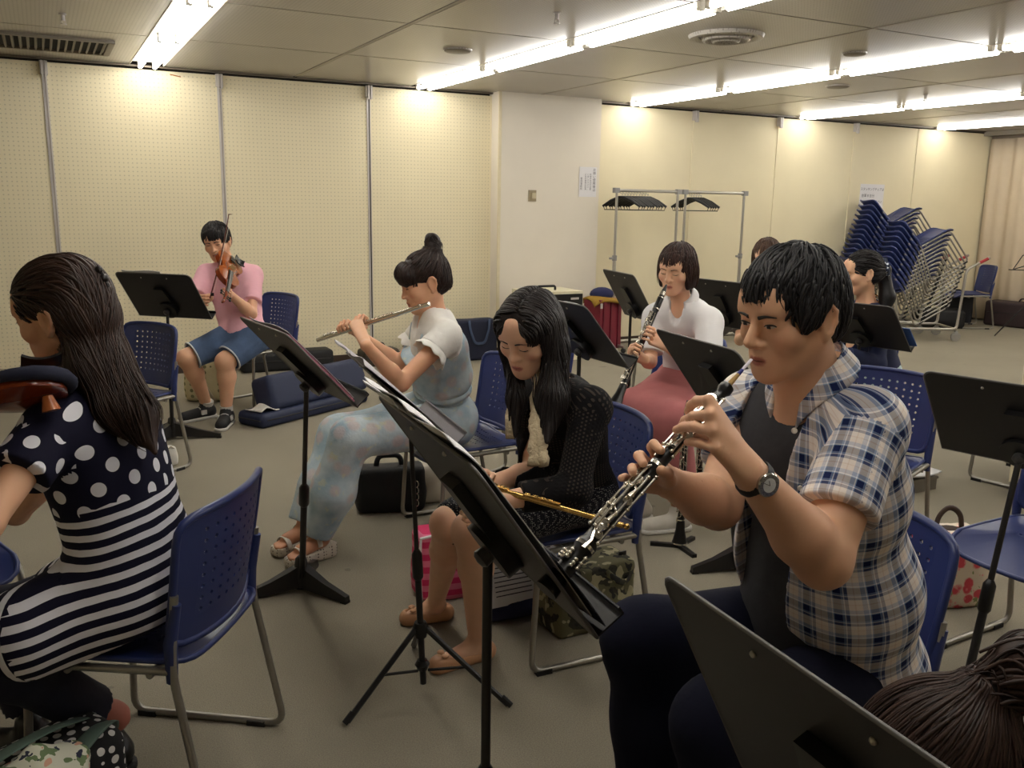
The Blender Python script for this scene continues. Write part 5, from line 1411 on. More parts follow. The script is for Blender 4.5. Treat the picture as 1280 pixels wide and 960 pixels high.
long_hair(car, m_hair_b, H_, hp, HC, HF, 0.97, r1, flow_c, 22, 0.0105, 0.0032, 'hair', 14, 0.004, 0.10, ex)

m_gold = mat('gold_lacquer', (204, 164, 96), 0.22, 0.9, var=0.05)
def flute(label, a, b, up, m, keys=((0.27, 0.56),), r=0.0095, crown=False, L=None):
    a, b = A3(a), A3(b); ax = nrm(b-a); L = L or np.linalg.norm(b-a); up = nrm(A3(up)-ax*(A3(up)@ax)); sd = np.cross(ax, up)
    t = thing('flute', label, 'flute', a)
    part('tube', MB().lathe([(0, r*0.9), (0.002, r*1.08), (0.012, r*1.05), (0.014, r), (0.16, r), (0.165, r*1.12), (0.20, r*1.12), (0.205, r), (L*0.82, r), (L*0.825, r*1.1), (L*0.835, r), (L-0.004, r), (L, r*1.08)], a, b, 18), m, t, 40, world=True)
    part('lip_plate', MB().ball(a+ax*0.045+up*r*0.5, 0.014, 12, 8, sc=(1, 1, 0.6)), m, t, 180, world=True)
    n = 0
    for l0, l1 in keys:
        rod = MB(); cup = MB()
        for s in (-1, 1): rod.tube([a+ax*l0*L+sd*s*r*0.9+up*r*1.1, a+ax*l1*L+sd*s*r*0.9+up*r*1.1], 0.0022, 6)
        k = int((l1-l0)*L/0.022)
        for i in range(k):
            p = a+ax*(l0*L+(i+0.5)*0.022)+up*r*1.05; cup.lathe([(0, 0.0075), (0.004, 0.0085), (0.006, 0.007), (0.005, 0)], p, p+up, 12)
        part('key_rod', rod, m, t, world=True)['kind'] = 'stuff'; part('key_cup', cup, m, t, world=True)['kind'] = 'stuff'
    if crown:
        part('crown', MB().lathe([(0, r*0.4), (0.006, r*1.1), (0.012, r*1.15), (0.016, r*0.7), (0.018, 0)], b, b+ax, 14), m, t, world=True)
    return t
flute('gold flute lying across the lap of the woman in the cardigan', FG0-FGX*0.03, FG1, CU, m_gold, ((0.10, 0.30), (0.40, 0.62)), 0.0080, True)

# ================================================================== flute player with the bun
FJ = dict(HC=at(530, 352, 3.80), N=at(543, 395, 3.86), PV=A3((1.57, 3.66, 0.57)))
FJ['HF'] = frame(-CR*0.90-CF*0.38+A3((0, 0, -0.40)), A3((0, 0, 1))+CR*0.05)
FJ['SL'] = at(558, 422, 3.72); FJ['SR'] = at(531, 413, 4.02)
FJ['EL'] = at(501, 479, 3.62); FJ['WL'] = reach(FJ['EL'], 458, 432, 0.23, True); FJ['ER'] = at(500, 456, 4.08); FJ['WR'] = at(452, 420, 4.05)
fM = at(526, 383, 3.735); fE = reach(fM, 397, 425, 0.60, False); fX = nrm(fE-fM)
def onfl(px):
    for t in np.linspace(0, 0.6, 300):
        P = fM+fX*t; d = P-EYE
        if 640+FPX*(d@CR)/(d@CF) <= px: return P
    return fE
gL, gR = onfl(452), onfl(432)
fl, hp, TF, B = person('woman with a hair bun in pale denim overalls playing a silver flute', FJ, (226, 172, 138), (184, 92, 84), 0.0036,
    dict(look=-0.6, open_=0.8, brow_c=(46, 36, 32), brow_w=0.8), s=1.03, blush=0.6, hands=(
        grip(FJ['WL'], gL, -fX, -CR*0.5-CF*0.4+CU*0.6, 0.92, wrap=-CR*0.3+CU*0.7+CF*0.5), grip(FJ['WR'], gR, -fX, CU*0.8-CR*0.2+CF*0.4, 0.92, wrap=-CR-CU*0.2-CF*0.5)))
P_, N_, SL, SR = FJ['PV'], FJ['N'], FJ['SL'], FJ['SR']
m_wtop = mat('white_cotton_top', (246, 243, 238), 0.9, var=0.05, sc=30, bump=0.4, bsc=60, bd=0.005)
def denim_mat():
    t = NT('pale_floral_denim', 0.9, 0, 0.15); b = t.mix(t.ramp(t.noise(9, 4), 0.35, 0.65), lin((150, 172, 188)), lin((196, 208, 214)))
    v = t.voro(11); b = t.mix(t.m_('MULTIPLY', t.ramp(v.outputs['Distance'], 0.38, 0.24), 0.45), b, lin((206, 172, 166)))
    b = t.mix(t.m_('MULTIPLY', t.ramp(t.noise(26, 2), 0.60, 0.68), 0.5), b, lin((206, 204, 170)))
    t.col(b); t.bump(t.noise(45, 4), 0.4, 0.006); return t.m
m_pden = denim_mat()
def build(S):
    torso(S, P_+TF[2]*0.15, N_-A3((0, 0, 0.02)), SL, SR, 0.008, 0.13, 0.10, 0.13, 0.145, 0.05, 0.05)
    for a, b in ((SL, FJ['EL']), (SR, FJ['ER'])): sleeve(S, a-TF[2]*-0.01, b, 0.30, 0.058, 0.070, 0.02)
    neck_hole(S, N_, 0.062, fw=TF[1], v=0.10)
garment(fl, 'ruffle_top', m_wtop, build, [P_, N_, SL, SR, FJ['EL'], FJ['ER']], 0.16, 0.005, folds(0.005, 30, TF[2], 0.3, 4))
for a, b in ((SL, FJ['EL']), (SR, FJ['ER'])):
    d = nrm(b-a); c = a+d*np.linalg.norm(b-a)*0.29; x = nrm(np.cross(d, TF[1])); y = np.cross(d, x)
    part('sleeve_ruffle', MB().grid(lambda u, v: c+d*(0.035*v-0.005+0.006*math.sin(u*2*PI*9)*v)+(x*math.cos(u*2*PI)+y*math.sin(u*2*PI))*(0.064+0.016*v+0.004*math.sin(u*2*PI*9)*v), 60, 3, th=0.003, closed_u=True), m_wtop, fl, 180, world=True)
def build(S):
    S.ell(P_, (0.165, 0.135, 0.12), TF, 0); S.ell(P_+TF[2]*0.20, (0.168, 0.140, 0.15), TF, 0.04); S.ell(P_+TF[2]*0.33+TF[1]*0.02, (0.178, 0.148, 0.13), TF, 0.04)
    for z in (0.155, 0.185): S.cap(P_+TF[2]*z-TF[0]*0.2, P_+TF[2]*z+TF[0]*0.2, 0.0, 0.0, 0)
    S.cut(P_+TF[2]*0.375-TF[1]*0.04, TF[2]+TF[1]*0.35)
garment(fl, 'overall_bib', m_pden, build, [P_, N_, SL, SR], 0.16, 0.005, lambda P: folds(0.006, 26, TF[2], 0.3, 3)(P)+0.006*np.exp(-(((P-P_)@TF[2]-0.135)/0.018)**2))
part('waist_tie', MB().tube([P_+TF[2]*0.13+(TF[0]*math.cos(q)*0.148+TF[1]*math.sin(q)*0.120) for q in np.linspace(0, 2*PI, 40, endpoint=False)], 0.012, 8, closed=True, flat=(tuple(TF[2]), 1.3)), m_pden, fl, 180, world=True)
for x, s in ((0.06, 1), (-0.06, -1)):
    part('shoulder_strap', MB().tube([P_+TF[2]*0.37+TF[1]*0.10+TF[0]*x, N_-A3((0, 0, 0.045))+TF[1]*0.075+TF[0]*x*1.2, N_-A3((0, 0, 0.006))+TF[0]*x*1.35, P_+TF[2]*0.36-TF[1]*0.10+TF[0]*x], 0.012, 8, flat=(tuple(TF[0]), 1.0)), m_pden, fl, 180, world=True)
fH = [P_+TF[0]*x*0.09-TF[2]*0.015 for x in (-1, 1)]; fK = [at(438, 548, 3.72), at(425, 545, 4.0)]
fA = [on(398, 668, 0.11), on(380, 655, 0.11)]
def build(S):
    S.ell(P_, (0.17, 0.135, 0.12), TF, 0)
    for h, k, a in zip(fH, fK, fA):
        S.cap(h, k, 0.105, 0.086, 0.05); S.cap(k, k+(a-k)*0.55, 0.086, 0.092, 0.04); S.cap(k+(a-k)*0.55, a+A3((0, 0, 0.02)), 0.092, 0.070, 0.04)
        S.cut(a+A3((0, 0, 0.0)), -(k-a), 0, a-0.12, a+0.12)
garment(fl, 'wide_trousers', m_pden, build, fH+fK+fA+[P_], 0.18, 0.006, folds(0.011, 17, nrm(fA[0]-fK[0]), 0.2, 7))
m_sandal = mat('white_sandal_strap', (222, 214, 204), 0.6); 
def wedge_mat():
    t = NT('dotted_wedge_sole', 0.7); v = t.voro(75, rnd=0.0); t.col(t.mix(t.m_('LESS_THAN', v.outputs['Distance'], 0.30), lin((196, 186, 172)), lin((110, 100, 94)))); return t.m
m_wedge = wedge_mat()
for a in fA:
    d = nrm(A3((-0.93, -0.36, 0))); F = frame(d); c = A3((a[0], a[1], 0))
    S = SDF([c-d*0.08, c+d*0.19, c+A3((0, 0, 0.14))], 0.06, 0.004)
    S.cap(a+A3((0, 0, 0.03)), c+A3((0, 0, 0.085)), 0.030, 0.034, 0.02); S.cap(c-d*0.02+A3((0, 0, 0.085)), c+d*0.09+A3((0, 0, 0.062)), 0.033, 0.030, 0.02)
    for k in range(5): S.cap(c+d*0.09+F[0]*(k-2)*0.010+A3((0, 0, 0.055)), c+d*(0.150-abs(k-1.3)*0.006)+F[0]*(k-2)*0.0125+A3((0, 0, 0.044)), 0.012, 0.009, 0.006)
    ft = part('foot', S.mesh('foot', MATS('bare_foot_skin', (206, 146, 112), 0.55), 0.05), None, fl, world=True)
    W = SDF([c-d*0.1, c+d*0.19], 0.06, 0.0045)
    W.rbox(c+d*0.045+A3((0, 0, 0.03)), (0.040, 0.115, 0.030), F, 0.02, 0); W.ell(c+d*0.10+A3((0, 0, 0.088)), (0.06, 0.11, 0.050), F, 0.02, True); W.cut(c+A3((0, 0, 0.001)), (0, 0, -1))
    W.cap(c+d*0.045-F[0]*0.1, c+d*0.045+F[0]*0.1, 0.016, 0.016, 0.01, True); W.rbox(c-d*0.045+A3((0, 0, 0.045)), (0.036, 0.030, 0.042), F, 0.012, 0.01); W.cut(c+A3((0, 0, 0.001)), (0, 0, -1))
    so = part('wedge_sole', W.mesh('wedge_sole', m_wedge, 0.05), None, fl, world=True)
    for l, z, w in ((0.105, 0.070, 0.044), (0.02, 0.105, 0.042)):
        part('sandal_strap', MB().tube([c+d*l+F[0]*math.cos(q)*w+A3((0, 0, z-0.035+0.045*math.sin(q))) for q in np.linspace(0, PI, 14)], 0.012, 8, flat=(tuple(F[0]), 0.3)), m_sandal, so, 180, world=True)
HC, HF = FJ['HC'], FJ['HF']; s_ = 1.03
H_ = SDF([HC], 0.22, 0.0036)
E = lambda q, r, k=0.0, sub=False: H_.ell(hp(*q), A3(r)*s_, HF, k, sub)
E((0, -0.016, 0.036), (0.081, 0.104, 0.088)); E((0, -0.058, -0.02), (0.066, 0.054, 0.066), 0.03); E((0, 0.075, 0.045), (0.062, 0.030, 0.045), 0.03)
E((0, 0.122, -0.062), (0.080, 0.080, 0.082), 0.010, True)
for x in (-1, 1): E((x*0.088, 0.014, -0.040), (0.030, 0.042, 0.040), 0.008, True); E((x*0.085, -0.012, -0.010), (0.02, 0.019, 0.034), 0.006, True)
H_.cut(hp(0, -0.03, -0.080), -HF[2]-HF[1]*0.3, 0.01)
bunc = hp(0, -0.088, 0.138)
E((0, -0.080, 0.115), (0.034, 0.034, 0.040), 0.02)
for k in range(10):
    q = k/10*2*PI; H_.ell(bunc+HF[1]*0.016*math.cos(q)*1.2+HF[2]*0.026*math.sin(q), A3((0.016, 0.016, 0.016)), HF, 0.012)
m_hair_f = hair_mat('dark_brown_pinned_hair', (24, 18, 17), (62, 44, 38), 0.36)
def flow_f(P, t):
    q = (P-HC)@HF.T/s_; fr = (q[:, 1] > 0.045)[:, None]; to = bunc-HF[2]*0.03-P; to /= np.linalg.norm(to, axis=1, keepdims=True)
    return np.where(fr, HF[1]*0.35-HF[2]*1.0+HF[0]*(q[:, 0:1]*4), to)
r1 = scalp(H_, HC, HF, s_, 620, lambda q: (q[2] > 0.02 and q[1] < 0.05) or (q[1] < -0.03 and q[2] > -0.06), 8)
r2 = np.array([hp(x, 0.050+NR.normal()*0.004, 0.105-abs(x)*0.25) for x in np.linspace(-0.055, 0.055, 90)])
def ex(mb):
    locks(H_, r2, lambda P, t: HF[1]*(0.9-1.3*t)-HF[2]*(0.35+1.0*t)+np.outer(((P-HC)@HF.T)[:, 0]*5, HF[0]), 13, 0.0085, 0.0036, 0.006, 0.10, 0.2, 5, 0.5, 41, mb)
    for k in range(70):
        q0 = NR.uniform(0, 2*PI); rr = 0.028+NR.normal()*0.003; sd = NR.uniform(-1, 1)*0.02
        mb.tube([bunc+HF[1]*math.cos(q0+a)*rr*0.75+HF[2]*math.sin(q0+a)*rr*1.15+HF[0]*sd for a in np.linspace(0, 2.2, 8)], [0.002, 0.003, 0.0034, 0.0034, 0.0034, 0.003, 0.0024, 0.0012], 5)
ho = long_hair(fl, m_hair_f, H_, hp, HC, HF, s_, r1, flow_f, 9, 0.011, 0.0030, 'hair', 15, 0.004, 0.10, ex)
part('hair_pin', MB().ball(bunc-HF[2]*0.022-HF[0]*0.024+HF[1]*0.016, 0.009, 8, 6).ball(bunc-HF[2]*0.012-HF[0]*0.026+HF[1]*0.006, 0.007, 8, 6), m_gold, ho, 180, world=True)
flute('silver flute played by the woman with the hair bun', fM-fX*0.045, fE, CU*0.8-CF*0.4, m_silver, ((0.30, 0.80), (0.84, 0.96)), 0.0095)

# ================================================================== young man in the pink shirt
YJ = dict(HC=at(271, 302, 6.22), N=at(287, 329, 6.32), PV=on(304, 422, 0.57))
YJ['HF'] = frame(-CF*0.92+CR*0.02+A3((0, 0, -0.42)), A3((0, 0, 1))-CR*0.14)
YJ['SL'] = at(316, 344, 6.30); YJ['SR'] = at(258, 342, 6.30); YJ['EL'] = at(314, 392, 6.12); YJ['WL'] = at(288, 368, 5.88)
YJ['ER'] = at(242, 382, 6.10); YJ['WR'] = at(262, 372, 5.90)
vO2 = at(287, 322, 6.10); vS2 = at(281, 372, 5.68); vX2 = nrm(vS2-vO2)
yK = [at(281, 452, 5.98), at(233, 448, 5.98)]; yA = [on(283, 512, 0.10), on(258, 505, 0.10)]
yH = [YJ['PV']+CR*0.09, YJ['PV']-CR*0.09]
boy, hp, TF, B = person('young man in pink t-shirt and denim shorts playing a violin by the wall', YJ, (218, 168, 136), (170, 96, 84), 0.0042,
    dict(look=-0.8, open_=0.25, brow_c=(24, 20, 20), brow_w=1.2), s=1.06, female=False, neck_r=0.052, arm_r=(0.045, 0.038, 0.038, 0.025),
    hands=(grip(YJ['WL'], vO2+vX2*0.50*0.92, -vX2, -CU+CR*0.3, 0.95), grip(YJ['WR'], at(258, 376, 5.84), CU, -CR*0.3-CF, 0.95)),
    legs=[(yH[0], yK[0], yA[0], (0.085, 0.062, 0.058, 0.036)), (yH[1], yK[1], yA[1], (0.085, 0.062, 0.058, 0.036))])
P_, N_, SL, SR = YJ['PV'], YJ['N'], YJ['SL'], YJ['SR']
def build(S):
    torso(S, P_, N_-A3((0, 0, 0.012)), SL, SR, 0.012, 0.165, 0.115, 0.15, 0.165, 0.06, 0.10)
    for a, b in ((SL, YJ['EL']), (SR, YJ['ER'])): sleeve(S, a, b, 0.72, 0.068, 0.070)
    neck_hole(S, N_, 0.062); S.cut(P_-TF[2]*0.03, -TF[2])
garment(boy, 't_shirt', mat('pink_cotton', (228, 172, 184), 0.9, var=0.05, sc=20, bump=0.3, bsc=30, bd=0.006), build, [P_, N_, SL, SR, YJ['EL'], YJ['ER']], 0.16, 0.006, folds(0.006, 20, TF[2], 0.4, 5))
m_short = mat('washed_denim_shorts', (78, 100, 136), 0.9, var=0.25, sc=12, bump=0.3, bsc=60, bd=0.004)
def build(S):
    S.ell(P_, (0.175, 0.135, 0.11), TF, 0)
    for h, k in zip(yH, yK): S.cap(h, h+(k-h)*0.95, 0.105, 0.088, 0.04); S.cut(h+(k-h)*0.86, k-h, 0, h+(k-h)*0.86-0.12, h+(k-h)*1.15+0.12)
garment(boy, 'denim_shorts', m_short, build, yH+yK+[P_], 0.15, 0.007, folds(0.005, 22, None, 1, 4))
for h, k in zip(yH, yK):
    d = nrm(k-h); c = h+(k-h)*0.855; x = nrm(np.cross(d, A3((0, 0, 1)))); y = np.cross(d, x)
    part('frayed_hem', MB().tube([c+(x*math.cos(q)+y*math.sin(q))*0.092 for q in np.linspace(0, 2*PI, 26, endpoint=False)], 0.006, 6, closed=True), MATS('white_fray', (206, 210, 214), 0.9), boy, world=True)
m_snk = MATS('black_sneaker_mesh', (28, 27, 29), 0.7); m_sole = MATS('white_sneaker_sole', (206, 202, 196), 0.7)
for a, fw in zip(yA, (-CF+CR*0.1, -CF-CR*0.75)):
    o = shoe(boy, a, fw, m_snk, 'sneaker', 0.27, m_sole, 0.046); f = nrm(A3((fw[0], fw[1], 0))); c = A3((a[0], a[1], 0))+f*0.05; F = frame(f); lc = MB()
    for k in range(5): lc.tube([c+f*(0.015+k*0.017)+F[0]*u+A3((0, 0, 0.090-k*0.009-abs(u)*0.5)) for u in (-0.026, -0.01, 0.01, 0.026)], 0.0032, 6)
    part('lace', lc, m_sole, o, world=True)
    for sx in (-1, 1): part('side_badge', MB().box(c+f*0.0+F[0]*sx*0.044+A3((0, 0, 0.055)), (0.012, 0.04, 0.03), Matrix.Rotation(math.atan2(-f[0], f[1]), 3, 'Z')), m_sole, o, world=True)
    part('ankle_sock', MB().tube([a-A3((0, 0, 0.01)), a+(A3(yK[0])-a)*0.05+A3((0, 0, 0.01))], 0.044, 14), m_sole, boy, world=True)
HC, HF = YJ['HC'], YJ['HF']; s_ = 1.06
def short_hair(root, hp, HC, HF, s_, m, n, fringe, seed, h=0.004, back=-0.07, low=0.0, vol=1.0, thick=0.0042, fr_drop=0.035):
    H_ = SDF([HC], 0.2, h); E = lambda q, r, k=0.0, sub=False: H_.ell(hp(*q), A3(r)*s_, HF, k, sub)
    E((0, -0.016, 0.036), (0.084*vol, 0.106*vol, 0.092*vol)); E((0, -0.058, -0.02), (0.070*vol, 0.056, 0.068), 0.03)
    if low:
        for x in (-1, 1): E((x*0.070, -0.006, -0.03), (0.024, 0.052, 0.055+low), 0.02)
        E((0, -0.05, -0.04), (0.082, 0.062, 0.06+low), 0.03)
    E((0, 0.122, -0.052), (0.070 if low else 0.080, 0.086, 0.092), 0.010, True)
    if not low:
        for x in (-1, 1): E((x*0.088, 0.014, -0.045), (0.030, 0.042, 0.038), 0.008, True)
    H_.cut(hp(0, -0.03, back-low), -HF[2]-HF[1]*0.1, 0.01)
    wh = hp(0.0, -0.05, 0.115)
    def flow(P, t):
        q = (P-HC)@HF.T/s_; rad = P-wh; rad -= np.outer(rad@HF[2], HF[2])*0.2; rad /= np.linalg.norm(rad, axis=1, keepdims=True)+1e-6
        dn = np.clip((0.08-q[:, 2])*9, 0, 1.6)[:, None]; return rad*(0.8-0.3*np.minimum(dn, 1))-HF[2]*(0.25+dn)
    rt = scalp(H_, HC, HF, s_, n, lambda q: q[2] > 0.025 or (q[1] < -0.03 and q[2] > back-low), seed)
    rb2 = np.array([hp(x, 0.055+NR.normal()*0.005, 0.100-abs(x)*0.3) for x in np.linspace(-0.06, 0.06, fringe)])
    def ex(mb): locks(H_, rb2, lambda P, t: HF[1]*(0.9-1.25*t)-HF[2]*(0.35+1.0*t)+np.outer(((P-HC)@HF.T)[:, 0]*5, HF[0]), 12, (0.075+fr_drop)/12*s_, thick, 0.006, 0.12, 0.2, 5, 0.5, seed+30, mb)
    return long_hair(root, m, H_, hp, HC, HF, s_, rt, flow, 11, 0.0085+low*0.06, thick*0.95, 'hair', seed, 0.004, 0.14, ex)
short_hair(boy, hp, HC, HF, s_, hair_mat('short_black_hair', (14, 12, 13), (34, 29, 28), 0.4), 380, 60, 21, 0.0045, -0.06, 0.0, 1.03, 0.0050)
violin('violin held by the young man in the pink shirt', vO2, vX2, CU*0.65-CF*0.3+CR*0.9, 1.0)
bow('violin bow held upright by the young man in the pink shirt', at(262, 374, 5.86), at(286, 268, 5.95), CR)

# ================================================================== clarinet player in the white blouse
KJ_ = dict(HC=at(846, 336, 4.36), N=at(852, 377, 4.45), PV=on(866, 478, 0.57))
KJ_['HF'] = frame(-CF*0.80-CR*0.55+A3((0, 0, -0.36)), A3((0, 0, 1))+CR*0.06)
KJ_['SL'] = at(886, 402, 4.38); KJ_['SR'] = at(820, 398, 4.56); KJ_['EL'] = at(884, 470, 4.25); KJ_['WL'] = at(832, 432, 4.12)
KJ_['ER'] = at(812, 452, 4.50); KJ_['WR'] = at(806, 450, 4.28)
cM = at(833, 356, 4.25); cE = at(768, 508, 4.00); cX = nrm(cE-cM)
def oncl(py):
    for t in np.linspace(0, 0.8, 400):
        P = cM+cX*t; d = P-EYE
        if 480-FPX*(d@CU)/(d@CF) >= py: return P
    return cE
cla, hp, TF, B = person('woman with bobbed hair in a white blouse playing a clarinet', KJ_, (230, 182, 150), (186, 100, 92), 0.0036,
    dict(look=-1, open_=0, brow_c=(58, 44, 38), brow_w=0.7), s=1.0, blush=0.5,
    hands=(grip(KJ_['WL'], oncl(418), -cX, CR*0.8-CF*0.3, 0.92, wrap=-CF-CR*0.4), grip(KJ_['WR'], oncl(443), -cX, -CR*0.7-CF*0.4, 0.92, wrap=-CF+CR*0.5)))
P_, N_, SL, SR = KJ_['PV'], KJ_['N'], KJ_['SL'], KJ_['SR']
m_blouse = mat('white_silky_blouse', (232, 230, 232), 0.7, var=0.03, sc=10, bump=0.25, bsc=25, bd=0.006)
def build(S):
    torso(S, P_+TF[2]*0.10, N_-A3((0, 0, 0.012)), SL, SR, 0.014, 0.135, 0.105, 0.135, 0.155, 0.06, 0.07)
    for a, b in ((SL, KJ_['EL']), (SR, KJ_['ER'])): sleeve(S, a, b, 0.80, 0.064, 0.068)
    neck_hole(S, N_, 0.060, fw=TF[1], v=0.13)
garment(cla, 'blouse', m_blouse, build, [P_, N_, SL, SR, KJ_['EL'], KJ_['ER']], 0.16, 0.005, folds(0.006, 18, TF[2], 0.3, 9))
collar(cla, N_+A3((0, 0, 0.012)), frame(TF[1]), m_blouse, 0.062, 0.088, 0.040, 0.0, 34, 0.05, uv=False, lean=0.02)
part('black_camisole', MB().ball(N_+TF[1]*0.085-TF[2]*0.125, 0.034, 12, 8, sc=(1, 1, 1)), MATS('black_jersey', (18, 17, 19), 0.9), cla, 180, world=True)
cH = [P_+TF[0]*x*0.09 for x in (-1, 1)]; cK = [at(838, 528, 4.12), at(792, 512, 4.35)]; cA = [on(848, 640, 0.09), on(800, 628, 0.09)]
def build(S):
    S.ell(P_+TF[2]*0.02, (0.16, 0.125, 0.13), TF, 0)
    for h, k, a in zip(cH, cK, cA): S.cap(h, k, 0.105, 0.090, 0.08); S.cap(k, k+(a-k)*0.6, 0.092, 0.10, 0.06)
    S.cap((cH[0]+cH[1])/2, (cK[0]+cK[1])/2, 0.10, 0.088, 0.08); S.cap((cK[0]+cK[1])/2, (cK[0]+cK[1])/2*0.5+(cA[0]+cA[1])/2*0.5, 0.088, 0.09, 0.08)
    S.cut(P_+A3((0, 0, 0.13)), (0, 0, 1))
garment(cla, 'rose_skirt', mat('dusty_rose_cotton', (176, 104, 104), 0.9, var=0.1, sc=12, bump=0.3, bsc=30, bd=0.006), build, cH+cK+cA+[P_], 0.17, 0.006, folds(0.006, 18, None, 1, 2))
S = SDF(cK+cA, 0.1, 0.006)
for k, a in zip(cK, cA): S.cap(k, a, 0.05, 0.032, 0)
part('lower_leg', S.mesh('lower_leg', MATS('pale_leg_skin', (206, 158, 128), 0.55), 0.1), None, cla, world=True)
for a, fw in zip(cA, (-CR-CF*0.3, -CR-CF*0.45)): shoe(cla, a, fw, MATS('white_canvas', (214, 208, 196), 0.8), 'canvas_shoe', 0.24, m_sole)
short_hair(cla, hp, KJ_['HC'], KJ_['HF'], 1.0, hair_mat('brown_bob_hair', (34, 22, 20), (78, 52, 44), 0.34), 620, 80, 24, 0.0036, -0.055, 0.035, 1.0, 0.0036, 0.045)
def clarinet(label, M_, E_, up, fine=True, mouth=True, name='clarinet'):
    M_, E_ = A3(M_), A3(E_); ax = nrm(E_-M_); L = np.linalg.norm(E_-M_); up = nrm(A3(up)-ax*(A3(up)@ax)); sd = np.cross(ax, up)
    t = thing(name, label, 'clarinet', M_); k = L/0.66
    part('mouthpiece', MB().lathe([(0, 0.004), (0.03*k, 0.010), (0.06*k, 0.0125), (0.075*k, 0.0125)], M_, E_, 14), m_blackp, t, world=True)
    part('clarinet_body', MB().lathe([(0.075*k, 0.0150), (0.135*k, 0.0160), (0.14*k, 0.0140), (0.33*k, 0.0140), (0.335*k, 0.0165), (0.35*k, 0.0165), (0.355*k, 0.0142), (0.53*k, 0.0150), (0.56*k, 0.0185), (0.60*k, 0.021), (0.64*k, 0.030), (0.66*k, 0.036)], M_, E_, 20), m_ebony, t, 40, world=True)
    for l, r in ((0.074, 0.0158), (0.137, 0.0166), (0.336, 0.0170), (0.545, 0.0190), (0.655, 0.0362)):
        part('metal_ring', MB().lathe([(0, r), (0.006*k, r)], M_+ax*l*k, E_+ax*l, 20), m_silver, t, world=True)
    part('ligature', MB().lathe([(0, 0.0132), (0.022*k, 0.0138)], M_+ax*0.042*k, E_, 14), m_silver, t, world=True)
    keywork(t, M_, ax, up, sd, ((0.16*k, 0.32*k), (0.36*k, 0.53*k)), 3, lambda l: 0.0142)
    return t
clarinet('black clarinet played by the woman in the white blouse', cM, cE, -CF*0.8+CU*0.5)

# ================================================================== woman with the ponytail, person half hidden behind the man
LJ = dict(HC=at(1077, 341, 5.0), N=at(1083, 381, 5.05), PV=on(1096, 462, 0.57))
LJ['HF'] = frame(-CR*0.95-CF*0.05+A3((0, 0, -0.15)))
LJ['SL'] = at(1098, 402, 4.92); LJ['SR'] = at(1072, 396, 5.22); LJ['EL'] = at(1096, 455, 4.80); LJ['WL'] = at(1050, 440, 4.66); LJ['ER'] = at(1062, 450, 5.2); LJ['WR'] = at(1040, 436, 4.95)
lad, hp, TF, B = person('woman with black ponytail in floral scrunchie and navy cardigan', LJ, (224, 174, 140), (180, 96, 88), 0.0042, dict(look=-0.5, open_=0.4, brow_c=(30, 24, 22)), s=1.0,
    hands=(grip(LJ['WL'], LJ['WL']-CR*0.06, CU, -CF, 0.9), grip(LJ['WR'], LJ['WR']-CR*0.06, CU, -CF, 0.9)))
P_, N_, SL, SR = LJ['PV'], LJ['N'], LJ['SL'], LJ['SR']
def build(S):
    torso(S, P_, N_-A3((0, 0, 0.01)), SL, SR, 0.012, 0.16, 0.11, 0.135, 0.15, 0.06, 0.10)
    for a, e, w in ((SL, LJ['EL'], LJ['WL']), (SR, LJ['ER'], LJ['WR'])): S.cap(a, e, 0.055, 0.046, 0.02); sleeve(S, e, w, 0.8, 0.046, 0.040)
    neck_hole(S, N_, 0.056); S.rbox(P_+TF[1]*0.2+TF[2]*0.25, (0.03, 0.15, 0.5), TF, 0.01, 0.01, True)
garment(lad, 'navy_cardigan', mat('navy_knit', (30, 38, 74), 0.9), build, [P_, N_, SL, SR, LJ['EL'], LJ['ER'], LJ['WL'], LJ['WR']], 0.16, 0.006, folds(0.004, 20, None, 1, 3))
def build(S):
    torso(S, P_, N_-A3((0, 0, 0.02)), SL, SR, 0.0, 0.155, 0.105, 0.13, 0.145); neck_hole(S, N_, 0.05)
garment(lad, 'white_top', m_blouse, build, [P_, N_, SL, SR], 0.16, 0.007)
def skirt_legs(root, P_, TF, hs, ks, as_, m, nm, r=0.095, long=0.5, shoe_m=None):
    def build(S):
        S.ell(P_, (0.16, 0.125, 0.11), TF, 0)
        for h, k, a in zip(hs, ks, as_): S.cap(h, k, r, r*0.85, 0.06); S.cap(k, k+(a-k)*long, r*0.85, r*0.9, 0.05)
    garment(root, nm, m, build, hs+ks+[P_]+as_, 0.15, 0.007, folds(0.005, 20, None, 1, 2))
    S = SDF(ks+as_, 0.1, 0.006)
    for k, a in zip(ks, as_): S.cap(k, a, 0.05, 0.032, 0)
    part('lower_leg', S.mesh('lower_leg', MATS('pale_leg_skin', (206, 158, 128), 0.55), 0.1), None, root, world=True)
    for a, k, h in zip(as_, ks, hs): shoe(root, a, k-h, shoe_m or m_shoe, 'shoe', 0.24)
def lap(P_, fwd, spread=0.10, L=0.42):
    f = nrm(A3((fwd[0], fwd[1], 0))); r = np.cross(f, A3((0, 0, 1)))
    hs = [P_+r*x*0.085 for x in (-1, 1)]; ks = [A3((*(P_+f*L+r*x*spread)[:2], 0.50)) for x in (-1, 1)]
    return hs, ks, [A3((k[0]+f[0]*0.03, k[1]+f[1]*0.03, 0.09)) for k in ks]
hs, ks, as_ = lap(P_, -CR)
skirt_legs(lad, P_, TF, hs, ks, as_, mat('pale_aqua_skirt', (196, 216, 214), 0.85), 'aqua_skirt')
part('necklace', MB().tube([N_+(TF[0]*math.sin(q)*0.062+TF[1]*math.cos(q)*0.066)+A3((0, 0, 0.004-0.02*math.cos(q))) for q in np.linspace(0, 2*PI, 24, endpoint=False)], 0.004, 6, closed=True), m_gold, lad, world=True)
HC, HF = LJ['HC'], LJ['HF']
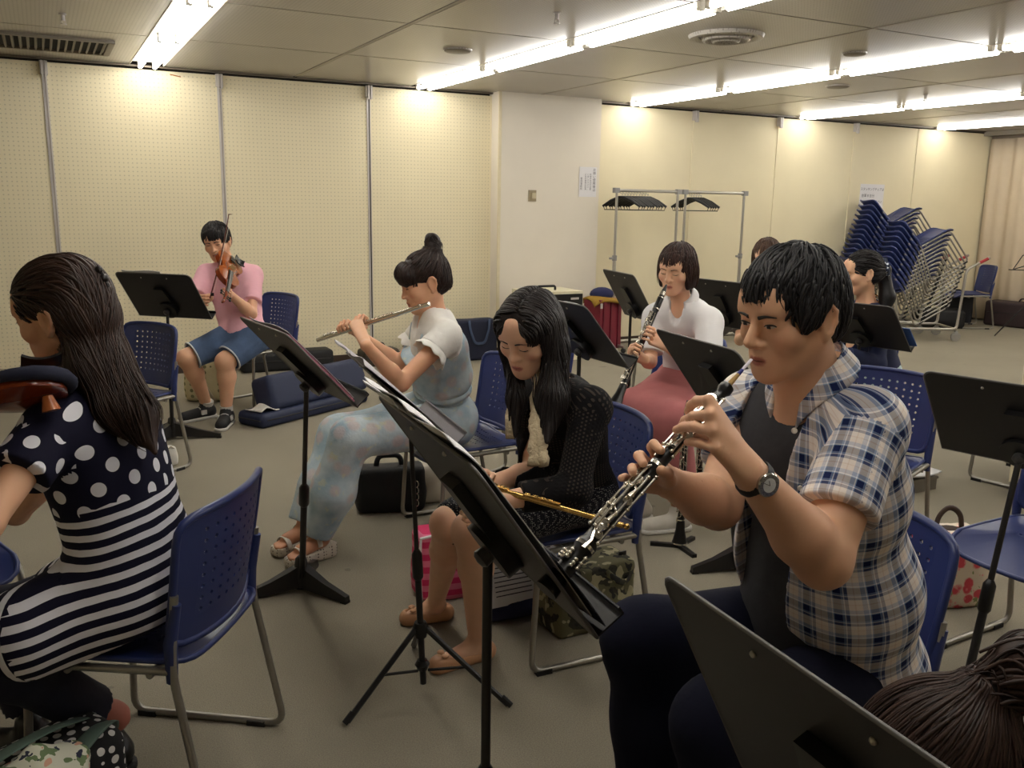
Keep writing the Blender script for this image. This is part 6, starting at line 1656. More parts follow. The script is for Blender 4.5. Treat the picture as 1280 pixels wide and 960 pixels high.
H_ = SDF([HC, at(1107, 385, 5.02)], 0.16, 0.004); E = lambda q, r, k=0.0, sub=False: H_.ell(hp(*q), r, HF, k, sub)
E((0, -0.016, 0.036), (0.081, 0.104, 0.088)); E((0, -0.058, -0.02), (0.066, 0.052, 0.066), 0.03); E((0, 0.120, -0.050), (0.080, 0.084, 0.092), 0.010, True)
for x in (-1, 1): E((x*0.088, 0.014, -0.045), (0.030, 0.042, 0.040), 0.008, True); E((x*0.085, -0.012, -0.010), (0.02, 0.019, 0.034), 0.006, True)
H_.cut(hp(0, -0.03, -0.075), -HF[2]-HF[1]*0.3, 0.01)
tie = hp(0, -0.125, 0.0); H_.cap(hp(0, -0.10, 0.0), tie-HF[1]*0.01, 0.04, 0.028, 0.03); H_.cap(tie, at(1109, 372, 5.0), 0.034, 0.040, 0.03); H_.cap(at(1109, 372, 5.0), at(1103, 400, 4.98), 0.040, 0.018, 0.03)
r1 = scalp(H_, HC, HF, 1.0, 420, lambda q: q[2] > -0.05 and q[1] > -0.12, 9)
def flow_l(P, t):
    to = tie-P; L = np.linalg.norm(to, axis=1, keepdims=True); return np.where(((P-HC)@HF.T)[:, 1:2] > -0.125, to/L, A3((0, 0, -1))-CR*0.15)
ho = long_hair(lad, hair_mat('black_ponytail_hair', (14, 12, 13), (36, 30, 30), 0.36), H_, hp, HC, HF, 1.0, r1, flow_l, 18, 0.011, 0.0036, 'hair', 16, 0.004, 0.08)
def scr_mat():
    t = NT('floral_scrunchie_cloth', 0.9); v = t.voro(60); t.col(t.mix(t.m_('LESS_THAN', v.outputs['Distance'], 0.42), lin((44, 52, 72)), lin((206, 212, 222)))); return t.m
part('scrunchie', MB().tube([tie+(HF[0]*math.cos(q)*0.036+HF[2]*math.sin(q)*0.046)+HF[1]*0.008*math.sin(q*7) for q in np.linspace(0, 2*PI, 42, endpoint=False)], [0.017+0.004*math.sin(k*1.9) for k in range(42)], 8, closed=True), scr_mat(), ho, 180, world=True)

WJ = dict(HC=at(958, 322, 5.9), N=at(962, 358, 5.95), PV=A3((4.22, 5.26, 0.57)))
WJ['HF'] = frame(-CF*0.8-CR*0.45+A3((0, 0, -0.35))); r_ = WJ['PV']
WJ['SL'] = at(992, 378, 5.88); WJ['SR'] = at(930, 374, 6.05); WJ['EL'] = at(996, 430, 5.75); WJ['WL'] = at(950, 425, 5.6); WJ['ER'] = at(925, 425, 5.95); WJ['WR'] = at(930, 420, 5.7)
wom, hp, TF, B = person('person with brown hair half hidden behind the man in plaid', WJ, (224, 178, 148), (180, 96, 88), 0.0045, dict(look=-1, open_=0, brow_c=(58, 44, 38)), s=1.0,
    hands=(grip(WJ['WL'], WJ['WL']-CR*0.06, CU, -CF, 0.9), grip(WJ['WR'], WJ['WR']-CF*0.06, CU, -CF, 0.9)))
P_, N_, SL, SR = WJ['PV'], WJ['N'], WJ['SL'], WJ['SR']
def build(S):
    torso(S, P_, N_-A3((0, 0, 0.01)), SL, SR, 0.012, 0.16, 0.11, 0.135, 0.15, 0.06, 0.10)
    for a, e in ((SL, WJ['EL']), (SR, WJ['ER'])): sleeve(S, a, e, 0.8, 0.060, 0.060)
    neck_hole(S, N_, 0.058)
garment(wom, 'grey_top', MATS('grey_jersey_top', (120, 116, 118), 0.9), build, [P_, N_, SL, SR, WJ['EL'], WJ['ER']], 0.16, 0.007)
def tartan():
    t = NT('mustard_check_skirt', 0.9); s = t.sep(t.co())
    def b(v): return t.m_('LESS_THAN', t.m_('FRACT', t.m_('DIVIDE', v, 0.052)), 0.42)
    f = t.m_('MULTIPLY', t.m_('ADD', b(t.m_('ADD', s[0], s[2])), b(t.m_('SUBTRACT', s[1], s[2]))), 0.5); t.col(t.mix(f, lin((196, 176, 112)), lin((42, 40, 38)))); return t.m
hs, ks, as_ = lap(P_, -CR*0.1-CF*0.95, 0.09, 0.34); skirt_legs(wom, P_, TF, hs, ks, as_, tartan(), 'checked_skirt', 0.10)
short_hair(wom, hp, WJ['HC'], WJ['HF'], 1.0, hair_mat('mid_brown_hair', (54, 36, 28), (92, 66, 50), 0.36), 340, 50, 27, 0.0045, -0.055, 0.035, 1.0, 0.0050)

# ================================================================== dark haired head in the lower right corner
ZC_ = at(1176, 972, 1.12); ZF = nrm(-CR*0.93+CF*0.10)
ZJ = dict(HC=ZC_, N=ZC_-ZF*0.15+A3((0, 0, -0.10)), PV=ZC_-ZF*0.52); ZJ['PV'][2] = 0.53
ZJ['HF'] = frame(ZF*0.75+A3((0, 0, -0.66)), ZF*0.6+A3((0, 0, 0.75))); zl = nrm(np.cross(A3((0, 0, 1)), ZF))
ZJ['SL'] = ZJ['N']+zl*0.16-A3((0, 0, 0.05)); ZJ['SR'] = ZJ['N']-zl*0.16-A3((0, 0, 0.05))
ZJ['EL'] = ZJ['SL']+ZF*0.06+zl*0.04-A3((0, 0, 0.24)); ZJ['WL'] = ZJ['EL']+ZF*0.20-zl*0.04; ZJ['ER'] = ZJ['SR']+ZF*0.06-zl*0.04-A3((0, 0, 0.24)); ZJ['WR'] = ZJ['ER']+ZF*0.20+zl*0.04
cor, hp, TF, B = person('person with dark brown ponytail bending low in the bottom right corner', ZJ, (222, 172, 138), (184, 98, 90), 0.0045, dict(look=-1, open_=0), s=0.97,
    hands=(grip(ZJ['WL'], ZJ['WL']+ZF*0.06, A3((0, 0, 1)), zl, 0.9), grip(ZJ['WR'], ZJ['WR']+ZF*0.06, A3((0, 0, 1)), -zl, 0.9)))
P_, N_, SL, SR = ZJ['PV'], ZJ['N'], ZJ['SL'], ZJ['SR']
def build(S):
    torso(S, P_, N_-A3((0, 0, 0.01)), SL, SR, 0.010, 0.16, 0.11, 0.135, 0.15, 0.06, 0.08)
    for a, e in ((SL, ZJ['EL']), (SR, ZJ['ER'])): sleeve(S, a, e, 0.8, 0.058, 0.058)
    neck_hole(S, N_, 0.058)
garment(cor, 'dark_top', MATS('black_jersey', (18, 17, 19), 0.9), build, [P_, N_, SL, SR, ZJ['EL'], ZJ['ER']], 0.16, 0.007)
hs, ks, as_ = lap(P_, ZF); skirt_legs(cor, P_, TF, hs, ks, as_, m_jean, 'jeans', 0.085, 0.92)
HC, HF = ZJ['HC'], ZJ['HF']; tie = hp(0, -0.118, 0.070)
H_ = SDF([HC, tie-ZF*0.16], 0.16, 0.0034); E = lambda q, r, k=0.0, sub=False: H_.ell(hp(*q), A3(r)*0.97, HF, k, sub)
E((0, -0.016, 0.036), (0.082, 0.106, 0.090)); E((0, -0.058, -0.02), (0.068, 0.054, 0.068), 0.03); E((0, 0.120, -0.050), (0.080, 0.084, 0.092), 0.010, True)
for x in (-1, 1): E((x*0.088, 0.014, -0.045), (0.030, 0.042, 0.040), 0.008, True); E((x*0.085, -0.012, -0.010), (0.02, 0.019, 0.034), 0.006, True)
H_.cap(hp(0, -0.10, 0.055), tie, 0.03, 0.020, 0.03); pt = tie-ZF*0.05+A3((0, 0, 0.025)); H_.cap(tie, pt, 0.022, 0.040, 0.02); H_.cap(pt, tie-ZF*0.13-A3((0, 0, 0.05)), 0.040, 0.030, 0.02); H_.cap(tie-ZF*0.13-A3((0, 0, 0.05)), tie-ZF*0.13-A3((0, 0, 0.18)), 0.03, 0.008, 0.02)
r1 = scalp(H_, HC, HF, 0.97, 900, lambda q: q[2] > -0.06 and q[1] > -0.11, 10)
def flow_z(P, t):
    to = tie-P; L = np.linalg.norm(to, axis=1, keepdims=True); return to/L
def ex(mb):
    rr = np.array([tie+NR.normal(size=3)*0.016-ZF*0.015 for _ in range(160)])
    locks(H_, rr, lambda P, t: (-ZF*(1-t*1.1)+A3((0, 0, 0.35-1.9*t)))+(P-tie)*3, 11, 0.0125, 0.0030, 0.003, 0.06, 0.2, 5, 0.5, 52, mb)
ho = long_hair(cor, hair_mat('dark_brown_tied_hair', (30, 21, 19), (74, 54, 46), 0.36), H_, hp, HC, HF, 0.97, r1, flow_z, 17, 0.0105, 0.0026, 'hair', 17, 0.003, 0.05, ex)
part('hair_tie', MB().tube([tie+(HF[0]*math.cos(q)+np.cross(HF[0], ZF)*math.sin(q))*0.024 for q in np.linspace(0, 2*PI, 24, endpoint=False)], 0.006, 8, closed=True), m_blackp, ho, world=True)
make_chair('blue chair under the person bending low in the bottom right corner', (P_[0]-0.02, P_[1], 0), math.degrees(math.atan2(-ZF[0], ZF[1])))
# ================================================================== pages and folders on the stands
m_page = mat('white_sheet_music', (226, 224, 226), 0.8, var=0.03, sc=10)
m_pageg = mat('grey_score_cover', (176, 172, 176), 0.7, var=0.05, sc=8)
def sheet(name, label, cat, fr, u0, u1, v0, v1, lift, m, group=None, curl=0.004, th=0.0015, droop=0.0):
    """a page lying on a desk: u across, v up the plate, in metres from its centre"""
    c, a, v, n = fr
    o = part(name, MB().grid(lambda s, t: c+a*(u0+(u1-u0)*s)+v*(v0+(v1-v0)*t)+n*(lift+curl*math.sin(s*7+t*3)-droop*max(0.0, (v0+(v1-v0)*t-0.15)/0.1)**2), 14, 24, th=th), m, None, 60)
    return tag(o, label, cat, group)
f = G['s3']
for k, (u0, u1, v0, v1) in enumerate(((-0.235, 0.0, -0.15, 0.224), (-0.02, 0.235, -0.155, 0.214), (-0.22, 0.06, -0.16, 0.232))):
    sheet('music_page', ('leftmost white page standing over the big centre stand', 'white page lying right of centre on the big centre stand', 'topmost loose white page on the big centre stand')[k], 'paper', f, u0, u1, v0, v1, 0.008+0.004*k, m_page, 'white pages on the centre stand', 0.004, droop=0.028)
sheet('clear_folder', 'dark clear plastic folder on the tray of the centre stand', 'folder', f, 0.03, 0.255, -0.17, -0.02, 0.018, MATS('smoky_clear_plastic', (46, 48, 58), 0.2), None, 0.003)
f = G['s2']
sheet('music_folder', 'pink edged music folder on the stand before the flute player', 'folder', f, -0.20, 0.22, -0.16, 0.155, 0.008, MATS('pink_card_folder', (196, 120, 140), 0.6), None, 0.002, 0.006)
sheet('music_page', 'white page on the pink folder before the flute player', 'paper', f, -0.18, 0.21, -0.155, 0.165, 0.015, m_page, None, 0.004)
f = G['s4']
sheet('music_page', 'white page on the stand behind the cardigan woman', 'paper', f, -0.10, 0.235, -0.16, 0.165, 0.006, m_page, None, 0.004)
sheet('music_page', 'white page sticking out above the stand behind the cardigan woman', 'paper', f, -0.25, -0.02, -0.12, 0.205, 0.010, m_page, None, 0.006)
sheet('music_page', 'white page peeking over the stand before the pink shirt', 'paper', G['s1'], -0.20, 0.06, -0.14, 0.185, 0.006, m_page, None, 0.004)
f = G['s3b']
sheet('music_score', 'grey covered score on the folding tripod stand', 'paper', f, -0.24, 0.0, -0.14, 0.19, 0.008, m_pageg, None, 0.003, 0.004, 0.03)
sheet('music_score', 'lilac grey page on the folding tripod stand, beside the score', 'paper', f, 0.005, 0.23, -0.14, 0.195, 0.010, m_pageg, None, 0.007)
sheet('music_page', 'blue folder lying on the tray of the stand before the ponytail woman', 'folder', G['s8'], 0.02, 0.27, -0.155, -0.02, 0.03, MATS('blue_folder', (70, 104, 168), 0.5), None, 0.002, 0.004)

# ================================================================== hanger racks and hangers
m_rack = mat('chromed_rack_tube', (188, 184, 176), 0.28, 0.75, var=0.04)
m_rackj = mat('grey_rack_joint', (150, 148, 146), 0.5)
ORD = ('first', 'second', 'third', 'fourth', 'fifth', 'sixth', 'seventh', 'eighth', 'ninth', 'tenth', 'eleventh', 'twelfth', 'thirteenth')
def rack(label, xa, xb, Y):
    t = thing('hanger_rack', label, 'clothes rack', ((xa+xb)/2, Y, 0), 0, 'hanger racks by the back wall'); h = (xb-xa)/2
    part('rail', MB().tube([(-h-0.03, 0, 1.655), (h+0.03, 0, 1.655)], 0.016, 12), m_rack, t)
    for s in (-1, 1):
        up = part('upright', MB().tube([(s*h, 0, 0.95), (s*h, 0, 1.66)], 0.014, 12).tube([(s*h, 0, 0.06), (s*h, 0, 0.98)], 0.019, 12), m_rack, t)
        part('rail_cap', MB().box((s*(h+0.01), 0, 1.655), (0.06, 0.045, 0.05)), m_rackj, up)
        part('clamp_knob', MB().lathe([(0, 0.025), (0.05, 0.026), (0.055, 0.02)], (s*h, 0, 0.94), (s*h, 0, 2), 14).tube([(s*h, 0, 0.965), (s*h-0.06, -0.0, 0.965)], 0.012, 8), m_rackj, up)
        part('foot', MB().tube([(s*h, -0.25, 0.065), (s*h, 0.25, 0.065)], 0.016, 10), m_rack, t)
        for q in (-0.23, 0.23): part('caster', MB().ball((s*h, q, 0.028), 0.028, 10, 8), m_pad, t, 180)
    part('base_bar', MB().tube([(-h, 0, 0.09), (h, 0, 0.09)], 0.016, 12), m_rack, t)
    return t
RY = 7.78
x1, x2, x3, x4 = (wall_pt(x, 247, RY)[0] for x in (771, 847, 855, 930))
rack('left hanger rack with the longer run of black hangers', x1, x2, RY); rack('right hanger rack with the short bunch of black hangers', x3+0.02, x4, RY)
hb_ = MB()
hb_.tube([(0, 0.0, 0.022)]+[(0, 0.022*math.sin(q), 0.0-0.0+0.022*math.cos(q)) for q in np.linspace(0.3, 3.6, 10)]+[(0, 0, -0.055)], 0.0035, 6)
def make_hanger(loc, label, g, rz):
    t = thing('clothes_hanger', label, 'hanger', loc, rz, g)
    part('hook', hb_, m_rack, t, 60)
    part('shoulder_bar', MB().tube([(0, -0.21, -0.150), (0, -0.12, -0.095), (0, -0.03, -0.058), (0, 0.03, -0.058), (0, 0.12, -0.095), (0, 0.21, -0.150)], [0.012, 0.016, 0.015, 0.015, 0.016, 0.012], 8, flat=((1, 0, 0), 1.0)), m_blackp, t, 60)
    part('trouser_bar', MB().tube([(0, -0.20, -0.150), (0, -0.19, -0.185), (0, 0.19, -0.185), (0, 0.20, -0.150)], 0.005, 6), m_blackp, t, 60)
    return t
hg = make_hanger((x1+0.06, RY, 1.645), 'black hanger first from the left on the left rack', 'hangers on the left rack', 0.55)
for k in range(1, 10): dup(hg, (x1+0.06+0.036*k, RY, 1.645), 0.55+0.06*math.sin(k*2.3), 'black hanger %s from the left on the left rack' % ORD[k])
for k in range(5): dup(hg, (x3+0.09+0.034*k, RY, 1.645), 0.60+0.06*math.sin(k*1.7), 'black hanger %s from the left on the right rack' % ORD[k], 'hangers on the right rack')

# ================================================================== stacked chairs on trolleys
def trolley(label, x, y, yaw, L=1.0):
    t = thing('chair_trolley', label, 'trolley', (x, y, 0), yaw, 'chair trolleys')
    fr = MB()
    for s in (-0.25, 0.25):
        fr.tube(fillet([(s, 0.55, 0.98), (s, 0.30, 0.84), (s, 0.26, 0.14), (s, -0.42, 0.14), (s, -0.50, 0.55)], 0.06, 4), 0.016, 10)
    for p in ((0.30, 0.84), (0.26, 0.14), (-0.42, 0.14)): fr.tube([(-0.25, p[0], p[1]), (0.25, p[0], p[1])], 0.014, 8)
    part('trolley_frame', fr, m_rack, t, 60)
    for s in (-0.25, 0.25):
        for y_ in (0.26, -0.42):
            c = part('caster_wheel', MB().lathe([(0, 0.02), (0.002, 0.055), (0.026, 0.055), (0.028, 0.02)], (s-0.014, y_, 0.056), (1, y_, 0.056), 18), MATS('pale_caster', (150, 146, 138), 0.4), t)
            part('caster_fork', MB().box((s, y_, 0.10), (0.04, 0.03, 0.05)), m_rackj, c)
        part('red_tape', MB().tube([(s, 0.44, 0.919), (s, 0.53, 0.969)], 0.0175, 10), MATS('red_tape', (170, 40, 48), 0.5), t)
    return t
def stack(n, x, y, yaw, z0, tilt, dv, du, labels, group, tro):
    src = CH[0]; f = Vector((-math.sin(yaw), math.cos(yaw), 0))
    for k in range(n):
        r = dup(src, (x+f.x*du*k, y+f.y*du*k, z0+dv*k), 0, labels[0] % ORD[n-1-k] if k < n-1 else labels[1], group, rot=(Matrix.Rotation(yaw, 3, 'Z') @ Matrix.Rotation(tilt, 3, 'X')).to_euler())
q_ = on(1118, 408); yw = R_(-118)
trolley('chair trolley carrying the taller stack by the wall', 9.42, 7.72, yw)
stack(13, 9.38, 7.70, yw, 0.36, R_(32), 0.058, 0.016, ('blue chair %s from the top of the taller trolley stack', 'blue chair on top of the taller trolley stack'), 'chairs in the taller stack', 0)
trolley('chair trolley carrying the lower stack in front', 9.30, 7.12, yw)
stack(10, 9.26, 7.10, yw, 0.30, R_(32), 0.058, 0.016, ('blue chair %s from the top of the lower trolley stack', 'blue chair on top of the lower trolley stack'), 'chairs in the lower stack', 0)
make_chair('blue chair with black bags beneath, beside the curtain', (10.75, 7.62, 0), 60)
make_chair('blue chair cut by the left edge behind the violin player', (-0.42, 3.02, 0), 200)

# ================================================================== bags and cases
def soft(name, label, cat, c, half, yaw, m, r=0.03, bulge=0.0, fold=0.004, fq=22, h=0.008, group=None, taper=0.0, parts=None):
    """a soft box standing on the floor; c = centre of its base"""
    c = A3(c); F = frame((-math.sin(yaw), math.cos(yaw), 0)); t = thing(name, label, cat, c, 0, group); half = A3(half)
    S = SDF([c-half.max()*1.1, c+half.max()*1.1+A3((0, 0, half[2]))], 0.06, h); cc = c+A3((0, 0, half[2]))
    S.rbox(cc, half, F, r, 0)
    if bulge: S.ell(cc-A3((0, 0, half[2]*0.25)), half*A3((1.0, 1.0+bulge, 0.8)), F, 0.05)
    if taper: S.rbox(cc+A3((0, 0, half[2]*1.35)), half*A3((0.8, 0.7, 0.35)), F, r*0.5, 0.05, True)
    if fold: S.wave(folds(fold, fq, (0, 0, 1), 0.5, 3))
    S.cut(c+A3((0, 0, 0.001)), (0, 0, -1))
    part('bag_body', S.mesh('bag_body', m, 0.05), None, t, world=True)
    def P(x, y, z): return c+F[0]*x+F[1]*y+A3((0, 0, z))
    return t, P, F
def strap(t, pts, w, m, name='handle', flatdir=None, th=0.25):
    return part(name, MB().tube(fillet(pts, 0.04, 4), w, 8, flat=(tuple(flatdir if flatdir is not None else (0, 0, 1)), th)), m, t, 180, world=True)
m_nyl = mat('black_nylon', (20, 20, 23), 0.7, bump=0.2, bsc=200)
m_navyb = mat('navy_nylon_case', (30, 40, 72), 0.65, bump=0.25, bsc=220)
def violin_case(label, a, b, w, h, m, z=0.0, lean=0.0, name='instrument_case'):
    a, b = A3((a[0], a[1], 0)), A3((b[0], b[1], 0)); d = nrm(b-a); F = frame(d); L = np.linalg.norm(b-a); t = thing(name, label, 'case', (a+b)/2)
    S = SDF([a, b, a+A3((0, 0, h))], w+0.03, 0.008)
    S.rbox((a+b)/2+A3((0, 0, h/2)), (w/2, L/2, h/2), F, 0.035, 0); S.cut(A3((0, 0, 0.001)), (0, 0, -1))
    part('case_shell', S.mesh('case_shell', m, 0.05), None, t, world=True)
    part('zip', MB().tube([(a+b)/2+F[0]*x*(w/2+0.001)+d*y*(L/2+0.001)+A3((0, 0, h*0.55)) for x, y in ((-0.8, -1), (0.8, -1), (1, -0.9), (1, 0.9), (0.8, 1), (-0.8, 1), (-1, 0.9), (-1, -0.9))], 0.004, 6, closed=True), MATS('dark_zip', (44, 42, 42), 0.5), t, world=True)
    c = (a+b)/2+A3((0, 0, h)); part('handle', MB().tube(fillet([c-d*0.07, c-d*0.05+A3((0, 0, 0.045)), c+d*0.05+A3((0, 0, 0.045)), c+d*0.07], 0.02, 3), 0.010, 8), m, t, world=True)
    return t, F
violin_case('long black instrument case on the floor behind the pink shirted man', on(300, 465), on(414, 457), 0.22, 0.17, m_nyl)
violin_case('rounded olive brown case against the pegboard wall', A3((2.52, 7.86, 0)), A3((2.88, 7.90, 0)), 0.20, 0.16, mat('olive_brown_case', (66, 58, 46), 0.7))
violin_case('rounded black case leaning behind the flute player\'s hands', A3((2.98, 7.90, 0)), A3((3.40, 7.90, 0)), 0.20, 0.26, m_nyl)
# open navy case with its lid tipped up
ca, cb = on(312, 534), on(446, 500)
t, F = violin_case('navy instrument case lying open on the floor beside the sneakers', ca, cb, 0.26, 0.10, m_navyb)
L_ = np.linalg.norm(cb-ca); d = nrm(cb-ca); nn = F[0] if F[0]@CF > 0 else -F[0]
S = SDF([ca, cb+A3((0, 0, 0.4))], 0.16, 0.008); S.rbox((ca+cb)/2+d*0.09+A3((0, 0, 0.19))+nn*0.03, (0.10, L_/2-0.05, 0.125), frame(d, A3((0, 0, 1))+nn*0.35), 0.04, 0)
part('raised_lid', S.mesh('raised_lid', m_navyb, 0.05), None, t, world=True)
o = part('cleaning_cloth', MB().grid(lambda u, v: ca+d*(0.02+0.16*u)+nn*(-0.10+0.16*v)+A3((0, 0, 0.112+0.02*math.sin(u*5)*math.cos(v*4)+0.012*u)), 12, 10, th=0.006), MATS('white_cloth', (222, 218, 210), 0.95), None, 180)
tag(o, 'white cloth lying on the end of the open navy case', 'cloth')
# navy tote by the wall
t, P, F = soft('tote_bag', 'navy tote bag with blue handles and white badge against the wall', 'bag', (wall_pt(593, 420, 7.8)[0], 7.82, 0), (0.23, 0.09, 0.20), R_(6), mat('navy_canvas', (32, 36, 58), 0.9), 0.03, 0, 0.006, 14, taper=0.0)
m_hd = mat('slate_blue_webbing', (62, 76, 104), 0.85)
strap(t, [P(-0.11, -0.098, 0.40), P(-0.10, -0.11, 0.30), P(-0.05, -0.115, 0.17), P(0.06, -0.115, 0.17), P(0.11, -0.11, 0.30), P(0.12, -0.098, 0.40)], 0.014, m_hd, flatdir=F[1])
part('badge', MB().lathe([(0, 0.028), (0.004, 0.026), (0.005, 0.0)], P(0.16, -0.097, 0.05), P(0.16, -1, 0.05), 18), MATS('white_badge', (220, 216, 208), 0.5), t, world=True)
# cream amplifier with black unit on top, by the pillar
t = thing('equipment_cabinet', 'cream cabinet with a handle and black front at the foot of the pillar', 'cabinet', (4.36, 7.62, 0))
part('carcass', MB().box((0, 0, 0.34), (0.56, 0.44, 0.68)), MATS('cream_enamel', (226, 218, 188), 0.5), t)
part('front_panel', MB().box((0.10, -0.222, 0.60), (0.34, 0.012, 0.11)), m_blackp, t); part('top_handle', MB().tube(fillet([(-0.14, -0.05, 0.68), (-0.14, -0.05, 0.72), (0.06, -0.05, 0.72), (0.06, -0.05, 0.68)], 0.02, 3), 0.012, 8), m_nyl, t)
part('label_plate', MB().box((0.18, -0.230, 0.61), (0.09, 0.004, 0.02)), m_strip, t)
# dark red suitcase with hats on top
sp = (wall_pt(753, 400, 7.72)[0], 7.82); t = thing('suitcase', 'dark red upright suitcase by the pillar, clothes lying on it', 'suitcase', (sp[0], sp[1]-0.1, 0), R_(18))
part('shell', MB().box((0, 0, 0.30), (0.36, 0.22, 0.52), taper=0.97), mat('dark_red_shell', (120, 26, 48), 0.4), t, 30)
for x in (-0.12, 0.0, 0.12): part('ridge', MB().box((x, -0.113, 0.30), (0.02, 0.012, 0.48)), mat('dark_red_ridge', (104, 22, 42), 0.4), t)
for x in (-0.13, 0.13): part('wheel', MB().lathe([(0, 0.03), (0.03, 0.03)], (x-0.015, -0.05, 0.03), (1, -0.05, 0.03), 14), m_pad, t)
part('corner_plate', MB().box((-0.165, -0.115, 0.50), (0.03, 0.01, 0.05)), m_strip, t)
b = A3(t.location)+A3((0, 0, 0.56))
o = part('mustard_cloth', MB().grid(lambda u, v: b+A3((-0.20+0.40*u, -0.15+0.30*v, 0.02*math.sin(u*4+v*3)-0.05*abs(2*v-1)**3-0.03*abs(2*u-1)**4+0.012)), 14, 12, th=0.02), MATS('mustard_wool', (150, 116, 40), 0.95), None, 180); tag(o, 'mustard cloth draped over the dark red suitcase', 'cloth')
o = part('navy_cap', MB().ball(b+A3((-0.02, 0.0, 0.045)), 0.13, 16, 8, sc=(1, 0.85, 0.55)), MATS('navy_wool', (38, 42, 82), 0.95), None, 180); tag(o, 'navy blue cap on top of the mustard cloth', 'hat')
# black flute bag under the flute player, white bag beside it
t, P, F = soft('instrument_bag', 'black soft bag with top handle beside the flute player\'s chair', 'bag', (on(440, 645)+on(522, 640))/2+A3((0.05, 0.06, 0)), (0.17, 0.07, 0.115), R_(-14), m_nyl, 0.03, 0.2, 0.003)
strap(t, [P(-0.07, 0, 0.215), P(-0.06, 0, 0.28), P(0.05, 0, 0.28), P(0.06, 0, 0.215)], 0.013, m_nyl, flatdir=F[1], th=0.9)
ch = MB()
for k in range(4): ch.tube([P(0.115+0.016*math.cos(q), -0.085, 0.15-0.033*k+0.018*math.sin(q)) for q in np.linspace(0, 2*PI, 12, endpoint=False)], 0.003, 6, closed=True)
part('key_chain', ch, m_chrome, t, world=True)['kind'] = 'stuff'
t, P, F = soft('cloth_bag', 'white cloth bag with buckles under the flute player\'s chair', 'bag', on(545, 628)+A3((0.03, 0.05, 0)), (0.13, 0.08, 0.10), R_(-10), mat('off_white_canvas', (214, 206, 190), 0.9, bump=0.4, bsc=60), 0.04, 0.2, 0.006)
strap(t, [P(-0.10, -0.085, 0.18), P(-0.10, -0.095, 0.10), P(-0.10, -0.09, 0.03)], 0.012, MATS('beige_strap', (176, 164, 140), 0.8), flatdir=F[1]); part('buckle', MB().box(P(-0.10, -0.10, 0.10), (0.035, 0.012, 0.03), Matrix.Rotation(R_(-10), 3, 'Z')), m_strip, t, world=True)
# bags at the feet of the cardigan woman
def stripes(name, a, b, per, ax=2, c3=None):
    t = NT(name, 0.7); s = t.sep(t.co()); f = t.m_('FRACT', t.m_('DIVIDE', s[ax], per)); t.col(t.mix(t.m_('LESS_THAN', f, 0.5), lin(a), lin(b))); t.bump(t.noise(60, 2), 0.3); return t.m
t, P, F = soft('shopping_bag', 'hot pink striped bag behind the bare shins', 'bag', on(556, 757)+A3((0.06, 0.10, 0)), (0.14, 0.07, 0.14), R_(-5), stripes('pink_striped_bag', (206, 40, 96), (226, 120, 150), 0.05), 0.03, 0.1, 0.006)
part('white_piping', MB().tube([P(x, -0.072, z) for x, z in ((-0.135, 0.02), (-0.142, 0.14), (-0.135, 0.27), (0.0, 0.285), (0.135, 0.27))], 0.007, 6), m_page, t, world=True)
t, P, F = soft('shoulder_bag', 'dark navy gathered bag on the floor with papers leaning in it', 'bag', on(650, 772)+A3((0.02, 0.08, 0)), (0.17, 0.09, 0.055), R_(0), mat('indigo_cloth', (36, 40, 74), 0.9, bump=0.5, bsc=50, bd=0.006), 0.05, 0.3, 0.010, 26)
for k in range(2):
    o = part('printed_sheet', MB().grid(lambda u, v: P(-0.15+0.11*k+0.20*u, -0.10+0.06*v+0.02*k, 0.07+0.17*v), 4, 4, th=0.002), m_page, None, 0)
    tag(o, ('printed white sheet leaning in the navy bag, nearest the shins', 'printed white sheet leaning in the navy bag, nearest the camouflage bag')[k], 'paper')
    ln = MB()
    for j in range(9): ln.box(P(-0.05+0.11*k, -0.10+0.06*(0.165-0.016*j)/0.17+0.02*k-0.003, 0.235-0.016*j), (0.15, 0.001, 0.0035))
    part('print_line', ln, m_ink, o, 0, world=True)['kind'] = 'stuff'
o = part('blue_folder', MB().grid(lambda u, v: P(0.06+0.12*u, -0.05+0.05*v, 0.06+0.17*v), 3, 3, th=0.006), MATS('blue_clear_file', (60, 84, 168), 0.3), None, 0); tag(o, 'blue plastic file standing in the navy bag', 'folder')
def camo():
    t = NT('green_camouflage_canvas', 0.9); a = t.noise(16, 1.5); b = t.noise(23, 1.5, t.scale(t.co(), (1, 1.3, 0.9)))
    c = t.mix(t.m_('GREATER_THAN', a, 0.52), lin((92, 88, 62)), lin((46, 44, 32))); c = t.mix(t.m_('GREATER_THAN', b, 0.60), c, lin((156, 148, 118))); c = t.mix(t.m_('LESS_THAN', b, 0.38), c, lin((28, 26, 22))); t.col(c); t.bump(t.noise(50, 3), 0.4, 0.004); return t.m
t, P, F = soft('tote_bag', 'green camouflage tote bag under the cardigan woman\'s chair', 'bag', (on(684, 800)+on(785, 780))/2+A3((0.03, 0.07, 0)), (0.165, 0.085, 0.125), R_(2), camo(), 0.025, 0.2, 0.010, 18)
strap(t, [P(0.02, -0.09, 0.23), P(0.05, -0.11, 0.20), P(0.11, -0.10, 0.17), P(0.16, -0.06, 0.22)], 0.012, camo(), flatdir=F[1])
o = part('side_tag', MB().box(P(0.135, -0.03, 0.255), (0.03, 0.006, 0.02)), m_blackp, t, world=True)
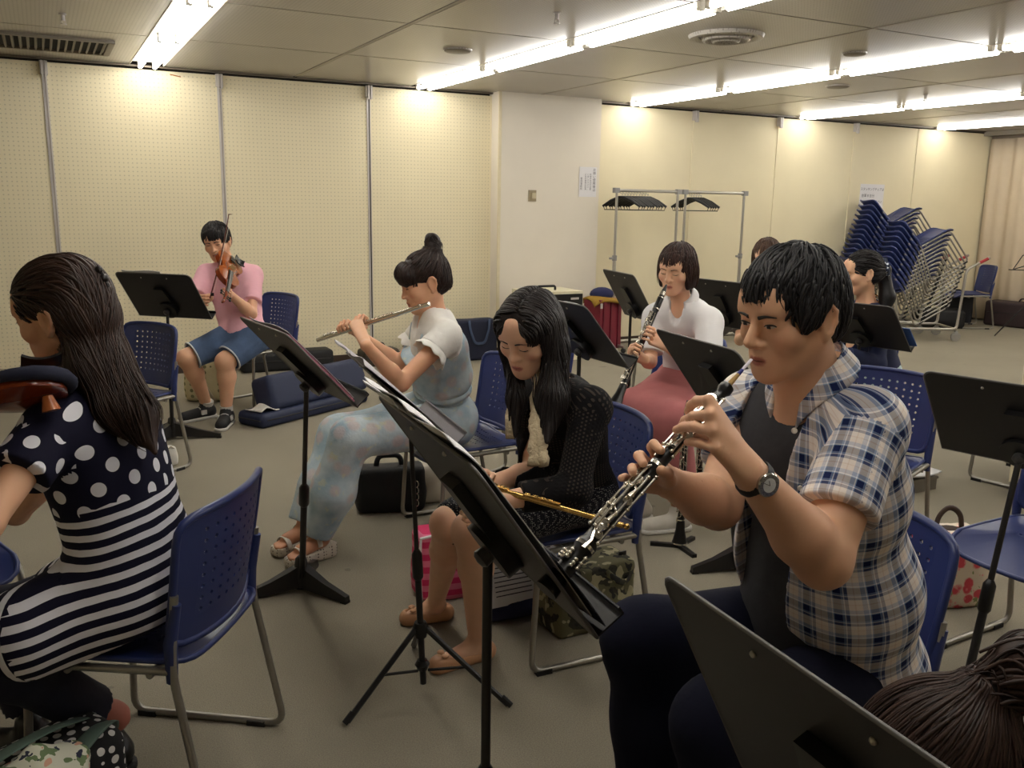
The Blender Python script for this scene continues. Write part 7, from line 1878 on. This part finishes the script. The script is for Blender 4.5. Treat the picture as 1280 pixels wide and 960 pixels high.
# clarinets parked on floor stands
def cl_stand(label, label2, x, y, L, rot):
    t = thing('clarinet_stand', label, 'instrument stand', (x, y, 0), rot)
    part('peg', MB().lathe([(0, 0.020), (0.02, 0.018), (0.16, 0.009), (0.17, 0.0)], (0, 0, 0.012), (0, 0, 1), 12), m_blackp, t)
    for k in range(3):
        q = k*2*PI/3; part('leg', MB().box((0.065*math.cos(q), 0.065*math.sin(q), 0.008), (0.13, 0.022, 0.016), Matrix.Rotation(q, 3, 'Z')), m_blackp, t)
    if L: clarinet(label2, (x, y, 0.022+L), (x, y, 0.022), -CF, True)
c1 = on(849, 684); c2 = on(870, 646)
cl_stand('small black floor stand holding the tall parked clarinet', 'parked black clarinet standing upright behind the man\'s hand', c1[0], c1[1], 0.66, 0.4)
cl_stand('small black floor stand holding the parked instrument further back', 'second parked black clarinet, further back on its stand', c2[0]+0.03, c2[1]+0.03, 0.45, 0.9)
# right hand side: floral tote, papers, folder, cabinet
def floral():
    t = NT('pink_floral_coated_cloth', 0.35, 0, 0.5); b = lin((216, 200, 180)); v = t.voro(21); n = t.noise(24, 3)
    c = t.mix(t.ramp(t.m_('ADD', v.outputs['Distance'], t.m_('MULTIPLY', n, 0.5)), 0.74, 0.60), b, lin((206, 64, 78))); c = t.mix(t.m_('GREATER_THAN', t.noise(20, 2), 0.66), c, lin((132, 140, 90)))
    c = t.mix(t.m_('MULTIPLY', t.m_('LESS_THAN', t.voro(40).outputs['Distance'], 0.22), 0.7), c, lin((226, 130, 136))); t.col(c); t.bump(t.noise(30, 3), 0.3, 0.006); return t.m
m_flor = floral()
t, P, F = soft('tote_bag', 'pink floral tote bag with brown handles on the floor', 'bag', (on(1164, 762)+on(1228, 760))/2+A3((0.03, 0.10, 0)), (0.145, 0.10, 0.145), R_(-22), m_flor, 0.03, 0.1, 0.008, 16)
m_lea = MATS('brown_leather_handle', (74, 56, 48), 0.5)
part('lining', MB().ball(P(0, 0, 0.268), 0.12, 14, 6, sc=(1, 0.7, 0.18)), MATS('dark_brown_fur_lining', (60, 46, 36), 0.95, bump=0.8, bsc=90), t, 180, world=True)
for y in (-0.07, 0.06): strap(t, [P(-0.10, y, 0.25), P(-0.09, y, 0.37), P(-0.05, y, 0.41), P(0.0, y, 0.38), P(0.02, y, 0.26)], 0.011, m_lea, flatdir=F[1], th=0.6) if y < 0 else None
pq = on(1140, 616, 0.0); o = part('open_newspaper', MB().grid(lambda u, v: A3((pq[0]-0.20+0.40*u, pq[1]-0.02+0.25*v, 0.085+0.01*math.sin(u*6)+0.02*u)), 10, 6, th=0.006), m_page, None, 60); tag(o, 'white printed paper lying flat behind the floral bag', 'paper')
t2 = thing('storage_box', 'grey low box under the white paper behind the man', 'box', (pq[0], pq[1]+0.10, 0)); part('box_body', MB().box((0, 0, 0.036), (0.36, 0.22, 0.072)), mat('grey_card', (120, 114, 104), 0.8), t2); part('lid', MB().box((0, 0, 0.068), (0.37, 0.23, 0.012)), mat('grey_card_lid', (128, 122, 112), 0.8), t2)
cx, cy = 3.10, 2.62
o = part('pink_folder', MB().box((3.02, 2.60, 0.462), (0.30, 0.22, 0.010), Matrix.Rotation(0.5, 3, 'Z')), MATS('magenta_folder', (190, 36, 110), 0.4), None); tag(o, 'magenta folder on the seat of the empty chair behind the man', 'folder')
o = part('ring_binder', MB().tube([A3((2.93, 2.53, 0.492))+CR*0.028*math.cos(q)+CU*0.028*math.sin(q) for q in np.linspace(0, 2*PI, 18, endpoint=False)], 0.006, 8, closed=True), MATS('lilac_ring', (176, 160, 200), 0.4), None); tag(o, 'small lilac ring lying against the magenta folder', 'ring')
kb = on(1258, 622); t = thing('low_cabinet', 'cream low cabinet with brown plinth cut by the right edge', 'cabinet', (kb[0], kb[1], 0), R_(-58))
part('carcass', MB().box((0.42, 0.22, 0.51), (0.84, 0.44, 0.84)), MATS('cream_laminate', (226, 214, 184), 0.5), t); part('plinth', MB().box((0.42, 0.225, 0.045), (0.81, 0.42, 0.09)), m_brown, t); part('door', MB().box((0.22, -0.006, 0.51), (0.40, 0.012, 0.80)), MATS('cream_laminate', (226, 214, 184), 0.5), t)
# far right: bags below the chair, long maroon case, wire stand
t, P, F = soft('holdall', 'black holdall on the floor under the chair by the curtain', 'bag', on(1172, 409)+A3((0.05, 0.05, 0)), (0.30, 0.16, 0.12), R_(-40), m_nyl, 0.05, 0.2, 0.008, 12, 0.012)
strap(t, [P(-0.12, 0, 0.22), P(-0.10, 0, 0.30), P(0.10, 0, 0.30), P(0.12, 0, 0.22)], 0.014, m_nyl, flatdir=F[1], th=0.7)
t, P, F = soft('rucksack', 'upright dark bag standing behind the holdall by the curtain', 'bag', on(1186, 402)+A3((-0.05, -0.12, 0)), (0.19, 0.12, 0.20), R_(-40), mat('black_blue_nylon', (24, 25, 34), 0.7), 0.04, 0.1, 0.006, 14, 0.012)
strap(t, [P(-0.05, 0, 0.39), P(-0.04, 0, 0.45), P(0.04, 0, 0.45), P(0.05, 0, 0.39)], 0.012, m_nyl, flatdir=F[1], th=0.7)
violin_case('long dark maroon case on the floor before the curtain', on(1228, 405)+A3((0.1, 0, 0)), on(1300, 412)+A3((0.05, -0.2, 0)), 0.30, 0.33, mat('dark_maroon_case', (52, 36, 38), 0.7))
t = thing('wire_music_stand', 'thin wire music stand at the right edge before the curtain', 'music stand', (9.90, 5.55, 0)); w0 = at(1266, 337, 10.6)-A3(t.location); wr = MB()
for a, b in (((0, 0), (0.10, 0.17)), ((0, 0), (0.16, 0.05)), ((-0.05, 0), (0.45, -0.02)), ((0.10, 0.17), (0.30, 0.17)), ((0.30, 0.17), (0.40, 0)), ((0.16, 0.05), (0.24, 0.05)), ((0.24, 0.05), (0.40, 0.0))): wr.tube([w0+CR*a[0]+A3((0, 0, a[1])), w0+CR*b[0]+A3((0, 0, b[1]))], 0.006, 6)
part('wire_desk', wr, m_black, t, 60); pb_ = w0+CR*0.20
part('pole', MB().tube([(pb_[0], pb_[1], 0.35), tuple(pb_)], 0.010, 8), m_black, t)
for k in range(3):
    q = k*2*PI/3; part('leg', MB().tube([(pb_[0], pb_[1], 0.40), (pb_[0]+0.28*math.cos(q), pb_[1]+0.28*math.sin(q), 0.01)], 0.008, 8), m_black, t)
# left edge: polka dot bag with scarf and green straps, woven bag
def dots(name, bg, fg, sc, r):
    t = NT(name, 0.85); v = t.voro(sc, rnd=0.15); t.col(t.mix(t.m_('LESS_THAN', v.outputs['Distance'], r), lin(bg), lin(fg))); t.bump(t.noise(40, 3), 0.4, 0.005); return t.m
pb = on(70, 985); top = A3((0, 0, 1))
t, P, F = soft('polka_dot_bag', 'black bag with white polka dots and green straps at bottom left', 'bag', (at(44, 1010, 2.12)[0], at(44, 1010, 2.12)[1], 0), (0.20, 0.11, 0.125), R_(28), dots('black_white_dot_cloth', (22, 21, 24), (222, 220, 218), 34, 0.36), 0.06, 0.15, 0.012, 18)
m_green = mat('grey_green_webbing', (96, 116, 106), 0.8)
strap(t, [P(-0.16, -0.02, 0.235), P(-0.10, -0.04, 0.285), P(0.02, -0.03, 0.29), P(0.14, 0.02, 0.245)], 0.026, m_green, flatdir=(0, 0, 1), th=0.14)
strap(t, [P(0.02, -0.10, 0.215), P(0.10, -0.09, 0.262), P(0.18, -0.03, 0.24), P(0.205, 0.02, 0.18)], 0.026, m_green, flatdir=(0, 0, 1), th=0.14)
def scarfm():
    t = NT('pale_floral_scarf', 0.9); c = t.mix(t.m_('GREATER_THAN', t.noise(26, 2), 0.56), lin((222, 222, 204)), lin((116, 136, 96))); c = t.mix(t.m_('GREATER_THAN', t.noise(34, 2), 0.63), c, lin((50, 54, 74))); c = t.mix(t.m_('GREATER_THAN', t.noise(30, 1, t.scale(t.co(), (1, -1, 1.2))), 0.66), c, lin((220, 170, 146))); t.col(c); return t.m
S = SDF([P(-0.10, -0.10, 0.20), P(0.06, -0.10, 0.30)], 0.12, 0.006)
for x, y, z, r in ((-0.09, -0.07, 0.235, 0.05), (-0.02, -0.085, 0.245, 0.055), (0.04, -0.09, 0.235, 0.042), (-0.05, -0.12, 0.205, 0.05), (0.02, -0.13, 0.20, 0.045)): S.ell(P(x, y, z), (r, r, r*0.75), None, 0.02)
S.wave(folds(0.012, 50, None, 1, 2)); o = part('floral_scarf', S.mesh('floral_scarf', scarfm(), 0.05), None, None, world=False); tag(o, 'pale green floral scarf lying on the polka dot bag', 'scarf')
S = SDF([P(-0.2, 0.0, 0.2)], 0.2, 0.007); S.ell(P(-0.19, -0.08, 0.16), (0.09, 0.10, 0.14), None, 0); S.wave(folds(0.008, 25, None, 1, 5)); o = part('black_jacket', S.mesh('black_jacket', MATS('black_fleece', (16, 16, 18), 0.95), 0.05), None, None); tag(o, 'black garment bundled at the left of the polka dot bag', 'jacket')
def weave():
    t = NT('brown_woven_cloth', 0.9); s = t.sep(t.co()); a = t.m_('FRACT', t.m_('DIVIDE', t.m_('ADD', s[0], s[2]), 0.022)); b = t.m_('FRACT', t.m_('DIVIDE', t.m_('SUBTRACT', s[0], s[2]), 0.022)); t.col(t.mix(t.m_('MULTIPLY', t.m_('GREATER_THAN', a, 0.4), t.m_('GREATER_THAN', b, 0.4)), lin((92, 74, 56)), lin((40, 30, 24)))); return t.m
t, P, F = soft('woven_bag', 'dark brown woven bag at the left edge behind the striped top', 'bag', (at(-30, 740, 2.75)[0], at(-30, 740, 2.75)[1], 0), (0.16, 0.08, 0.145), R_(20), weave(), 0.04, 0.1, 0.004)
strap(t, [P(-0.08, 0, 0.28), P(-0.06, 0, 0.35), P(0.06, 0, 0.35), P(0.08, 0, 0.28)], 0.012, m_lea, flatdir=F[1], th=0.6)
# cream floral bag behind the young man's legs, white pouch near the empty chair
t, P, F = soft('cloth_bag', 'cream patterned cloth bag behind the young man\'s legs', 'bag', on(252, 510)+A3((0.10, 0.25, 0)), (0.17, 0.09, 0.16), R_(-25), dots('cream_patterned_cloth', (206, 194, 156), (120, 116, 84), 22, 0.3), 0.05, 0.2, 0.010, 20, 0.010)
strap(t, [P(-0.06, -0.09, 0.30), P(-0.05, -0.12, 0.22), P(0.03, -0.13, 0.10), P(0.07, -0.12, 0.02)], 0.010, MATS('beige_strap', (176, 164, 140), 0.8), flatdir=F[1])
t, P, F = soft('pouch', 'small white pouch on the floor by the empty chair\'s leg', 'pouch', on(212, 582)+A3((0.0, 0.02, 0)), (0.035, 0.03, 0.055), R_(20), MATS('white_cloth', (222, 218, 210), 0.95), 0.015, 0.1, 0.002, 30, 0.005)
part('pouch_string', MB().tube([P(-0.02, -0.03, 0.10), P(0.0, -0.035, 0.115), P(0.02, -0.03, 0.10)], 0.003, 6), MATS('beige_strap', (176, 164, 140), 0.8), t, world=True)
